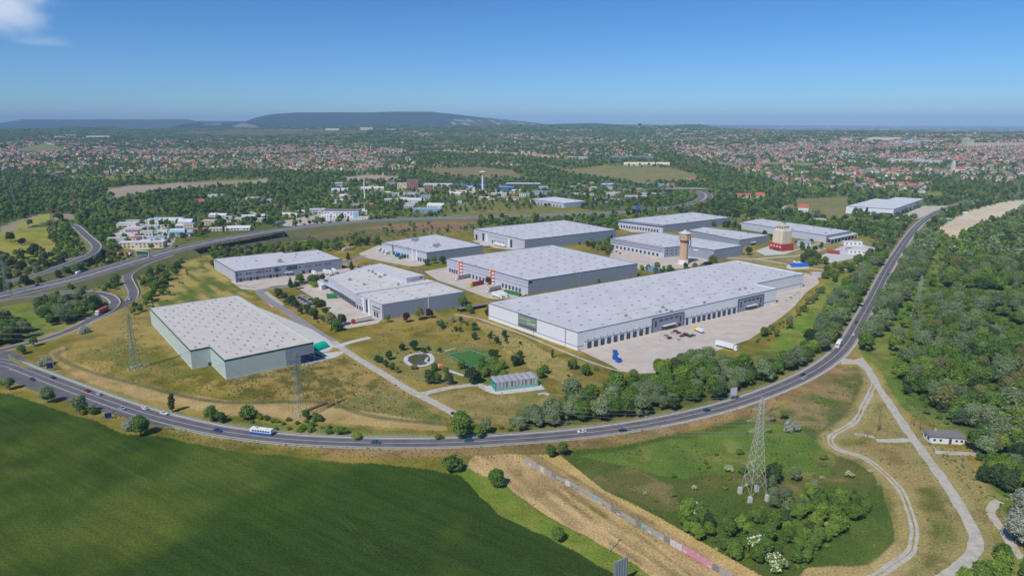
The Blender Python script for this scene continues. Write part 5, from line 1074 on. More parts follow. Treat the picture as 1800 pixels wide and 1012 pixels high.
for s_ in (-1, 1):
    for i in range(ns_ + 1): MB().box(-wG / 2 + i * wG / ns_, s_ * dG / 2, 0, .14, .14, hG).obj('post', M['white'], GH)
    for i in range(ns_):
        if (i * 7 + s_) % 5: MB().box(-wG / 2 + (i + .5) * wG / ns_, s_ * (dG / 2 - .05), 2.0, wG / ns_ - .2, .05, hG - 2.1).obj('pane', M['frost'] if i % 3 else M['glass'], GH)
    MB().box(0, s_ * (dG / 2 - .02), 0, wG, .12, 1.9).obj('plinth', M['teal'], GH)
for s_ in (-1, 1):
    for i in range(9): MB().box(s_ * wG / 2, -dG / 2 + i * dG / 8, 0, .14, .14, hG).obj('post', M['tealg'] if s_ < 0 else M['white'], GH)
    MB().box(s_ * (wG / 2 - .1), 0, 0, .06, dG - .3, 2.4).obj('plinth', M['teal'], GH)
x, y = G(1665, 779); ang = R(-7); CT = empty('cottage', (x, y + 3.2, 0), ang, 'white single storey cottage with a dark flat roof by the wood', 'cottage'); CT.scale = (1.15, 1.1, 1.15); FOOT.append([(x - 10, y - 2), (x + 10, y - 2), (x + 10, y + 9), (x - 10, y + 9)])
a_ = MB(); a_.box(0, 0, 0, 13.5, 6.5, 3.0); a_.obj('wall', M['white'], CT); MB().box(0, 0, 3.0, 14.6, 7.6, .35).obj('roof', M['roof_dark'], CT); MB().box(0, -.1, 3.35, 14.0, 7.2, .12).obj('roof_felt', M['roof_dark'], CT); MB().box(-3, 1.5, 3.4, .8, .8, 1.1).obj('chimney', M['brick'], CT)
MB().box(1.2, -3.28, .05, 1.1, .16, 2.2).obj('door', M['brown'], CT)
for xx in (-5, -2.6, 3.6, 5.6): w_ = MB(); w_.box(xx, -3.3, 1.0, 1.2, .12, 1.1); wo = w_.obj('window', M['white'], CT); MB().box(xx, -3.37, 1.08, 1.0, .04, .94).obj('pane', M['glass'], wo)
for yy in (-1.6, 1.2): MB().box(-6.8, yy, 1.0, .12, 1.4, 1.1).obj('window', M['glass'], CT)
def wall_thing(pts, label, h=1.5, m='concrete_pale', seg=4.0, name='garden_wall', t=.3):
    L = line([(p[0], p[1]) for p in pts], 4); s = np.concatenate([[0], np.cumsum(np.hypot(*np.diff(L[:, :2], axis=0).T))]); e = empty(name, (0, 0, 0), 0, label, 'wall'); n = max(1, int(s[-1] / seg))
    mb = MB(); mb.box(0, 0, 0, s[-1] / n * .985, t, h); me = mb.mesh('panel', M[m])
    for i in range(n):
        tt = (i + .5) * s[-1] / n; p = [np.interp(tt, s, L[:, k]) for k in (0, 1)]; q = [np.interp(tt + .5, s, L[:, k]) for k in (0, 1)]; link('panel', me, e, (p[0], p[1], 0), math.atan2(q[1] - p[1], q[0] - p[0]))
    return e
wall_thing([(1640, 788), (1650, 797), (1690, 799), (1726, 801)], 'low grey wall in front of the white cottage')
M['graf'] = None
GW = line([(921, 812), (948, 826), (976.5, 843), (1010, 859), (1045, 879), (1080, 901), (1114, 921.5), (1150, 941), (1180, 957.6), (1209.5, 974), (1235, 989), (1255.5, 1002), (1300, 1027)], 6)
s = np.concatenate([[0], np.cumsum(np.hypot(*np.diff(GW[:, :2], axis=0).T))]); nP = int(s[-1] / 2.6); e = empty('graffiti_wall', (0, 0, 0), 0, 'long low concrete panel wall covered in faded graffiti across the dry ground', 'wall')
gcols = {'concrete_wall': (.33, .31, .28), 'graffiti_white': (.50, .49, .50), 'graffiti_blue': (.27, .34, .45), 'graffiti_grey': (.20, .19, .18), 'graffiti_pink': (.55, .24, .32), 'graffiti_green': (.27, .36, .32)}
cm = {k: mat(k, v, .85, .2, 1.1, bump=.1) for k, v in gcols.items()}; gm = {}
for i in range(nP):
    tt = (i + .5) * s[-1] / nP; p = [np.interp(tt, s, GW[:, k]) for k in (0, 1)]; q = [np.interp(tt + .4, s, GW[:, k]) for k in (0, 1)]; pxx = float(proj(p[0], p[1], 1)[0]); r = random.random()
    key = 'graffiti_pink' if 1203 < pxx < 1252 else ('concrete_wall' if r < .45 else 'graffiti_white' if r < .58 else 'graffiti_grey' if r < .82 else 'graffiti_blue' if r < .92 else 'graffiti_green')
    if key not in gm: mb = MB(); mb.box(0, 0, 0, s[-1] / nP - .06, .28, 2.3); mb.box(0, 0, 2.3, s[-1] / nP - .02, .36, .1); gm[key] = mb.mesh('panel', cm[key])
    o = link('panel', gm[key], e, (p[0], p[1], random.uniform(-.12, 0)), math.atan2(q[1] - p[1], q[0] - p[0]) + random.uniform(-.02, .02))
    # painted bands and lettering shapes, unreadable in the photograph
    if random.random() < .6:
        k2 = random.choice(['graffiti_white', 'graffiti_grey', 'graffiti_blue']) if key != 'graffiti_pink' else 'graffiti_white'; kk = ('b', k2)
        if kk not in gm: mb = MB(); mb.box(0, -.16, .35, 1.7, .03, .7); gm[kk] = mb.mesh('graffiti_band', cm[k2])
        link('graffiti_band', gm[kk], o)
# heap of broken concrete by the gravel road, slabs elsewhere
def heap(px0, py0, px1, py1, label, n=14, sz=1.2):
    a, b = Vector(G(px0, py0)), Vector(G(px1, py1)); e = empty('rubble_row', (*a, 0), 0, label, 'rubble')
    for i in range(n):
        p = a.lerp(b, i / (n - 1)) - a + Vector((random.uniform(-.5, .5), random.uniform(-.6, .6))); mb = MB(); s_ = sz * random.uniform(.6, 1.2); mb.box(0, 0, 0, s_, s_ * .7, s_ * random.uniform(.6, 1.1), 0, .8); mb.obj('block', M['stone'], e, (p.x, p.y, -.05), random.uniform(0, 3))
heap(1505, 764, 1534, 769, 'row of broken concrete blocks at the end of the short gravel spur')
heap(230, 647, 262, 641, 'row of pale rubble at the foot of the left lattice pylon', 12); heap(420, 503, 447, 506, 'line of boulders beside the yard corner of the long grey hall', 12, 1.3)
x, y = G(953, 692); e = empty('concrete_slab', (x, y, 0), .5, 'angled pair of concrete slabs lying in the dry grass right of the greenhouse', 'slab'); MB().box(0, 0, 0, 5, 1.6, .5).obj('slab', M['concrete_pale'], e); MB().box(2, -1.8, 0, 1.6, 3.6, .5, .5).obj('slab', M['concrete_pale'], e)
x, y = G(557, 716); e = empty('footbridge', (x, y, 0), R(52), 'small rusty footbridge over the ditch beside the middle pylon', 'bridge'); MB().box(0, 0, .4, 13, 1.6, .2).obj('deck', M['brown'], e)
for s_ in (-.8, .8): MB().tube((-6.5, s_, 1.5), (6.5, s_, 1.5), .08).obj('railing', M['rust'], e); MB().tube((-6.5, s_, 1.0), (6.5, s_, 1.0), .06).obj('railing', M['rust'], e)
for i in range(8): 
    for s_ in (-.8, .8): MB().tube((-6.4 + i * 1.83, s_, .0), (-6.4 + i * 1.83, s_, 1.5), .06).obj('post', M['rust'], e)
# dark covered walkway between W3 and W6
x0, y0 = G(806, 548); x1, y1 = G(860, 538); a, b = Vector((x0, y0)), Vector((x1, y1)); dd = b - a; e = empty('shelter', (*((a + b) / 2), 0), math.atan2(dd.y, dd.x), 'long dark open shed between two warehouses behind the meadow', 'shed'); MB().box(0, 0, 2.6, dd.length, 5, .3).obj('roof', M['roof_dark'], e); MB().box(0, 2.2, 0, dd.length, .2, 2.6).obj('back_wall', M['brown'], e)
for i in range(9): MB().box(-dd.length / 2 + .3 + i * (dd.length - .6) / 8, -2.2, 0, .25, .25, 2.6).obj('post', M['brown'], e)

# ------------------------------------------------------------------ plants
def leafmesh(name, lobes, nper, size, mats_, blossom=0.0, core=True, flat=.0, seed=0, up=.25):
    """crown: many leaf sized faces spread over the outside of overlapping lobes"""
    g = np.random.default_rng(seed); Vs = []; mi = []; Fs = []; base = 0
    tot = sum(l[3] ** 2 for l in lobes)
    for (cx, cy_, cz, r) in lobes:
        n = int(nper * r * r / tot); u = g.normal(size=(n, 3)); u /= np.linalg.norm(u, axis=1)[:, None]; u[:, 2] = np.where(u[:, 2] < -.35, -u[:, 2], u[:, 2])
        rad = r * (1 + g.normal(size=n) * .17) * (.84 + .16 * g.random(n)); c = np.array([cx, cy_, cz]) + u * rad[:, None] * np.array([1, 1, .86])
        nrm = u + g.normal(size=(n, 3)) * .6; nrm[:, 2] += up; nrm /= np.linalg.norm(nrm, axis=1)[:, None]
        t = np.cross(nrm, g.normal(size=(n, 3))); t /= np.linalg.norm(t, axis=1)[:, None] + 1e-9; b = np.cross(nrm, t); s = size * (.6 + .8 * g.random(n))[:, None]
        q = np.stack([c - t * s * .6, c - b * s * .45, c + t * s * .6, c + b * s * .45], 1).reshape(-1, 3); Vs.append(q)
        Fs.append(base + np.arange(n * 4).reshape(-1, 4)); base += n * 4; mi.append((g.random(n) < blossom).astype(int) * (u[:, 2] > -.1))
        if core:
            rc = r * .66; k = [(math.cos(a) * math.cos(e), math.sin(a) * math.cos(e), math.sin(e)) for e in (-.9, -.2, .5) for a in np.arange(6) * math.pi / 3 + e] + [(0, 0, 1), (0, 0, -1)]
            k = np.array(k) * np.array([rc, rc, rc * .86]) + np.array([cx, cy_, cz]); Vs.append(k); o = base; f = []
            for rr_ in range(2):
                for j in range(6): f.append((o + rr_ * 6 + j, o + rr_ * 6 + (j + 1) % 6, o + rr_ * 6 + 6 + (j + 1) % 6, o + rr_ * 6 + 6 + j))
            for j in range(6): f.append((o + 12 + j, o + 12 + (j + 1) % 6, o + 18, o + 18)); 
            f = np.array(f); Fs.append(f); mi.append(np.zeros(len(f), int)); base += 20
    V = np.concatenate(Vs); Fa = np.concatenate(Fs); MI = np.concatenate(mi)
    faces = [tuple(r[:3]) if r[2] == r[3] else tuple(r) for r in Fa.tolist()]
    me = bpy.data.meshes.new(name); me.from_pydata(V.tolist(), [], faces)
    for m in mats_: me.materials.append(m)
    me.polygons.foreach_set('material_index', MI.astype(np.int32)); me.update(); return me
FO = {
 'broad': foliage('leaves_green', (.030, .062, .013), (.080, .125, .024)),
 'bright': foliage('leaves_fresh_green', (.052, .092, .014), (.115, .16, .027)),
 'willow': foliage('leaves_grey_green', (.058, .085, .034), (.125, .155, .078)),
 'dark': foliage('leaves_dark', (.018, .036, .014), (.042, .066, .024)),
 'purple': foliage('leaves_purple', (.018, .010, .016), (.04, .022, .032)),
 'olive': foliage('leaves_olive', (.07, .08, .025), (.125, .125, .045)),
 'silver': foliage('leaves_silver', (.13, .15, .11), (.21, .23, .18)),
}
BL = mat('blossom', (.55, .56, .40), .7)
def lobes_for(kind, g):
    if kind == 'poplar': return [(g.uniform(-.5, .5), g.uniform(-.5, .5), 2.2 + i * 1.5, 1.7 - abs(i - 2.2) * .22) for i in range(6)]
    if kind == 'willow':
        L = [(0, 0, 6.0, 3.4)]; 
        for i in range(13): a = i * 2.4 + g.uniform(-.4, .4); e = g.uniform(-.5, 1.0); q = g.uniform(.75, 1.15); L.append((math.cos(a) * 2.7 * q * (1 - abs(e) * .6), math.sin(a) * 2.7 * q * (1 - abs(e) * .6), 4.0 + e * 4.6, g.uniform(.9, 2.1)))
        return L
    if kind == 'shrub': return [(0, 0, 1.1, 1.15)] + [(math.cos(i * 1.9) * 1.0, math.sin(i * 1.9) * 1.0, g.uniform(.6, 1.3), g.uniform(.6, .95)) for i in range(5)]
    if kind == 'cone': return [(0, 0, 1.6 + i * 1.5, 2.1 - i * .36) for i in range(5)]
    L = [(0, 0, 5.4, 3.1)]
    for i in range(12): a = i * 2.4 + g.uniform(-.4, .4); e = g.uniform(-.5, 1.0); q = g.uniform(.7, 1.2); L.append((math.cos(a) * 2.4 * q * (1 - abs(e) * .5), math.sin(a) * 2.4 * q * (1 - abs(e) * .5), 4.1 + e * 3.7, g.uniform(.9, 2.0)))
    return L
def trunkmesh(h, r, forks=True, seed=0):
    g = np.random.default_rng(seed); mb = MB(); mb.tube((0, 0, -.2), (.1, 0, h * .5), r, r * .7, 6)
    for i in range(4 if forks else 1): a = i * 1.7 + seed; mb.tube((.1, 0, h * .48), (math.cos(a) * h * .22, math.sin(a) * h * .22, h * .85), r * .55, r * .2, 5)
    return mb.mesh('trunk', M['bark'])
PRO = {}     # (kind, variant) -> crown mesh, trunk mesh, far crown mesh
FAR = {}
spec = {'broad': ('broad', 'broad', 1500, .68, 3), 'bright': ('broad', 'bright', 1450, .68, 2), 'willow': ('willow', 'willow', 1800, .62, 3), 'dark': ('broad', 'dark', 1400, .66, 2), 'olive': ('broad', 'olive', 1300, .66, 1),
        'purple': ('broad', 'purple', 1000, .62, 1), 'poplar': ('poplar', 'dark', 1000, .5, 2), 'silver': ('willow', 'silver', 1700, .58, 1), 'shrub': ('shrub', 'broad', 420, .36, 3), 'brightshrub': ('shrub', 'bright', 420, .36, 2),
        'haw': ('shrub', 'bright', 520, .34, 2), 'oliveshrub': ('shrub', 'olive', 360, .36, 2), 'silvershrub': ('shrub', 'silver', 620, .3, 1), 'cone': ('cone', 'dark', 900, .5, 1)}
for kd, (shape, fo, n, sz, nv) in spec.items():
    for v in range(nv):
        g = np.random.default_rng(hash(kd) % 1 + v * 13 + len(kd)); L = lobes_for(shape, g)
        cm_ = leafmesh('crown', L, n * (2 if shape != 'shrub' else 1.6), sz * .86, [FO[fo], BL], .5 if kd == 'haw' else 0, seed=v + 3)
        PRO[(kd, v)] = (cm_, trunkmesh(7 if shape != 'shrub' else 1.2, .28 if shape != 'shrub' else .1, shape != 'cone', v) )
        FAR[(kd, v)] = leafmesh('far_crown', [l for l in L if l[3] > 0][:8], 150, sz * 2.6, [FO[fo], BL], .4 if kd == 'haw' else 0, seed=v + 3)
NV = {k: v[4] for k, v in spec.items()}
NAMES = {'broad': 'broadleaf_tree', 'bright': 'broadleaf_tree', 'willow': 'willow_tree', 'dark': 'broadleaf_tree', 'purple': 'purple_tree', 'poplar': 'poplar_tree', 'silver': 'willow_tree', 'shrub': 'shrub', 'brightshrub': 'shrub', 'haw': 'hawthorn_shrub', 'oliveshrub': 'shrub', 'silvershrub': 'shrub', 'cone': 'conifer_tree', 'olive': 'broadleaf_tree'}
LOOK = {'broad': 'green tree', 'bright': 'fresh green tree', 'willow': 'grey-green tree', 'dark': 'dark green tree', 'purple': 'dark purple tree', 'poplar': 'slim dark tree', 'silver': 'silvery tree', 'shrub': 'green bush', 'brightshrub': 'light green bush', 'haw': 'white flowering hawthorn', 'oliveshrub': 'olive brown bush', 'silvershrub': 'silvery bush', 'cone': 'dark conifer', 'olive': 'olive green tree'}
SHR = {'shrub', 'brightshrub', 'haw', 'oliveshrub', 'silvershrub'}
PL = []     # x, y, z, kind, variant, scale, scale z, rot, region index, label or None
REG = []
def place(x, y, kind, s, region, label=None, sz=None):
    PL.append((x, y, float(H(x, y)) if y > 1900 else 0.0, kind, random.randrange(NV[kind]), s, sz or s, random.uniform(0, 6.3), region, label))
road_cache = [(np.array(L), w) for L, w in ROADS]
def clear_mask(X, Y, margin=2.0):
    ok = np.ones(len(X), bool)
    for L, w in road_cache: d, _ = pdist(X, Y, L); ok &= d > w + margin
    for Pf in FOOT:
        cx = sum(p[0] for p in Pf) / len(Pf); cy_ = sum(p[1] for p in Pf) / len(Pf); big = [(cx + (p[0] - cx) * 1.0 + np.sign(p[0] - cx) * margin * 1.3, cy_ + (p[1] - cy_) + np.sign(p[1] - cy_) * margin * 1.3) for p in Pf]; ok &= ~inside(X, Y, big)
    return ok
YP = [gp(P) for _, P, _, _ in YARDS]
def scatter(poly_px, spacing, kinds, srange, region, h=4.0, margin=2.0, keep=1.0, jit=.45, yards=True, clump=None):
    W = [G(p[0], p[1], h) for p in poly_px]; xs = [p[0] for p in W]; ys = [p[1] for p in W]
    gx = np.arange(min(xs), max(xs), spacing); gy = np.arange(min(ys), max(ys), spacing)
    if len(gx) * len(gy) > 400000: raise RuntimeError('scatter too large ' + region)
    X, Y = np.meshgrid(gx, gy); X = X.ravel() + rng.uniform(-jit, jit, X.size) * spacing; Y = Y.ravel() + rng.uniform(-jit, jit, Y.size) * spacing
    ok = inside(X, Y, W) & (rng.random(len(X)) < keep); X, Y = X[ok], Y[ok]
    if clump is not None: o2 = fbm(X, Y, clump[0], 77) > clump[1]; X, Y = X[o2], Y[o2]
    ok = clear_mask(X, Y, margin)
    if yards:
        for q in YP: ok &= ~inside(X, Y, q)
    X, Y = X[ok], Y[ok]; ks = [k for k, w in kinds]; ws = np.array([w for k, w in kinds], float); ws /= ws.sum(); cl = fbm(X, Y, 35, 5)
    for i in range(len(X)):
        # neighbouring trees tend to be of one kind
        r = (cl[i] * 3.1 + rng.random() * .45) % 1.0; k = ks[min(int(np.searchsorted(np.cumsum(ws), r)), len(ks) - 1)]
        s = rng.uniform(*srange); place(X[i], Y[i], k, s, region, sz=s * rng.uniform(.85, 1.18))
WD = [('broad', 5), ('willow', 3.5), ('bright', 2), ('dark', 1.6), ('olive', .8)]
scatter([(1618, 565), (1650, 505), (1668, 455), (1690, 415), (1720, 395), (1760, 380), (1815, 362), (1850, 360), (2050, 700), (1960, 900), (1840, 1000), (1800, 880), (1770, 850), (1735, 822), (1728, 790), (1712, 750), (1660, 716), (1620, 690), (1596, 655), (1584, 632)], 8.6, WD, (.75, 1.55), 'big wood', 5, 1.5, clump=(75, .34))
scatter([(1612, 560), (1660, 480), (1700, 400), (1830, 370), (2050, 700), (1960, 900), (1840, 1000), (1735, 822), (1712, 750), (1620, 700), (1580, 650)], 8, [('brightshrub', 4), ('shrub', 2), ('bright', 1), ('willow', .6)], (.7, 1.3), 'big wood', 2, 1.5, .8)
scatter([(1700, 985), (1740, 965), (1790, 955), (1850, 990), (1860, 1080), (1700, 1080), (1690, 1010)], 6.0, [('bright', 4), ('broad', 2)], (.7, 1.0), 'lower right clump', 4)
scatter([(1640, 388), (1668, 410), (1690, 440), (1665, 480), (1640, 520), (1600, 600), (1585, 640), (1600, 690), (1572, 660), (1560, 610), (1590, 540), (1620, 470)], 7, [('brightshrub', 4), ('bright', .6), ('shrub', 3), ('willow', .6)], (.6, 1.3), 'wood clearing', 1.5, 1.5, .62)
BA = [('willow', 5), ('broad', 3), ('bright', 1.2), ('dark', 1)]
scatter([(1000, 712), (1003, 690), (1045, 688), (1100, 672), (1150, 655), (1168, 634), (1225, 622), (1290, 636), (1330, 645), (1372, 636), (1420, 612), (1462, 596), (1474, 604), (1450, 632), (1400, 655), (1340, 680), (1280, 700), (1190, 722), (1100, 740), (1030, 748)], 7.4, BA, (.75, 1.4), 'loading yard belt', 4.5, 2.0)
scatter([(888, 756), (900, 742), (925, 728), (965, 722), (1000, 722), (1030, 742), (1000, 755), (940, 764), (890, 770)], 5.2, [('willow', 5), ('shrub', 1)], (.75, 1.15), 'short roadside belt', 4)
scatter([(1398, 622), (1415, 600), (1440, 568), (1462, 530), (1485, 500), (1510, 480), (1545, 455), (1574, 430), (1570, 450), (1545, 492), (1520, 538), (1502, 575), (1480, 602), (1440, 628)], 8.2, BA, (.9, 1.5), 'left upper roadside', 6, 2.5)
scatter([(1598, 440), (1615, 415), (1650, 400), (1645, 430), (1624, 470), (1598, 512), (1556, 568), (1530, 600), (1512, 608), (1515, 585), (1535, 548), (1562, 500)], 8.4, [('willow', 5), ('broad', 2), ('dark', .6)], (1.0, 1.55), 'right upper roadside', 6, 2.0)
scatter([(1500, 480), (1530, 440), (1540, 410), (1520, 395), (1560, 390), (1600, 395), (1595, 410), (1570, 436), (1540, 462)], 9, [('broad', 4), ('dark', 2), ('willow', 2), ('olive', 1)], (.7, 1.1), 'storage yard copse', 5)
scatter([(1440, 392), (1500, 385), (1560, 392), (1600, 398), (1560, 420), (1520, 410), (1480, 402), (1440, 400)], 10, [('broad', 4), ('bright', 1), ('dark', 2)], (.7, 1.1), 'copse below the lone warehouse', 5)
scatter([(1326, 590), (1345, 580), (1398, 548), (1440, 505), (1448, 512), (1410, 552), (1370, 590), (1335, 604)], 6.5, [('broad', 3), ('olive', 1.5), ('shrub', 3), ('willow', 1)], (.5, .8), 'loading yard hedge', 2, 1, .75)
scatter([(1190, 930), (1210, 890), (1290, 880), (1360, 905), (1400, 880), (1440, 850), (1500, 870), (1532, 880), (1512, 905), (1470, 935), (1440, 975), (1400, 1000), (1340, 990), (1270, 965)], 3.7, [('bright', 2.2), ('broad', 3), ('brightshrub', 2), ('shrub', 3), ('haw', .8), ('dark', .6)], (.42, .78), 'pylon thicket', 2.5, 1.0, .9)
scatter([(1350, 845), (1400, 830), (1440, 870), (1400, 900), (1355, 880)], 5, [('willow', 3), ('broad', 1)], (.55, .75), 'pylon grove', 3, 1, .7)
scatter([(1130, 800), (1250, 780), (1330, 800), (1450, 790), (1530, 830), (1550, 880), (1500, 900), (1400, 880), (1280, 900), (1180, 900), (1100, 860)], 7, [('shrub', 3), ('haw', 2.4), ('brightshrub', 2.5), ('oliveshrub', .5)], (.4, 1.4), 'scrubby meadow', .5, 1, .34)
scatter([(1300, 740), (1400, 715), (1470, 660), (1515, 660), (1480, 730), (1430, 755), (1350, 760)], 8, [('shrub', 2), ('oliveshrub', 1), ('brightshrub', 1)], (.4, 1.0), 'upper meadow edge', .5, 1, .14)
scatter([(1500, 800), (1540, 830), (1562, 880), (1540, 850)], 5, [('haw', 3), ('bright', 1), ('shrub', 2)], (.5, .9), 'dirt track edge', .5, 1, .5)
scatter([(80, 655), (115, 680), (200, 704), (340, 740), (440, 748), (560, 752), (560, 740), (440, 730), (330, 724), (200, 690), (120, 664)], 6.5, [('shrub', 3), ('brightshrub', 2), ('broad', .8), ('olive', .3)], (.5, 1.1), 'dyke verge', 1, 1.5, .26)
scatter([(455, 735), (560, 722), (575, 745), (600, 765), (540, 765), (470, 752)], 5, [('brightshrub', 3), ('shrub', 3)], (.6, 1.3), 'middle pylon scrub', 1, 1.5, .55)
scatter([(215, 500), (250, 480), (290, 470), (312, 455), (330, 462), (300, 480), (290, 510), (268, 530), (245, 545), (225, 560), (240, 530), (248, 510)], 7.5, [('broad', 4), ('dark', 2), ('shrub', 2), ('bright', 1)], (.5, .95), 'slip road slope', 2.5, 2, .8)
scatter([(75, 525), (140, 520), (180, 528), (185, 545), (160, 552), (120, 565), (80, 560), (62, 545)], 7, [('willow', 3), ('broad', 3), ('dark', 2)], (.8, 1.25), 'slip road loop', 5, 1.5, .9)
scatter([(-60, 560), (20, 555), (42, 575), (44, 590), (20, 602), (-60, 615)], 7, [('broad', 3), ('dark', 3), ('willow', 2)], (.9, 1.3), 'left edge grove', 5, 2)
scatter([(70, 505), (140, 493), (215, 482), (222, 500), (200, 512), (130, 508), (80, 512)], 8, [('broad', 3), ('brightshrub', 2), ('shrub', 3)], (.5, 1.0), 'motorway loop strip', 2, 2, .85)
scatter([(-40, 445), (30, 446), (110, 442), (150, 448), (165, 462), (130, 478), (60, 495), (-40, 515)], 9, [('broad', 3), ('dark', 3), ('willow', 1.5), ('shrub', 2)], (.7, 1.2), 'left motorway bank', 4, 3, .85)
scatter([(150, 452), (200, 448), (235, 445), (230, 455), (180, 468), (150, 474)], 8, [('broad', 2), ('olive', 2), ('dark', 2), ('shrub', 2)], (.5, .8), 'back motorway bank', 2, 2, .8)
scatter([(95, 395), (128, 398), (152, 424), (150, 445), (120, 446), (95, 430), (82, 410)], 9, [('broad', 4), ('bright', 2), ('dark', 1)], (.7, 1.1), 'left ramp copse', 4, 2, .85)
scatter([(135, 388), (170, 385), (200, 400), (212, 425), (210, 440), (186, 438), (170, 420), (150, 405)], 9, [('broad', 4), ('bright', 2), ('dark', 1)], (.7, 1.1), 'right ramp copse', 4, 2, .85)
scatter([(368, 452), (370, 438), (420, 436), (500, 428), (560, 424), (610, 428), (660, 418), (672, 424), (600, 436), (556, 436), (480, 442), (400, 452), (372, 466)], 8, [('broad', 4), ('bright', 2), ('willow', 1), ('dark', 1)], (.6, 1.05), 'row behind the long hall', 3.5, 2, .85)
scatter([(520, 425), (600, 410), (700, 396), (840, 390), (845, 402), (780, 412), (690, 418), (600, 428)], 10, [('shrub', 3), ('broad', 2), ('bright', 1), ('oliveshrub', 2), ('willow', .6)], (.5, .95), 'far motorway scrub', 2, 2, .5)
scatter([(850, 388), (940, 384), (1050, 384), (1085, 392), (1090, 402), (1060, 400), (990, 386), (900, 394)], 9, [('broad', 3), ('bright', 2), ('dark', 1), ('willow', 1)], (.6, 1.0), 'far hall copse', 3, 2, .8)
scatter([(1010, 425), (1070, 415), (1080, 430), (1150, 455), (1220, 466), (1260, 470), (1150, 482), (1125, 470), (1090, 460), (1040, 432)], 8, [('broad', 4), ('bright', 2), ('dark', 1), ('olive', 1)], (.5, .9), 'water tower garden', 3, 1.5, .6)
scatter([(1262, 392), (1300, 396), (1340, 410), (1350, 408), (1360, 420), (1330, 405), (1280, 398)], 9, [('broad', 3), ('dark', 2)], (.6, .9), 'low halls gap', 3, 1.5, .9)
scatter([(1398, 420), (1430, 424), (1450, 430), (1440, 440), (1405, 436)], 9, [('dark', 2), ('broad', 2), ('cone', 1)], (.5, .8), 'small white house garden', 3, 1.5, .6)
scatter([(1405, 440), (1440, 445), (1460, 462), (1420, 466), (1408, 455)], 8, [('broad', 3), ('dark', 2)], (.7, 1.0), 'storage yard left side', 3, 1.5, .8)
scatter([(1440, 470), (1500, 458), (1530, 450), (1500, 475), (1470, 492), (1440, 484)], 8, [('broad', 3), ('bright', 2), ('dark', 1)], (.6, .9), 'storage yard foot', 3, 1.5, .7)
scatter([(700, 575), (860, 560), (1000, 640), (1080, 670), (1000, 690), (960, 670), (900, 640), (860, 610), (780, 590)], 8, [('shrub', 3), ('broad', 1), ('dark', 1)], (.3, .7), 'dry meadow', .5, 1.5, .22)
scatter([(850, 590), (890, 600), (930, 640), (900, 640), (860, 612)], 5.5, [('shrub', 3), ('dark', 1), ('oliveshrub', 1)], (.3, .6), 'dry meadow', .5, 1, .5)
scatter([(690, 610), (730, 600), (780, 612), (775, 622), (740, 616), (700, 622)], 5, [('dark', 2), ('broad', 2), ('shrub', 3)], (.35, .6), 'pond park', 1, 1, .6)
scatter([(846, 632), (880, 628), (892, 655), (868, 662), (845, 655)], 5, [('bright', 3), ('broad', 2)], (.55, .8), 'greenhouse copse', 3, 1.5, .95)
scatter([(400, 740), (780, 780), (780, 770), (400, 728)], 9, [('shrub', 2), ('brightshrub', 2)], (.25, .5), 'upper road verge', .3, 2, .12)
scatter([(770, 510), (800, 548), (860, 560), (870, 545), (820, 535)], 6, [('shrub', 3), ('broad', 1), ('bright', 1)], (.4, .8), 'square halls garden', .5, 1.5, .4)
scatter([(490, 520), (560, 545), (600, 575), (590, 585), (540, 560), (480, 525)], 6, [('shrub', 3), ('broad', 1), ('dark', 1)], (.4, .7), 'canopied hall garden', .5, 1.5, .3)
scatter([(835, 760), (880, 748), (905, 735), (960, 712), (1000, 695), (1010, 710), (960, 735), (900, 765), (840, 772)], 4.6, [('shrub', 3), ('brightshrub', 1.5), ('willow', 2)], (.6, 1.0), 'short roadside belt', 1.5, 1.5, .7)
# fringe of bushes along the wood and around belts
scatter([(1585, 690), (1640, 740), (1700, 755), (1720, 800), (1722, 840), (1760, 870), (1780, 860), (1740, 800), (1715, 735), (1650, 700), (1590, 660)], 5.5, [('shrub', 3), ('brightshrub', 2), ('dark', 1)], (.6, 1.2), 'big wood edge', 1, 1.5, .55)
for P_ in ([(195, 436), (200, 395), (250, 380), (340, 388), (420, 392), (400, 410), (330, 420), (260, 440)], [(560, 350), (620, 318), (760, 312), (960, 318), (1100, 330), (1080, 355), (900, 368), (760, 378), (640, 390), (540, 396), (490, 385)]):
    scatter(P_, 15, [('broad', 4), ('dark', 2), ('bright', 2), ('poplar', 1), ('willow', 1)], (.6, 1.05), 'industrial estate', 2, 2, .6, yards=False)
scatter([(262, 540), (285, 505), (310, 470), (350, 455), (372, 462), (340, 475), (320, 500), (300, 530)], 9, [('broad', 2), ('shrub', 4), ('brightshrub', 2)], (.5, .9), 'slip road slope', 2, 2, .45)
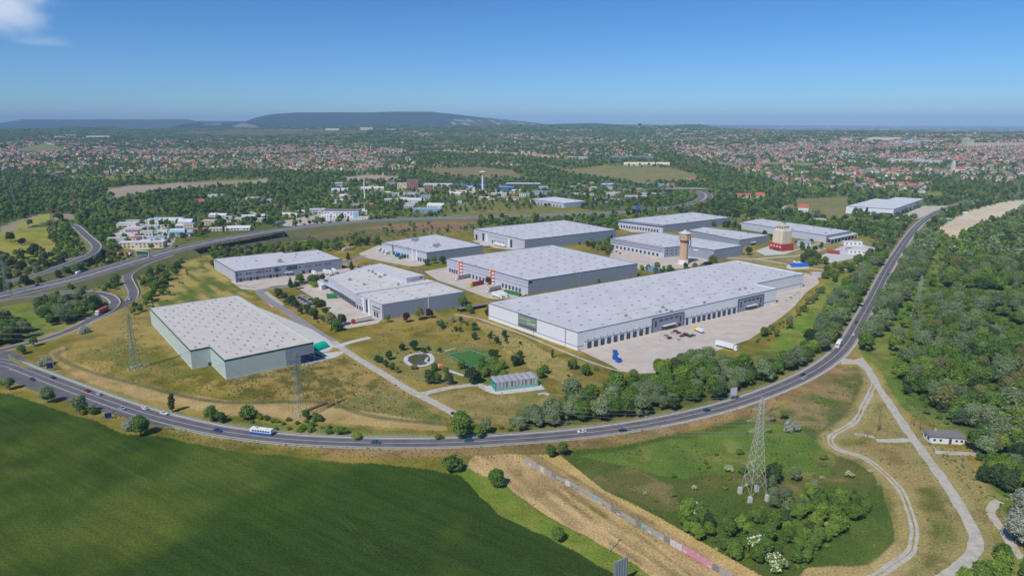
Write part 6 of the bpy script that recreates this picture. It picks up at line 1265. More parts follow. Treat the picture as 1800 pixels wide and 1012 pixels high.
# single trees, named one by one: (px, py of the foot, kind, height m, label)
ONE = [
 (85, 708, 'willow', 9, 'round grey-green tree at the left end of the crop field edge'), (141, 728, 'willow', 9.5, 'tall grey-green tree beside the road, second from the left at the field edge'), (163, 727, 'shrub', 3.6, 'dark bush just right of the tall grey-green field edge tree'),
 (248, 764, 'broad', 9.5, 'dark rounded tree at the field edge below the silver car'), (228, 754, 'silvershrub', 5, 'pale bare bush left of the dark rounded field edge tree'), (18, 684, 'willow', 7, 'pale bushy tree at the left frame edge beside the field'), (8, 676, 'brightshrub', 3, 'light bush at the extreme left of the field edge'),
 (303, 724, 'poplar', 9.5, 'slim dark tree between the dyke and the ring road'), (372, 741, 'broad', 7.5, 'dark green tree above the blue car, left of the bus'), (387, 743, 'broad', 6, 'smaller dark green tree right beside the one above the blue car'), (437, 734, 'shrub', 6, 'broad bush mass above the white and blue bus'),
 (560, 740, 'shrub', 3.5, 'bush by the rusty footbridge'), (600, 762, 'brightshrub', 4, 'light green bush by the lower verge left of the green car'), (628, 771, 'brightshrub', 3, 'small round bush on the verge above the green car'), (539, 738, 'broad', 5, 'low dark tree at the foot of the middle pylon'),
 (812, 768, 'broad', 12.5, 'big leafy tree beside the ring road at the end of the park road'), (841, 769, 'bright', 6, 'light green bushy tree right of the big leafy tree'), (772, 771, 'brightshrub', 2.5, 'tiny bush on the verge left of the big leafy tree'), (795, 827, 'shrub', 6.2, 'round dark bush alone at the field corner below the road'),
 (873, 854, 'broad', 7.5, 'lone spreading tree at the edge of the tan strip'), (980, 950, 'broad', 5.5, 'small leafy tree on the green verge of the crop field'), (968, 802, 'broad', 5.5, 'left half of the bush clump under the ring road'), (989, 800, 'broad', 6, 'right half of the bush clump under the ring road'),
 (1391, 757, 'silvershrub', 5.2, 'round silvery bush alone in the green meadow'), (1377, 737, 'bright', 5, 'fresh green tree left above the round silvery bush'), (1356, 741, 'olive', 4, 'olive bush left of the fresh green tree in the meadow'), (1358, 848, 'dark', 8, 'dark tree touching the right leg of the tall pylon'),
 (39, 622, 'broad', 6, 'small tree by the road junction at left'), (60, 608, 'broad', 6, 'second small tree by the road junction, farther up'), (80, 642, 'silvershrub', 5, 'pale bush left of the dark blue roadside board'), (19, 425, 'dark', 12, 'dark tree at the left end of the yellow-green field'), (63, 449, 'dark', 13, 'tall dark tree alone in the yellow-green field'), (38, 431, 'purple', 8, 'reddish dark tree in the yellow-green field'), (42, 428, 'dark', 7, 'small dark tree in the yellow-green field'),
 (216, 479, 'shrub', 5, 'round bush beside the S-shaped slip road'), (148, 585, 'silvershrub', 5, 'pale bush on the verge of the slip road'),
 (663, 637, 'dark', 4.5, 'leftmost small dark tree of the pond park'), (670, 638, 'dark', 4, 'second small dark tree of the pond park'), (678, 645, 'dark', 4.5, 'third small dark tree in the row left of the pond'), (689, 650, 'broad', 5, 'fourth small tree in the row left of the pond'), (698, 655, 'olive', 3.6, 'brownish bush at the end of the row left of the pond'),
 (684, 632, 'dark', 5.5, 'dark tree left of the pale flower bed'), (707, 616, 'dark', 4.6, 'dark bush above left of the pond'), (728, 616, 'dark', 7, 'tallest dark tree above the pond'), (745, 621, 'dark', 4, 'low dark tree on the upper rim of the pond'), (728, 648, 'oliveshrub', 3, 'low olive bush under the pond rim'), (756, 674, 'dark', 8, 'dark round tree near the park road fork'),
 (768, 673, 'broad', 6.2, 'lighter tree right of the dark round tree near the fork'), (764, 652, 'broad', 5, 'tree beside the small orange play spot'), (789, 676, 'dark', 6.4, 'dark tree in the middle of the park'), (784, 660, 'broad', 5, 'tree beside the park footpath'), (811, 648, 'broad', 6, 'tree at the lower corner of the football pitch'), (829, 674, 'dark', 9.5, 'large dark tree left of the greenhouse yard'), (838, 672, 'dark', 7, 'dark tree touching the large one by the greenhouse yard'),
 (864, 627, 'dark', 5, 'dark bush at the right corner of the football pitch'), (871, 628, 'dark', 5, 'second dark bush at the right corner of the pitch'), (905, 643, 'dark', 6.5, 'dark tree above the greenhouse right end'), (915, 640, 'dark', 5, 'small dark tree right of the one above the greenhouse'), (834, 597, 'dark', 5, 'small dark tree above the football pitch'), (834, 580, 'shrub', 3.5, 'bush above the small dark tree near the white wall'), (873, 603, 'dark', 4.6, 'young dark tree in the dry planting'),
 (971, 629, 'poplar', 5.5, 'slim young tree beside the footpath by the white wall'), (950, 664, 'broad', 6, 'tree right above the end of the greenhouse'), (958, 656, 'broad', 5.4, 'tree behind the greenhouse end, farther up'), (772, 571, 'shrub', 3.5, 'dark bush in the dry grass below the purple trees'), (777, 578, 'dark', 4, 'tree right below the dark bush in the dry grass'), (801, 582, 'dark', 3.6, 'left one of two bushes in the upper dry grass'), (809, 583, 'dark', 3.6, 'right one of two bushes in the upper dry grass'),
 (795, 566, 'silver', 4.5, 'pale speckled tree near the dark shed'), (810, 566, 'dark', 4, 'dark tree near the dark shed'), (820, 572, 'broad', 3.5, 'small tree right of the pale speckled tree'), (682, 566, 'broad', 5, 'green bush at the corner of the canopied hall'), (714.7, 566, 'purple', 7, 'left dark purple tree by the grey hall wall'), (737.5, 562, 'olive', 9, 'green brown tree between the two purple trees'), (755, 559, 'purple', 7, 'right dark purple tree by the grey hall wall'), (1008, 649, 'broad', 6, 'upper young tree on the slope beside the yard path'),
 (1030, 660, 'broad', 6.4, 'second young tree on the slope beside the yard path'), (1079, 671, 'broad', 7, 'third young tree below the yard end'), (1113, 670, 'broad', 7, 'fourth young tree below the yard end'), (1048, 650, 'shrub', 2.4, 'low bush between the yard path trees'),
 (490, 524, 'dark', 8.5, 'dark tree on the verge of the park road, upper'), (500, 528, 'dark', 6.5, 'small dark tree beside the upper verge tree'), (513, 538, 'dark', 9, 'dark double tree on the verge of the park road'), (520, 541, 'dark', 6.5, 'small dark tree right of the double tree'), (511, 505, 'cone', 11, 'tall dark conifer by the yard entrance'), (522, 508, 'dark', 7, 'dark tree right of the tall conifer'), (528, 498, 'broad', 9, 'leafy tree in front of the long grey hall'), (547, 498, 'broad', 8, 'left of two trees before the parked white lorries'), (555, 498, 'broad', 8, 'right of two trees before the parked white lorries'), (567, 494, 'dark', 6.5, 'slim tree beside the parked white lorries'),
 (556, 540, 'broad', 8, 'left tree at the car park of the canopied hall'), (566, 544, 'dark', 8, 'right tree at the car park of the canopied hall'), (573, 554, 'dark', 6, 'small tree at the yard corner'), (541, 552, 'dark', 7.5, 'dark tree above the park road bend'), (552, 561, 'dark', 8.5, 'larger dark tree above the park road bend'), (567, 565, 'broad', 5, 'round bush at the yard ramp'), (583, 578, 'olive', 11, 'tall brown green tree at the lorry yard entrance'), (592, 582, 'broad', 8.5, 'dark green tree right of the tall brown one'), (602, 571, 'dark', 8, 'dark tree nearest the red lorry cab'), (552, 504, 'brightshrub', 5, 'bright yellow-green bush at the corner of the lorry yard'),
 (618, 474, 'cone', 11, 'dark conifer beside the small car park'), (612, 456, 'cone', 10, 'dark conifer behind the right end of the long hall'), (751, 466, 'broad', 7, 'tree left of the lorry yard of the orange towered hall'), (763, 463, 'broad', 7, 'second tree at the end of the small grey hall'), (778, 464, 'dark', 8, 'dark tree against the orange towered hall'), (858, 500, 'dark', 7, 'dark bush between lorries under the orange tower'), (814, 540, 'broad', 9, 'leafy tree in the garden behind the grey hall corner'), (824, 548, 'bright', 6, 'light tree in the garden behind the grey hall corner'), (855, 554, 'dark', 4.5, 'small dark tree at the left end of the white wall'),
 (1252, 470, 'olive', 12, 'tall slim tree at the corner of the hall right of the water tower'), (1316, 448, 'dark', 9, 'round dark tree at the right end of the grey hall'), (1081, 484, 'olive', 7, 'bare brown tree against the grey wall'), (1090, 483, 'olive', 6, 'second bare brown tree against the grey wall'), (998, 502, 'broad', 5, 'round bush against the dark grey wall'), (1051, 497, 'bright', 4, 'small light bush against the dark grey wall'),
 (1785, 955, 'silver', 11, 'silvery leaning tree at the right frame edge'), (1800, 920, 'silver', 13, 'large silvery tree at the right frame edge'), (1810, 960, 'silver', 12, 'lower silvery tree cut by the right frame edge'), (1755, 855, 'dark', 9, 'dark low tree at the corner of the wood near the path'), (1712, 792, 'broad', 9, 'tree standing against the right end of the white cottage'), (1727, 780, 'broad', 10, 'taller tree behind the right end of the cottage'),
 (1328, 970, 'haw', 6, 'largest white flowering hawthorn at the lower edge of the thicket'), (1215, 897, 'haw', 4.4, 'white flowering hawthorn at the left edge of the thicket'), (1365, 1000, 'haw', 5, 'white flowering hawthorn at the bottom of the thicket'), (1222, 906, 'haw', 4.2, 'second white hawthorn at the left edge of the thicket'),
]
HN = {'shrub': 2.3, 'brightshrub': 2.3, 'haw': 2.3, 'oliveshrub': 2.3, 'silvershrub': 2.3, 'willow': 10.3, 'silver': 10.3, 'poplar': 11, 'cone': 10.5}
for px, py, kd, h_, lb in ONE:
    x, y = G(px, py); place(x, y, kd, h_ * 1.12 / HN.get(kd, 9.2), 'single', lb)
# far country: wooded plots and suburbs
gx = np.arange(-3200, 3200, 11.5); gy = np.arange(880, 3600, 11.5); X, Y = np.meshgrid(gx, gy); X = X.ravel() + rng.uniform(-6, 6, X.size); Y = Y.ravel() + rng.uniform(-6, 6, Y.size); Z = H(X, Y); PX, PY = proj(X, Y, Z); ok = (PX > -40) & (PX < 1840) & (PY < 400) & (PY > 200)
dens = .34 + .60 * (fbm(X, Y, 170, 61) > .45) + .25 * (fbm(X, Y, 60, 62) > .5); ok &= rng.random(len(X)) < dens
for P_ in OPENS: ok &= ~inside(PX, PY, P_)
EST = [[(188, 440), (200, 395), (250, 378), (340, 385), (450, 378), (480, 398), (380, 425), (260, 445)], [(560, 350), (620, 312), (760, 306), (960, 312), (1100, 325), (1170, 335), (1080, 360), (900, 372), (760, 380), (640, 395), (500, 400), (480, 370)]]
for P_ in EST: m_ = inside(PX, PY, P_); ok &= ~(m_ & (rng.random(len(X)) < .5))
X, Y, Z, PX, PY = X[ok], Y[ok], Z[ok], PX[ok], PY[ok]; ok = clear_mask(X, Y, 5)
for q in YP: ok &= ~inside(X, Y, q)
X, Y, Z, PX, PY = X[ok], Y[ok], Z[ok], PX[ok], PY[ok]
VIL = [([(-40, 262), (60, 240), (250, 243), (430, 246), (620, 250), (700, 262), (740, 285), (640, 303), (520, 302), (420, 300), (250, 312), (150, 318), (-40, 300)], .62, 'left village'),
       ([(700, 232), (900, 232), (1120, 230), (1240, 250), (1230, 280), (1000, 272), (820, 262), (720, 262)], .42, 'middle slope'),
       ([(1130, 234), (1300, 226), (1500, 230), (1860, 236), (1860, 330), (1740, 322), (1620, 338), (1500, 322), (1380, 328), (1310, 300), (1230, 285), (1180, 262)], .66, 'right suburb'),
       ([(740, 283), (900, 281), (935, 287), (900, 292), (760, 295)], .3, 'houses along the far motorway'), ([(-40, 318), (30, 320), (60, 332), (-40, 345)], .3, 'left village')]
HS = []
gxh = np.arange(-5200, 6000, 23.0); gyh = np.arange(1350, 7400, 23.0); XH, YH = np.meshgrid(gxh, gyh); XH = XH.ravel() + rng.uniform(-7, 7, XH.size); YH = YH.ravel() + rng.uniform(-8, 8, YH.size); ZH = H(XH, YH); HX, HY = proj(XH, YH, ZH); inn = (HX > -40) & (HX < 1840)
XH, YH, ZH, HX, HY = XH[inn], YH[inn], ZH[inn], HX[inn], HY[inn]; dn = np.zeros(len(XH)); rg = np.full(len(XH), -1)
wob = (fbm(XH, YH, 330, 73) - .5)
for i, (P_, d_, nm) in enumerate(VIL): m_ = inside(HX + wob * 160, HY + wob * 34, P_); dn = np.where(m_, d_, dn); rg = np.where(m_, i, rg)
dn = dn * (.12 + .88 * np.clip((fbm(XH, YH, 230, 71) - .34) * 3.6, 0, 1)) * np.clip(1.25 - YH / 14000, .5, 1)
for P_ in OPENS: dn = np.where(inside(HX, HY, P_), 0, dn)
ok = rng.random(len(XH)) < dn * .84; ok &= clear_mask(XH, YH, 8); hx_, hy_, hz_, hr_, hpx, hpy = XH[ok], YH[ok], ZH[ok], rg[ok], HX[ok], HY[ok]
# trees keep clear of houses roughly
cell = set()
for ox, oy in ((0, 0), (0, -13), (6, -8), (-6, -8)): cell |= set(zip(((hx_ + ox) // 13).astype(int).tolist(), ((hy_ + oy) // 13).astype(int).tolist()))
vill = np.zeros(len(X), bool)
for P_, d_, nm in VIL:
    if d_ > .5: vill |= inside(PX, PY, P_)
kf = ['broad', 'dark', 'bright', 'willow', 'shrub', 'poplar']; wf = np.cumsum([4, 2.6, 1.6, 1.2, 1, .5]); wf = wf / wf[-1]; cl = fbm(X, Y, 90, 63)
far_list = []
for i in range(len(X)):
    if (int(X[i] // 13), int(Y[i] // 13)) in cell and rng.random() < .72: continue
    if vill[i] and rng.random() < .15: continue
    k = kf[int(np.searchsorted(wf, (cl[i] * 2.6 + rng.random() * .6) % 1.0))]; s = rng.uniform(.6, 1.3) * (1.8 if k == 'shrub' else 1) * (.75 if vill[i] else 1)
    PL.append((X[i], Y[i], Z[i] - .2, k, random.randrange(NV[k]), s, s * rng.uniform(.85, 1.15), rng.uniform(0, 6.3), 'far woods', None))
# very far: clumps of trees
gx = np.arange(-7200, 7200, 40.0); gy = np.arange(3560, 8600, 40.0); XC, YC = np.meshgrid(gx, gy); XC = XC.ravel() + rng.uniform(-18, 18, XC.size); YC = YC.ravel() + rng.uniform(-18, 18, YC.size); ZC = H(XC, YC); CX_, CY_ = proj(XC, YC, ZC); ok = (CX_ > -40) & (CX_ < 1840) & (rng.random(len(XC)) < .30 + .6 * (fbm(XC, YC, 400, 64) > .47))
for P_, d_, nm in VIL:
    if d_ > .5: ok &= ~(inside(CX_, CY_, P_) & (rng.random(len(XC)) < .35))
for P_ in OPENS: ok &= ~inside(CX_, CY_, P_)
XC, YC, ZC = XC[ok], YC[ok], ZC[ok]
CLM = []
for v in range(4):
    g = np.random.default_rng(90 + v); L = [(g.uniform(-20, 20), g.uniform(-20, 20), g.uniform(3, 6.5), g.uniform(3.2, 6)) for _ in range(13)]; CLM.append(leafmesh('far_wood_clump', L, 340, 4.2, [FO[['broad', 'dark', 'broad', 'willow'][v]]], core=False, seed=v + 50))

# which are built one by one
PL_ = []
for p in PL:
    sx, sy = proj(p[0], p[1], p[2] + 3); dist = math.hypot(math.hypot(p[0], p[1]), CH)
    hh = (2.3 if p[3] in SHR else 9.5) * p[5]; vis = -25 < sx < 1825 and sy < 1040
    PL_.append((hh / dist * (1 if vis else .05) * (3 if p[9] else 1), p, float(sx), float(sy)))
PL_.sort(key=lambda q: -q[0])
nt_, ns_ = 0, 0; indiv = []; rest = []
for q in PL_:
    sh = q[1][3] in SHR
    if (nt_ < 296 if not sh else ns_ < 290) and (q[1][9] or q[0] > (.0040 if sh else .006)): indiv.append(q); nt_ += (not sh); ns_ += sh
    else: rest.append(q)
LM = [('the tallest pylon', 1325, 873), ('the white cottage', 1665, 775), ('the pale board', 1288, 700), ('the teal warehouse', 440, 630), ('the greenhouse', 905, 680), ('the road fork', 1510, 632), ('the brick water tower', 1201, 463), ('the pond', 737, 632),
      ('the bus', 461, 757), ('the right frame edge', 1800, 700), ('the slip road', 232, 510), ('the silo building', 1370, 441), ('the parked lorry', 1277, 612), ('the blue dumpers', 1083, 632), ('the lone warehouse', 1560, 372), ('the gravel bend', 1714, 960), ('the orange towers', 868, 505), ('the middle pylon', 528, 735), ('the wooden pole', 1545, 757), ('the sandy plot', 1680, 385)]
def ordn(n): return {1: '', 2: 'second ', 3: 'third ', 4: 'fourth ', 5: 'fifth ', 6: 'sixth ', 7: 'seventh ', 8: 'eighth ', 9: 'ninth ', 10: 'tenth '}.get(n, '%dth ' % n if n % 10 not in (1, 2, 3) or n in (11, 12, 13) else '%d%s ' % (n, {1: 'st', 2: 'nd', 3: 'rd'}[n % 10]))
counts = {}
lmw = [(nm, *G(a, b)) for nm, a, b in LM]; todo = []
for q in indiv:
    p = q[1]
    if p[9]: continue
    j = min(range(len(lmw)), key=lambda j: (lmw[j][1] - p[0]) ** 2 + (lmw[j][2] - p[1]) ** 2); todo.append((p[3], p[8], j, math.hypot(lmw[j][1] - p[0], lmw[j][2] - p[1]), id(p)))
todo.sort(key=lambda t: t[3]); autol = {}
for kd, rg_, j, d_, i_ in todo:
    c = counts[(kd, rg_, j)] = counts.get((kd, rg_, j), 0) + 1; autol[i_] = '%s in %s, %snearest %s' % (LOOK[kd], rg_, ordn(c), lmw[j][0])
for q in indiv:
    p = q[1]; cmesh, tmesh = PRO[(p[3], p[4])]; e = empty(NAMES[p[3]], (p[0], p[1], p[2]), p[7]); e.scale = (p[5], p[5], p[6]); w_ = p[9] or autol[id(p)]
    tag(e, w_, 'bush' if p[3] in SHR else 'tree', 'single trees and bushes' if p[8] == 'single' else 'plants of the ' + p[8]); link('crown', cmesh, e); link('trunk', tmesh, e)

def instancer(name, pts, scl, sclz, rot, idx, meshes, label=None):
    """stuff: one object whose points carry copies of a few plants or houses"""
    me = bpy.data.meshes.new(name); me.vertices.add(len(pts)); me.vertices.foreach_set('co', np.asarray(pts, np.float32).ravel())
    a = me.attributes.new('size', 'FLOAT_VECTOR', 'POINT'); a.data.foreach_set('vector', np.stack([scl, scl, sclz], 1).astype(np.float32).ravel())
    a = me.attributes.new('turn', 'FLOAT_VECTOR', 'POINT'); z = np.zeros(len(rot)); a.data.foreach_set('vector', np.stack([z, z, rot], 1).astype(np.float32).ravel())
    a = me.attributes.new('which', 'INT', 'POINT'); a.data.foreach_set('value', np.asarray(idx, np.int32))
    o = link(name, me); tag(o, kind='stuff')
    ng = bpy.data.node_groups.new(name, 'GeometryNodeTree'); ng.interface.new_socket('Geometry', in_out='INPUT', socket_type='NodeSocketGeometry'); ng.interface.new_socket('Geometry', in_out='OUTPUT', socket_type='NodeSocketGeometry')
    n = ng.nodes; l = ng.links; gi = n.new('NodeGroupInput'); go = n.new('NodeGroupOutput'); iop = n.new('GeometryNodeInstanceOnPoints'); l.new(gi.outputs[0], iop.inputs['Points'])
    gti = n.new('GeometryNodeGeometryToInstance')
    cc = bpy.data.collections.new(name + '_sources')
    for i, m_ in enumerate(meshes): q = bpy.data.objects.new('%s_source_%02d' % (name, i), m_); cc.objects.link(q)
    ci = n.new('GeometryNodeCollectionInfo'); ci.inputs['Collection'].default_value = cc; ci.inputs['Separate Children'].default_value = True; ci.inputs['Reset Children'].default_value = True; l.new(ci.outputs[0], iop.inputs['Instance'])
    iop.inputs['Pick Instance'].default_value = True
    def at(nm, ty): q = n.new('GeometryNodeInputNamedAttribute'); q.data_type = ty; q.inputs['Name'].default_value = nm; return q.outputs[0]
    l.new(at('which', 'INT'), iop.inputs['Instance Index']); l.new(at('size', 'FLOAT_VECTOR'), iop.inputs['Scale'])
    e2 = n.new('FunctionNodeEulerToRotation'); l.new(at('turn', 'FLOAT_VECTOR'), e2.inputs[0]); l.new(e2.outputs[0], iop.inputs['Rotation']); l.new(iop.outputs[0], go.inputs[0])
    n.remove(gti); md = o.modifiers.new('scatter', 'NODES'); md.node_group = ng
    return o
def stuff_plants(name, items, far):
    if not items: return
    keys = sorted({(p[3], p[4]) for p in items}); ix = {k: i for i, k in enumerate(keys)}
    if far: ms = [FAR[k] for k in keys]
    else: ms = [PRO[k][0] for k in keys]
    instancer(name, [(p[0], p[1], p[2]) for p in items], np.array([p[5] for p in items]), np.array([p[6] for p in items]), np.array([p[7] for p in items]), [ix[(p[3], p[4])] for p in items], ms)
near = [q[1] for q in rest if q[1][8] != 'far woods' and math.hypot(q[1][0], q[1][1]) < 900]; mid = [q[1] for q in rest if not (q[1][8] != 'far woods' and math.hypot(q[1][0], q[1][1]) < 900)]
stuff_plants('woodland', [p for p in near if p[3] not in SHR], False); stuff_plants('undergrowth', [p for p in near if p[3] in SHR], False); stuff_plants('distant_trees', mid, True)
instancer('distant_woods', np.stack([XC, YC, ZC - .5], 1), rng.uniform(.6, 1.15, len(XC)), rng.uniform(.7, 1.3, len(XC)), rng.uniform(0, 6.3, len(XC)), rng.integers(0, 4, len(XC)), CLM)
print('plants', len(PL), 'single', len(indiv), 'near', len(near), 'mid', len(mid), 'clumps', len(XC), 'houses', len(hx_))

# rough grass and weeds: small tufts nobody could count
def tuftmesh(name, m, seed, n=16, h=.55, w=.5):
    g = np.random.default_rng(seed); mb = MB()
    for i in range(n):
        a = g.uniform(0, 6.3); r = g.uniform(0, w); cx, cy_ = math.cos(a) * r, math.sin(a) * r; b = g.uniform(0, 6.3); dx, dy = math.cos(b) * .16, math.sin(b) * .16; k = h * g.uniform(.5, 1.2); lx, ly = g.uniform(-.2, .2), g.uniform(-.2, .2)
        mb.add([(cx - dx, cy_ - dy, 0), (cx + dx, cy_ + dy, 0), (cx + dx * .4 + lx, cy_ + dy * .4 + ly, k), (cx - dx * .4 + lx, cy_ - dy * .4 + ly, k)], [(0, 1, 2, 3)])
    return mb.mesh(name, m)
TS, TO, TG = foliage('dry_grass_blades', (.20, .155, .06), (.36, .28, .13), k=1.5), foliage('olive_grass_blades', (.09, .10, .03), (.19, .18, .06), k=1.9), foliage('green_grass_blades', (.045, .085, .016), (.10, .15, .03), k=1.8)
TM_ = [tuftmesh('tuft', m, i) for i, m in enumerate((TS, TO, TG, TS, TO, TG))]
tx, ty, tk, ts = [], [], [], []
def tufts(poly, spacing, wts, smin, smax, keep=.8, clump=None):
    W = [G(p[0], p[1]) for p in poly]; xs = [p[0] for p in W]; ys = [p[1] for p in W]; X, Y = np.meshgrid(np.arange(min(xs), max(xs), spacing), np.arange(min(ys), max(ys), spacing)); X = X.ravel() + rng.uniform(-.5, .5, X.size) * spacing; Y = Y.ravel() + rng.uniform(-.5, .5, Y.size) * spacing
    ok = inside(X, Y, W) & (rng.random(len(X)) < keep)
    if clump: ok &= fbm(X, Y, clump[0], 55) > clump[1]
    X, Y = X[ok], Y[ok]; ok = clear_mask(X, Y, -1.0)
    for q in YP: ok &= ~inside(X, Y, q)
    X, Y = X[ok], Y[ok]; tx.extend(X); ty.extend(Y); tk.extend(rng.choice(6, len(X), p=np.array(wts + wts) / (2 * sum(wts)))); ts.extend(rng.uniform(smin, smax, len(X)))
tufts([(400, 668), (556, 638), (600, 624), (790, 728), (775, 742), (620, 720), (560, 706), (440, 705), (380, 690)], 1.8, [4, 4, 1.5], .5, 1.25, .7, (14, .40))
tufts([(130, 625), (250, 580), (330, 655), (390, 680), (360, 700), (260, 678), (150, 648)], 2.6, [3, 3, 2], .5, 1.1, .6, (18, .42))
tufts([(600, 618), (680, 580), (860, 560), (1000, 640), (1080, 665), (1000, 720), (830, 740), (735, 690)], 3.2, [4, 3, 1.5], .5, 1.1, .6, (16, .42))
tufts([(1000, 800), (1200, 765), (1400, 715), (1500, 655), (1525, 670), (1480, 740), (1455, 775), (1540, 830), (1565, 900), (1560, 955), (1420, 995), (1340, 1010), (1150, 904)], 2.4, [.4, 2, 5], .4, 1.2, .6, (22, .50))
tufts([(1540, 680), (1600, 770), (1700, 920), (1650, 1005), (1580, 1005), (1612, 940), (1590, 860), (1520, 800), (1475, 780), (1500, 740)], 2.3, [4, 3, 1.5], .4, 1.0, .6, (12, .42))
tufts([(150, 705), (400, 768), (700, 790), (1000, 778), (1200, 745), (1400, 678), (1420, 690), (1220, 765), (1010, 800), (700, 815), (400, 788), (150, 735)], 1.9, [3, 3, 1], .4, 1.0, .6)
tufts([(830, 802), (944, 798), (1137, 910), (1330, 1020), (1131, 1008), (957, 903)], 3.0, [5, 2, .3], .4, 1.0, .5, (10, .5))
tufts([(1585, 690), (1640, 740), (1700, 770), (1720, 850), (1770, 890), (1745, 930), (1690, 850), (1600, 740)], 2.0, [1, 3, 4], .5, 1.3, .7)
tx, ty = np.array(tx), np.array(ty); ts = np.array(ts); instancer('rough_grass', np.stack([tx, ty, tx * 0 - .02], 1), ts, ts * rng.uniform(.7, 1.3, len(ts)), rng.uniform(0, 6.3, len(ts)), tk, TM_); print('tufts', len(tx))

# houses
HM = {}
roofs = [mat('tile_orange', (.42, .18, .11), .8, rand=.25), mat('tile_brown', (.24, .14, .11), .8, rand=.25), mat('roof_slate', (.22, .21, .21), .8, rand=.25), mat('tile_red', (.37, .13, .09), .8, rand=.2)]
walls = [mat('render_white', (.72, .70, .66), .8, rand=.15), mat('render_cream', (.55, .48, .36), .8, rand=.2), mat('render_grey', (.4, .38, .35), .8, rand=.2)]
rn = ['orange', 'brown', 'grey', 'red']; wn = ['white', 'cream', 'grey']
for i in range(4):
    for j in range(3):
        w, d, h_ = [(11, 9, 4.2), (13, 9, 3.8), (10, 10, 5.4)][j]; a, b = gable(w, d, h_, 3.0); HM[(i, j)] = (a.mesh('wall', walls[j]), b.mesh('roof', roofs[i]))
def comb(i, j):
    a, b = gable(*[(11, 9, 4.2), (13, 9, 3.8), (10, 10, 5.4)][j], 3.0); mb = MB(); mb.add(a.v, a.f); mb.k = 1; mb.add(b.v, b.f); return mb.mesh('house', [walls[j], roofs[i]])
ri = rng.choice([0, 1, 2, 3], len(hx_), p=[.28, .28, .28, .16]); wi = rng.choice([0, 1, 2], len(hx_), p=[.6, .25, .15]); hs_ = rng.uniform(.8, 1.35, len(hx_)); ht_ = rng.choice([0, 1.57], len(hx_)) + rng.normal(size=len(hx_)) * .25 + .3; order = np.argsort(np.hypot(hx_, hy_) / hs_)
cmb = [comb(i, j) for i in range(4) for j in range(3)]
HLM = [('the far bridge', 1200, 334), ('the lone warehouse', 1560, 365), ('the church', 1674, 303), ('the far blue hall', 825, 330), ('the brown tower', 725, 334), ('the beige field', 330, 325), ('the thin shed', 98, 342), ('the long red roof', 1314, 349), ('the left frame edge', 0, 300), ('the right frame edge', 1800, 320), ('the beige flats', 1137, 292), ('the motorway end', 931, 290)]
hl = [(nm, *GT(a, b)[:2]) for nm, a, b in HLM]; cnt = {}
for n_, i in enumerate(order[:290]):
    z = float(hz_[i]) - .4; e = empty('house', (hx_[i], hy_[i], z), ht_[i]); e.scale = (hs_[i],) * 3
    j = min(range(len(hl)), key=lambda j: (hl[j][1] - hx_[i]) ** 2 + (hl[j][2] - hy_[i]) ** 2); k = (ri[i], wi[i], j); c = cnt[k] = cnt.get(k, 0) + 1
    tag(e, '%s house with %s roof, %snearest of its kind to %s' % (wn[wi[i]], rn[ri[i]], ordn(c), hl[j][0]), 'house', 'houses of the suburbs'); a, b = HM[(int(ri[i]), int(wi[i]))]; link('wall', a, e); link('roof', b, e)
r_ = order[290:]; instancer('distant_houses', np.stack([hx_[r_], hy_[r_], hz_[r_] - .5], 1), hs_[r_], hs_[r_] * rng.uniform(.9, 1.3, len(r_)), ht_[r_], ri[r_] * 3 + wi[r_], cmb)

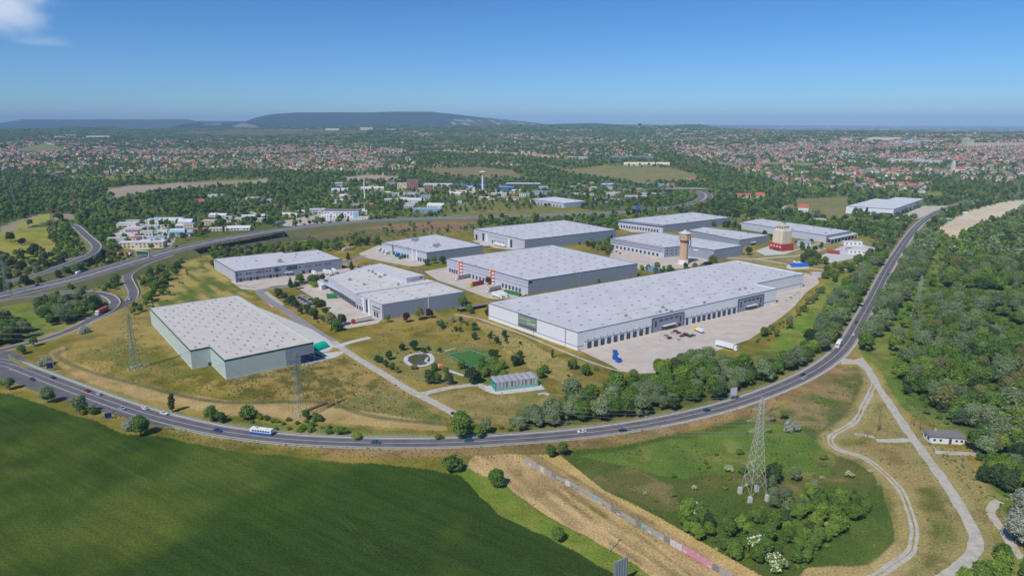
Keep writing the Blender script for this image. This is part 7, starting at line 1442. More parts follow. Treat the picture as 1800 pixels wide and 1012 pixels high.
# ------------------------------------------------------------------ lattice pylons and lines
def pylon(px, pyb, pyt, label, w0=7.5, rot=0.0, plinth=0.0, m='steel', arms=3, th=.16, m2=None):
    x, y = G(px, pyb); h = hfor(px, pyb, pyt); e = empty('lattice_pylon', (x, y, 0), rot, label, 'pylon', 'electricity pylons'); wt = 1.3; hb = h * .62
    wm = w0 * .34
    def wd(z): return (w0 + (wm - w0) * (z / hb) ** .95) if z < hb else wm + (wt - wm) * (z - hb) / (h - hb)
    zs = [plinth]; 
    while zs[-1] < h - 2.5: zs.append(zs[-1] + max(2.0, wd(zs[-1]) * .82))
    zs[-1] = h - 1.6
    cs = [(-1, -1), (1, -1), (1, 1), (-1, 1)]
    for a, b in cs:
        mb = MB()
        for z0, z1 in zip(zs[:-1], zs[1:]): mb.tube((a * wd(z0) / 2, b * wd(z0) / 2, z0), (a * wd(z1) / 2, b * wd(z1) / 2, z1), th, n=4, caps=False)
        mb.tube((a * wd(zs[-1]) / 2, b * wd(zs[-1]) / 2, zs[-1]), (0, 0, h), th * .8, n=4); mb.obj('leg', M[m], e)
        if plinth: MB().box(a * w0 / 2, b * w0 / 2, -.1, 1.5, 1.5, plinth + .2, 0, .92).obj('plinth', M['concrete_pale'], e)
        else: MB().box(a * w0 / 2, b * w0 / 2, -.1, .9, .9, .6).obj('plinth', M['concrete_pale'], e)
    mb = MB()
    for k, (z0, z1) in enumerate(zip(zs[:-1], zs[1:])):
        for i in range(4):
            a, b = cs[i], cs[(i + 1) % 4]; p0 = (a[0] * wd(z0) / 2, a[1] * wd(z0) / 2, z0); p1 = (b[0] * wd(z1) / 2, b[1] * wd(z1) / 2, z1); p2 = (b[0] * wd(z0) / 2, b[1] * wd(z0) / 2, z0); p3 = (a[0] * wd(z1) / 2, a[1] * wd(z1) / 2, z1)
            mb.tube(p0, p1, th * .55, n=3, caps=False); mb.tube(p2, p3, th * .55, n=3, caps=False); mb.tube(p3, p1, th * .5, n=3, caps=False)
    tag(mb.obj('bracing', M[m], e), kind='stuff'); tips = []
    for k in range(arms):
        z = hb + (h - hb) * (.12 + .28 * k) if arms > 1 else h * .86; ln = [5.2, 6.4, 4.4][k % 3]
        mb = MB()
        for s in (-1, 1):
            for b in (-.8, .8): mb.tube((s * .8, b, z), (s * ln, 0, z + .3), th * .6, n=4); mb.tube((s * .8, b, z + 1.6), (s * ln, 0, z + .3), th * .5, n=4)
            for q in (.35, .6, .82): mb.tube((s * (.8 + (ln - .8) * q), .8 * (1 - q), z + .3 * q), (s * (.8 + (ln - .8) * q), .8 * (1 - q), z + 1.6 - 1.3 * q), th * .4, n=3); mb.tube((s * (.8 + (ln - .8) * q), -.8 * (1 - q), z + .3 * q), (s * (.8 + (ln - .8) * q), .8 * (1 - q), z + .3 * q), th * .4, n=3)
        mb.obj('crossarm', M[m], e)
        for s in (-1, 1):
            im = MB(); im.tube((s * ln, 0, z + .3), (s * ln, 0, z - 1.3), .12, n=6); im.obj('insulator', M['glass'] if not m2 else M[m2], e); tips.append((s * ln, z - 1.3))
    c, s_ = math.cos(rot), math.sin(rot); return [(x + t * c, y + t * s_, z) for t, z in tips] + [(x, y, h)]
ga = lambda px, py: Vector(G(px, py))
A0, A1, A2 = ga(238, 648), ga(528, 735), ga(1324, 873)
d01 = (A1 - A0); d12 = (A2 - A1); an = math.atan2(d12.y, d12.x) + math.pi / 2 
M['pyl_green'] = mat('galvanised_green', (.20, .25, .22), .6); M['pyl_pale'] = mat('galvanised_pale', (.40, .41, .36), .6)
q0, q1 = Vector(G(1318.5, 885)), Vector(G(1350, 881)); q2 = Vector(G(1298, 869)); dq = q1 - q0
T2 = pylon(1324, 873, 697, 'tallest lattice pylon standing on four concrete blocks in the green meadow', (dq.length + (q2 - q0).length) / 2, math.atan2(dq.y, dq.x), 2.6, 'pyl_pale', 3, .10)
T1 = pylon(528, 735, 617, 'lattice pylon in front of the teal warehouse above the ring road', 6.0, an, 0, 'pyl_green', 3, .11)
T0 = pylon(238, 648, 549, 'lattice pylon on the dry grass left of the teal warehouse', 5.5, an, 0, 'pyl_green', 3, .11)
T3 = pylon(1611, 556, 482, 'lattice pylon in the green clearing right of the ring road', 5.5, an + .8, 0, 'pyl_pale', 3, .07)
T4 = pylon(96, 412, 358, 'reddish lattice pylon at the edge of the left fields', 7, .5, 0, 'rust', 3, .22)
T5 = pylon(132, 374, 332, 'reddish lattice pylon among the far left trees', 6, .5, 0, 'rust', 3, .2)
T6 = pylon(15, 527, 456, 'lattice pylon at the left frame edge beside the motorway', 5, .2, 0, 'pyl_green', 3, .12)
T7 = pylon(1788, 352, 316, 'far lattice pylon at the upper right above the road', 6, .3, 0, 'pyl_green', 3, .2)
T8 = pylon(24, 352, 322, 'faint lattice pylon in the far left trees', 6, .3, 0, 'pyl_green', 2, .2)
def wires(A, B, label, sag=6):
    e = empty('power_line', (0, 0, 0), 0, label, 'power line', 'overhead power lines')
    for a, b in zip(A, B):
        mb = MB(); prev = None
        for k in range(15):
            t = k / 14; p = Vector(a).lerp(Vector(b), t); p.z -= sag * 4 * t * (1 - t)
            if prev is not None: mb.tube(prev, p, .045, n=3, caps=False)
            prev = p
        mb.obj('cable', M['wire'], e)
wires(T0, T1, 'overhead cables between the left and the middle pylon'); wires(T1, T2, 'overhead cables from the middle pylon across the road to the tallest pylon', 9)
wires(T2, [(p[0] + 330, p[1] + 60, p[2]) for p in T2], 'overhead cables leaving the tallest pylon to the right', 8)
wires(T0, [(p[0] - 300, p[1] + 50, p[2]) for p in T0], 'overhead cables leaving the left pylon out of the picture', 8)

def pole(px, pyb, pyt, label, arm=False, m='bark', r=.16, name='utility_pole', cat='pole'):
    x, y = G(px, pyb); h = hfor(px, pyb, pyt); e = empty(name, (x, y, 0), .3, label, cat); MB().tube((0, 0, -.1), (0, 0, h), r, r * .7, 8).obj('shaft', M[m], e)
    if arm: MB().box(0, 0, h - .9, 2.2, .14, .14).obj('crossarm', M[m], e)
    return e
pole(1071, 970, 920, 'wooden pole with a small crossarm on the tan strip', True, 'stone'); pole(1543, 758, 720, 'leaning double wooden pole between the dirt track and the gravel road'); pole(1546, 757, 728, 'wooden stay beside the leaning pole'); pole(1606, 750, 733, 'short dark pole at the gravel road bend'); pole(1617, 755, 740, 'post at the corner of the cottage plot')
pole(1632, 440, 400, 'slim pole in the clearing by the sandy plot', False, 'steel', .2)

def board(px, pyb, pyt, wpx, label, m, frame='steel', rot=0.0, legs=True, low=.4, name='billboard', back=None):
    x, y = G(px, pyb); h = hfor(px, pyb, pyt); w = wpx * math.hypot(y, CH) / F; e = empty(name, (x, y, 0), rot, label, 'billboard'); hb = h * (1 - low)
    MB().box(0, 0, h * low, w, .25, hb).obj('panel', M[m], e)
    for s in (-1, 1): MB().box(s * w * .5, .02, h * low - .1, .2, .34, hb + .2).obj('frame', M[frame], e)
    for z in (h * low - .1, h - .05): MB().box(0, .02, z, w + .2, .34, .2).obj('frame', M[frame], e)
    n = 3 if w > 5 else 2
    for i in range(n): MB().tube((-w * .35 + i * w * .7 / (n - 1), .1, -.1), (-w * .35 + i * w * .7 / (n - 1), .1, h * low + .1), .14).obj('leg', M[frame], e)
    return e, w, h
board(1288.5, 703, 681, 12, 'pale blue board seen from behind beside the ring road', 'wall_light', rot=.2)
e, w, h = board(1090, 1032, 983, 27, 'dark billboard seen from behind at the bottom of the picture', 'wall_blue', 'steel', .55, low=.2); 
for i in range(5): MB().box(-w * .4 + i * w * .2, -.22, h * .2, .12, .16, h * .8).obj('stud', M['steel'], e)
board(89, 651, 637, 11, 'dark blue board among bushes beside the junction', 'navy', rot=.3, low=.25); board(191, 736, 725, 11, 'dark blue board at the field edge below the ring road', 'navy', rot=.35, low=.15)
board(1121.6, 378, 362, 9, 'blue traffic board above the far motorway', 'blue', rot=.0, low=.45)
# overhead sign gantry across the motorway
x0, y0 = G(240, 452, 7); x1, y1 = G(262, 453, 7); e = empty('sign_gantry', (x0, y0, 6), 0, 'grey sign gantry with green backed boards over the motorway', 'sign gantry')
dx = Vector((x1 - x0, y1 - y0)); MB().tube((0, 0, 0), (0, 0, 8), .25).obj('post', M['white'], e); MB().tube((dx.x, dx.y, 0), (dx.x, dx.y, 8), .25).obj('post', M['white'], e); MB().tube((0, 0, 8), (dx.x, dx.y, 8), .3).obj('beam', M['white'], e); MB().box(dx.x * .5, dx.y * .5, 4.6, dx.length * .9, .2, 3.2, math.atan2(dx.y, dx.x)).obj('sign_panel', M['fascia_green'], e)

# ------------------------------------------------------------------ vehicles
PAINT = {'white': (.72, .72, .74), 'silver': (.42, .44, .47), 'dark': (.02, .024, .035), 'blue': (.015, .05, .20), 'teal': (.03, .12, .12), 'red': (.36, .015, .025), 'green': (.03, .12, .06), 'grey': (.15, .16, .18), 'lightblue': (.25, .38, .5)}
PM = {k: mat('car_paint_' + k, v, .25, spec=.5) for k, v in PAINT.items()}; LAMP = mat('headlight_glass', (.7, .7, .68), .15); TAIL = mat('tail_lamp', (.35, .01, .01), .3)
def loft(mb, secs):
    """closed box like skin through sections (x, half width, z0, z1)"""
    v = []
    for x, w, z0, z1 in secs: v += [(x, -w, z0), (x, w, z0), (x, w, z1), (x, -w, z1)]
    n = len(secs); f = [(0, 3, 2, 1), ((n - 1) * 4, (n - 1) * 4 + 1, (n - 1) * 4 + 2, (n - 1) * 4 + 3)]
    for i in range(n - 1):
        for k in range(4): f.append((i * 4 + k, i * 4 + (k + 1) % 4, (i + 1) * 4 + (k + 1) % 4, (i + 1) * 4 + k))
    return mb.add(v, f)
def wheelmesh(r, w=.24):
    mb = MB(); mb.tube((0, -w / 2, 0), (0, w / 2, 0), r, n=12); mb.k = 1; mb.tube((0, -w / 2 - .01, 0), (0, w / 2 + .01, 0), r * .55, n=8); return mb.mesh('wheel', [M['rubber'], M['steel']])
WH = wheelmesh(.34); WHT = wheelmesh(.5, .35); CARM = {}
def car_parts(kind, paint):
    k = (kind, paint)
    if k in CARM: return CARM[k]
    b = MB(); c = MB(); r = MB(); P_ = PM[paint]
    if kind == 'van':
        loft(b, [(-2.6, .95, .35, 2.1), (-2.5, 1.0, .3, 2.35), (1.3, 1.0, .3, 2.35), (2.1, .98, .3, 1.45), (2.7, .9, .35, 1.15)]); loft(c, [(1.28, .93, 1.5, 2.2), (1.42, 1.02, 1.45, 2.15), (2.0, .96, 1.4, 1.52)]); loft(r, [(-2.4, .9, 2.34, 2.4), (1.2, .9, 2.34, 2.4)])
    elif kind == 'pickup':
        loft(b, [(-2.5, .88, .45, 1.05), (-2.4, .92, .4, 1.1), (2.2, .92, .4, 1.1), (2.55, .82, .45, .95)]); loft(c, [(-.5, .84, 1.05, 1.15), (-.3, .8, 1.05, 1.68), (.8, .78, 1.05, 1.68), (1.5, .84, 1.05, 1.12)]); loft(r, [(-.28, .74, 1.67, 1.74), (.8, .72, 1.67, 1.74)])
    else:
        wag = kind == 'estate'; loft(b, [(-2.2, .78, .42, .88), (-2.1, .88, .3, .98), (-.2, .9, .28, 1.0), (1.2, .88, .28, .95), (2.0, .84, .32, .80), (2.2, .72, .4, .66)])
        loft(c, [(-2.05 if wag else -1.75, .78, .95, .99), (-1.9 if wag else -1.1, .68, .95, 1.40), (.2, .68, .95, 1.43), (1.05, .80, .92, .97)]); loft(r, [(-1.85 if wag else -1.05, .62, 1.40, 1.46), (.2, .62, 1.42, 1.48)])
    l = MB(); l.box(2.12 if kind not in ('van',) else 2.66, .6, .62 if kind != 'van' else .85, .14, .3, .16); l2 = MB(); l2.box(-2.16 if kind != 'van' else -2.6, .6, .74, .1, .3, .14)
    CARM[k] = (b.mesh('body', P_), c.mesh('windows', M['glass']), r.mesh('roof', P_), l.mesh('headlight', LAMP), l2.mesh('tail_light', TAIL)); return CARM[k]
def car(px, py, kind, paint, label, ang=None, line_=None, flip=False, h=0.0):
    x, y = G(px, py, h)
    if line_ is not None:
        i = int(np.argmin(np.hypot(line_[:, 0] - x, line_[:, 1] - y))); i = min(max(i, 1), len(line_) - 2); d = line_[i + 1] - line_[i - 1]; ang = math.atan2(d[1], d[0]) + (math.pi if flip else 0); h = float(line_[i, 2])
        # keep to a lane
        n_ = np.array([-d[1], d[0]]) / math.hypot(d[0], d[1]); off = (x - line_[i, 0]) * n_[0] + (y - line_[i, 1]) * n_[1]; lane = {'MAIN': 2.1}.get(None, None)
    z = h + .085; nm = {'van': 'van', 'pickup': 'pickup_truck'}.get(kind, 'car'); e = empty(nm, (x, y, z), ang, label, {'van': 'van', 'pickup': 'pickup truck'}.get(kind, 'car'), 'cars and vans'); b, c, r, l, l2 = car_parts(kind, paint)
    link('body', b, e); link('windows', c, e); link('roof', r, e)
    for s in (0, -1.2): link('headlight', l, e, (0, s, 0)); link('tail_light', l2, e, (0, s, 0))
    for wx in (-1.35, 1.35) if kind != 'van' else (-1.7, 1.8):
        for wy in (-.8, .8): link('wheel', WH, e, (wx, wy, .34))
    return e
for a in [
 (57.8, 668, 'estate', 'blue', 'dark blue car on the lower lane at the far left of the ring road', MAIN, False), (92.5, 665, 'car', 'blue', 'blue car on the upper lane near the junction at left', MAIN, True), (153, 688, 'car', 'red', 'dark red car on the upper lane left of the silver estate', MAIN, True), (174, 694, 'estate', 'silver', 'silver estate car right behind the dark red car', MAIN, True),
 (215, 719, 'car', 'lightblue', 'pale blue car alone on the lower lane', MAIN, False), (255, 719, 'car', 'white', 'white car just ahead of the white pickup', MAIN, True), (289, 728, 'pickup', 'white', 'white pickup truck on the ring road left of the bus', MAIN, True), (382.8, 758, 'car', 'blue', 'dark blue car on the lower lane left of the bus', MAIN, False),
 (661, 778.5, 'car', 'teal', 'dark teal car on the ring road in the middle of the picture', MAIN, False), (823, 775, 'car', 'teal', 'teal car beside the big leafy tree', MAIN, True), (1022.5, 760, 'car', 'white', 'white car on the ring road near the bush clump', MAIN, True), (1095, 757.5, 'car', 'dark', 'black car just right of the white car', MAIN, False),
 (1242.5, 722, 'car', 'blue', 'dark blue car near the pale roadside board', MAIN, False), (1411, 660, 'car', 'dark', 'black car at the ring road bend', MAIN, True), (1414, 666, 'car', 'silver', 'silver car at the bend, beside the black one', MAIN, False), (1500, 589, 'car', 'white', 'small white car above the gravel road turn off', MAIN, False), (1505, 568, 'car', 'dark', 'black car on the rising ring road', MAIN, True),
 (1524, 540, 'car', 'lightblue', 'light blue car on the rising ring road', MAIN, False), (1561.5, 483, 'car', 'dark', 'black car farther up the ring road', MAIN, True), (1594, 441, 'van', 'white', 'white van far up the ring road', MAIN, False), (1699, 359.5, 'van', 'white', 'white van at the far end of the ring road', MAIN, False),
 (232, 459, 'van', 'white', 'white van under the sign gantry on the motorway', MOTOR, False), (261, 456, 'car', 'dark', 'black car right of the gantry on the motorway', MOTOR, True), (139, 492, 'van', 'white', 'white van on the motorway left of the slip road', MOTOR, True), (67, 511.5, 'car', 'dark', 'black car on the motorway at far left', MOTOR, True), (311, 446, 'car', 'dark', 'black car at the start of the viaduct', MOTOR, True),
 (161, 440, 'car', 'white', 'white car on the curved ramp bridge', RAMP3, False), (228, 526, 'car', 'white', 'white car on the S-shaped slip road', RAMP1, True), (905, 382, 'car', 'silver', 'silver car on the far motorway', MOTOR, False), (1009, 306, 'van', 'white', 'white van on the distant motorway', MOTOR, False), (798, 729, 'car', 'dark', 'black car at the end of the park road', PARKR2, False)]:
    car(a[0], a[1], a[2], a[3], a[4], line_=a[5], flip=a[6])
f = face_of(P6_, 0); aw = math.atan2(f[2].y, f[2].x)
for px, py, k, p, lb, an_ in [(1181, 585.5, 'car', 'white', 'white car parked nearest the office entrance', 0), (1187, 583, 'car', 'dark', 'black car between the white and the red parked cars', 0), (1193, 586, 'car', 'red', 'bright red car parked before the office entrance', 0), (1204, 588, 'car', 'red', 'dark red car parked left of the green cars', 0), (1199, 591.5, 'car', 'teal', 'teal car parked in the front row of the office cars', 0),
  (1208, 590, 'car', 'dark', 'black car parked among the office cars', 0), (1213, 592, 'car', 'green', 'dark green car parked at the right end of the row', 0), (1218, 590.5, 'car', 'teal', 'second dark teal car at the right end of the row', 0), (1192, 598, 'car', 'white', 'white car parked alone below the row of office cars', .2), (1177, 595, 'car', 'dark', 'black car parked beside the hedge strip', .1), (1171, 591, 'car', 'silver', 'silver car parked beside the hedge strip', .1),
  (1396, 520, 'car', 'white', 'white car at the right end parking strip, lower', .9), (1390, 524, 'car', 'silver', 'silver car at the right end parking strip', .9), (1402, 515, 'car', 'white', 'white car at the right end parking strip, upper', .9), (1382, 529, 'car', 'white', 'white car at the right end parking strip, nearest the office', .9)]:
    car(px, py, k, p, lb, ang=aw + an_)
f3 = face_of(P3b, 0)
for i, (px, py, p) in enumerate([(527, 524, 'dark'), (532, 527, 'red'), (537, 530, 'grey'), (542, 533, 'silver'), (547, 536, 'dark'), (535, 522, 'white'), (546, 527, 'dark'), (551, 530, 'silver')]): car(px, py, 'car', p, ['black car first in the tree lined car park', 'red car second in the tree lined car park', 'grey car third in the tree lined car park', 'silver car fourth in the tree lined car park', 'black car at the lower end of the tree lined car park', 'white car in the back row of the tree lined car park', 'black car in the back row of the tree lined car park', 'silver car in the back row of the tree lined car park'][i], ang=.9)
for i, (px, py, p) in enumerate([(608, 466, 'white'), (614, 463, 'silver'), (622, 470, 'dark'), (628, 467, 'white'), (634, 471, 'grey'), (640, 468, 'silver'), (606, 458, 'white'), (1076, 441, 'white'), (1083, 443, 'silver'), (1090, 446, 'dark')]): car(px, py, 'car', p, '%s car parked %s' % ({'dark': 'black'}.get(p, p), ['at the right end of the long grey hall', 'behind the first white car by the long grey hall', 'left in the car park behind the raised block', 'in the middle of the car park behind the raised block', 'right in the car park behind the raised block', 'last in the car park behind the raised block', 'under the conifer by the long grey hall', 'left of the banded grey hall', 'second in the row left of the banded hall', 'third in the row left of the banded hall'][i]), ang=.5 * i)

def truck(px, py, label, cab='white', box='white', ln=13.6, ang=0.0, line_=None, flip=False, kind='semi', h=0.0, cabon=True, bh=2.75, low=1.15, group='lorries and trailers'):
    x, y = G(px, py, h)
    if line_ is not None: i = int(np.argmin(np.hypot(line_[:, 0] - x, line_[:, 1] - y))); i = min(max(i, 1), len(line_) - 2); d = line_[i + 1] - line_[i - 1]; ang = math.atan2(d[1], d[0]) + (math.pi if flip else 0); h = float(line_[i, 2])
    e = empty('lorry' if cabon else 'trailer', (x, y, h + .085), ang, label, 'lorry' if cabon else 'trailer', group)
    t = MB(); loft(t, [(-ln / 2 - 1.2, 1.2, low, low + bh), (-ln / 2 - 1.1, 1.27, low - .05, low + bh + .05), (ln / 2 - 1.3, 1.27, low - .05, low + bh + .05), (ln / 2 - 1.2, 1.2, low, low + bh)]); t.obj('cargo_box', TM[box], e); MB().box(-1.2, 0, .75, ln - .4, 1.0, .35).obj('chassis', M['rubber'], e)
    if cabon:
        c = MB(); xc = ln / 2 + .1; loft(c, [(xc - .9, 1.2, .5, 3.4), (xc + .2, 1.22, .45, 3.5), (xc + 1.05, 1.22, .45, 2.6), (xc + 1.35, 1.15, .45, 1.7)]); c.obj('cab', TM[cab], e)
        g = MB(); loft(g, [(xc + .55, 1.08, 2.0, 3.12), (xc + .98, 1.1, 1.8, 2.72), (xc + 1.32, 1.08, 1.75, 1.9)]); g.obj('windscreen', M['glass'], e); MB().box(xc + 1.2, 0, .45, .4, 2.3, .4).obj('bumper', TM[cab], e)
        for s in (-.85, .85): MB().box(xc + 1.42, s, .62, .06, .35, .2).obj('headlight', LAMP, e)
    for wx in (-ln / 2, -ln / 2 + 1.3, -ln / 2 + 2.6) + ((ln / 2 - 1.2, ln / 2 + .6) if cabon else ()):
        for wy in (-1.0, 1.0): link('wheel', WHT, e, (wx, wy, .5))
    return e
TM = {'white': M['white'], 'red': M['red'], 'yellow': M['yellow'], 'grey': M['steel'], 'beige': M['cream'], 'green': M['green'], 'blue': M['blue'], 'orange': mat('faded_red_tarp', (.42, .10, .06), .6), 'silver': mat('polished_tank', (.5, .52, .55), .3, metal=.5), 'navy': M['navy'], 'teal': M['teal'], 'dgreen': M['green'], 'maroon': mat('maroon_tarp', (.25, .03, .04), .6), 'greytarp': mat('grey_tarp', (.30, .29, .31), .6)}
truck(180, 551, 'lorry with a faded red trailer on the looping slip road', 'white', 'orange', 13, line_=RAMP2, flip=False)
truck(495, 403, 'silver tank lorry at the end of the motorway viaduct', 'white', 'silver', 12, line_=MOTOR, flip=False)
truck(1474, 609, 'white box lorry on the ring road bend', 'white', 'white', 6.5, line_=MAIN, flip=True, bh=2.9)
truck(1277, 612, 'white articulated lorry parked at the right of the big loading yard', 'white', 'white', 13.6, math.atan2(*reversed([q1 - q0 for q0, q1 in zip(G(1262, 607), G(1292, 615))])))
truck(1211, 632, 'white articulated lorry half hidden behind the willow belt', 'white', 'white', 13.6, math.atan2(*reversed([q1 - q0 for q0, q1 in zip(G(1230, 630), G(1198, 628))])))
truck(636, 566, 'lorry with a red cab and beige trailer by the canopied hall', 'red', 'beige', 13.6, math.atan2(*reversed([q1 - q0 for q0, q1 in zip(G(656, 563), G(618, 570))])))
truck(586, 524, 'green tarpaulin trailer standing alone in the lorry yard', 'green', 'green', 9, .15, cabon=False)
dA = lambda a, b: math.atan2(*reversed([q1 - q0 for q0, q1 in zip(G(*a), G(*b))]))
truck(813, 490, 'grey tarpaulin lorry backed to the left orange tower', 'white', 'greytarp', 13.6, dA((826, 487), (801, 492)))
truck(838, 502, 'lorry with a yellow cab and maroon trailer between the orange towers', 'yellow', 'maroon', 13.6, dA((850, 499), (826, 504)))
truck(868, 511, 'grey tarpaulin lorry under the right orange tower', 'white', 'greytarp', 13.6, dA((882, 508), (855, 514)))
truck(875, 523, 'white lorry parked along the yard below the right orange tower', 'white', 'white', 12, dA((864, 518), (892, 527)))
truck(884, 521, 'second white lorry parked beside the first in the yard corner', 'white', 'white', 12, dA((872, 516), (900, 525)))
truck(672, 441, 'leftmost white lorry docked at the smaller grey hall', 'white', 'white', 12, dA((680, 438), (665, 441))); truck(678, 443, 'second white lorry docked at the smaller grey hall', 'white', 'white', 12, dA((686, 440), (671, 444))); truck(684, 446, 'third white lorry docked at the smaller grey hall', 'white', 'white', 12, dA((692, 443), (677, 447)))
truck(702, 450, 'blue lorry docked at the smaller grey hall', 'blue', 'lightblue' if 'lightblue' in TM else 'blue', 11, dA((710, 447), (696, 451))); truck(708, 454, 'green lorry docked at the smaller grey hall', 'green', 'green', 11, dA((716, 451), (698, 456)))
truck(612, 440, 'white lorry driving behind the long grey hall', 'white', 'beige', 13, dA((624, 437), (600, 441)))
for i, p in enumerate([(553, 484), (573, 482), (580, 483), (588, 480)]): truck(*p, ['first', 'second', 'third', 'fourth'][i] + ' white trailer from the left docked at the long grey hall', 'white', 'white', 12, dA((p[0] - 6, p[1] - 5), (p[0] + 5, p[1] + 3)), cabon=False)
truck(1106, 376, 'white lorry on the far motorway by the blue board', 'white', 'white', 13, line_=MOTOR); truck(1245, 466, 'navy trailer parked beside the hall right of the water tower', 'navy', 'navy', 12, dA((1236, 466), (1252, 463)), cabon=False)
truck(1228, 583, 'yellow lorry parked on the verge by the big loading docks', 'yellow', 'white', 7, dA((1240, 586), (1220, 578)), bh=1.6)
truck(1438, 436, 'red trailer in the pale storage yard', 'red', 'red', 12, dA((1450, 449), (1470, 448)), cabon=False) if False else truck(1466, 446, 'red trailer in the pale storage yard', 'red', 'red', 14, dA((1455, 445), (1476, 447)), cabon=False)
truck(1492, 441, 'small red lorry right of the red trailer in the storage yard', 'red', 'red', 6, .4)
for i in range(9): truck(1050 + i * 5.4, 353 + (i % 3) * .7, ordn(i + 1).strip().replace('', '', 1) + (' ' if i else '') + ('leftmost' if i == 0 else 'from the left') + ' of the parked lorries in the far lorry park', ['navy', 'white', 'teal', 'navy', 'white', 'navy', 'teal', 'white', 'navy'][i], ['navy', 'white', 'teal', 'navy', 'silver', 'navy', 'teal', 'white', 'navy'][i], 10, 1.2)
truck(854, 434, 'white lorry parked at the green towered hall', 'white', 'white', 12, .3); truck(876, 432, 'white trailer docked at the green towered hall', 'white', 'white', 12, -.9, cabon=False); truck(884, 434, 'second white trailer docked at the green towered hall', 'white', 'white', 12, -.9, cabon=False)
# bus
i = int(np.argmin(np.hypot(MAIN[:, 0] - G(461, 762)[0], MAIN[:, 1] - G(461, 762)[1]))); d = MAIN[i + 1] - MAIN[i - 1]; x, y = G(460.5, 762.5); B = empty('bus', (x, y, .085), math.atan2(d[1], d[0]) + math.pi, 'white bus with a bright blue lower side on the ring road', 'bus')
b = MB(); loft(b, [(-5.9, 1.2, .95, 2.9), (-5.8, 1.26, .9, 3.05), (5.6, 1.26, .9, 3.05), (5.9, 1.18, .95, 2.8)]); b.obj('body', M['white'], B); b = MB(); loft(b, [(-5.92, 1.22, .35, 1.25), (-5.8, 1.28, .35, 1.3), (5.7, 1.28, .35, 1.3), (5.95, 1.2, .4, 1.2)]); b.obj('skirt', M['blue'], B)
for s in (-1, 1):
    for k in range(7): MB().box(-4.6 + k * 1.45, s * 1.265, 1.65, 1.15, .06, .8).obj('window', M['glass'], B)
MB().box(5.86, 0, 1.45, .16, 2.1, 1.2).obj('windscreen', M['glass'], B); MB().box(-2, 0, 3.05, 2.2, 1.5, .25).obj('roof_unit', M['white'], B); MB().box(2.4, 0, 3.05, 1.2, 1.2, .18).obj('roof_unit', M['steel'], B)
for wx in (-3.6, 3.9):
    for wy in (-1.05, 1.05): link('wheel', WHT, B, (wx, wy, .5))
# containers, skips, bins
def skip(px, py, m, label, w=6, d=2.4, h=2.2, rot=0.0, name='skip', cat='skip'):
    x, y = G(px, py); e = empty(name, (x, y, .05), rot, label, cat); mb = MB(); P = [(-w / 2, -d / 2), (w / 2, -d / 2), (w / 2, d / 2), (-w / 2, d / 2)]; Q = [(a * 1.06, b * 1.06) for a, b in P]
    v = [(*p, .15) for p in P] + [(*q, h) for q in Q] + [(q[0] * .94, q[1] * .92, h) for q in Q] + [(p[0] * .92, p[1] * .9, .4) for p in P]
    mb.add(v, [(3, 2, 1, 0), (12, 13, 14, 15)] + [(i, (i + 1) % 4, 4 + (i + 1) % 4, 4 + i) for i in range(4)] + [(4 + i, 4 + (i + 1) % 4, 8 + (i + 1) % 4, 8 + i) for i in range(4)] + [(8 + i, 8 + (i + 1) % 4, 12 + (i + 1) % 4, 12 + i) for i in range(4)]); mb.obj('tub', M[m], e)
    for i in range(5): MB().box(-w * .42 + i * w * .21, -d * .53, .2, .14, .12, h - .3).obj('rib', M[m], e)
    for s in (-1, 1): MB().box(s * w * .35, 0, 0, .3, d * .8, .2).obj('skid', M['rubber'], e)
skip(1081, 623, 'blue', 'upper blue dumper tub at the left end of the big loading yard', 2.6, 3.0, 2.8, .1); skip(1081, 631, 'blue', 'middle blue dumper tub at the left end of the big loading yard', 3.0, 2.6, 2.4, .1); skip(1087, 636, 'blue', 'lower blue dumper tub, nearest the footpath', 3.0, 2.8, 2.4, .5)
for i, px in enumerate((891, 898, 905, 911)): skip(px, 515 + i * 1.6, 'green', ['leftmost', 'second', 'third', 'rightmost'][i] + ' green skip of the four at the docks of the orange towered hall', 6, 2.6, 2.6, R(-52))
skip(634, 473, 'fascia_green', 'green skip behind the raised block', 6, 2.5, 2.4, .3); skip(1152, 452, 'tealg', 'turquoise skip before the grey wall left of the water tower', 7, 5, 4, .3) if False else skip(1148, 477, 'skyblue', 'bright blue tarpaulin covered tub behind the square hall', 10, 8, 5, .2); skip(1131, 474, 'white', 'white tub left of the bright blue one', 6, 5, 4, .2)
x, y = G(1402, 471.5); e = empty('storage_tent', (x, y, 0), R(10), 'blue and white wedge roofed shelter beyond the largest warehouse', 'tent'); a, b = gable(20, 9, 3.2, 2.4); a.obj('wall', M['white'], e); b.obj('roof', M['blue'], e)
for i, (px, py) in enumerate([(1396, 462), (1400, 464), (1405, 463), (1409, 465)]): x, y = G(px, py); e = empty('bale', (x, y, 0), i, ['first', 'second', 'third', 'last'][i] + ' white wrapped bale from the left near the blue shelter', 'bale', 'white wrapped bales near the blue shelter'); MB().tube((-.9, 0, 1.1), (.9, 0, 1.1), 1.15, n=12).obj('wrap', M['white'], e)
x, y = G(1696, 375); tag(MB().box(x, y, .02, 7, 2.4, 2.6).obj('container', M['white']), 'white container on the sandy plot by the far road', 'container')
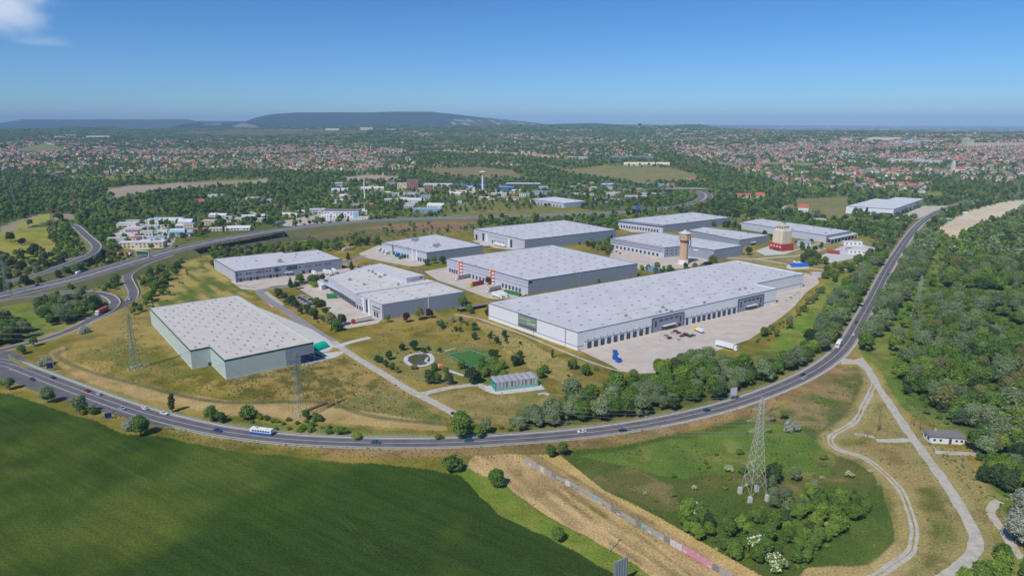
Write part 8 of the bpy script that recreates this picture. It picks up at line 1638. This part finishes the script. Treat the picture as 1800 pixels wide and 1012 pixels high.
# pallets and machines near pond: play frames, benches
x, y = G(776, 649); e = empty('play_frame', (x, y, 0), .4, 'small orange play frame in the pond park', 'play frame'); MB().box(0, 0, 1.6, 2.4, 2.0, .2).obj('platform', M['orange'], e)
for a in (-1, 1):
    for b in (-.9, .9): MB().tube((a, b, 0), (a, b, 2.8), .08).obj('post', M['orange'], e)
mb = MB(); mb.box(0, 0, 2.8, 2.8, 2.4, 1.1, 0, .1); mb.obj('roof', M['orange'], e)
# lamp posts along yard and motorway, one by one
lp = [('grey lamp post on the yard side of the footpath by the white wall', 1003, 610, 577), ('grey lamp post at the office car park', 1160, 600, 572), ('grey lamp post at the lorry yard corner', 600, 580, 552), ('grey lamp post at the teal warehouse ramp', 596, 622, 598), ('lamp post at the right end of the big loading yard', 1405, 527, 503), ('lamp post beside the green towered hall', 915, 438, 420), ('lamp post at the silo building yard', 1335, 452, 434), ('lamp post beside the lone white warehouse', 1634, 372, 358)]
for lb, px, pb, pt in lp: e = pole(px, pb, pt, lb, False, 'steel', .1, 'lamp_post', 'lamp post'); MB().box(.5, 0, hfor(px, pb, pt) - .15, 1.2, .25, .15).obj('lamp_head', M['steel'], e)
# fence along the dyke and plot fences
def fence(pts, label, h=1.6, step=3.0, m='steel'):
    L = line(pts, 6); s = np.concatenate([[0], np.cumsum(np.hypot(*np.diff(L[:, :2], axis=0).T))]); e = empty('wire_fence', (0, 0, 0), 0, label, 'fence', 'wire fences'); n = int(s[-1] / step); pm = MB(); pm.tube((0, 0, 0), (0, 0, h), .06, n=4); me = pm.mesh('post', M[m])
    for i in range(min(n + 1, 290)): link('post', me, e, (float(np.interp(i * step, s, L[:, 0])), float(np.interp(i * step, s, L[:, 1])), 0))
    for z in (h * .35, h * .7, h): 
        mb = MB()
        for i in range(len(L) - 1): mb.tube((L[i][0], L[i][1], z), (L[i + 1][0], L[i + 1][1], z), .025, n=3, caps=False)
        mb.obj('wire', M['wire'], e)
fence([(120, 612), (101, 625), (150, 650), (260, 680), (360, 703), (440, 708), (560, 706), (640, 728), (700, 738), (785, 745)], 'long wire fence following the ditch round the teal warehouse')
fence([(400, 690 - 12), (470, 664), (540, 648), (590, 634)], 'wire fence along the front of the teal warehouse plot'); fence([(1590, 745), (1620, 752), (1632, 775), (1642, 795)], 'wire fence on the left side of the cottage plot')
fence([(812, 560), (860, 571), (930, 594), (1000, 624), (1060, 650)], 'wire fence below the footpath along the white warehouse wall')
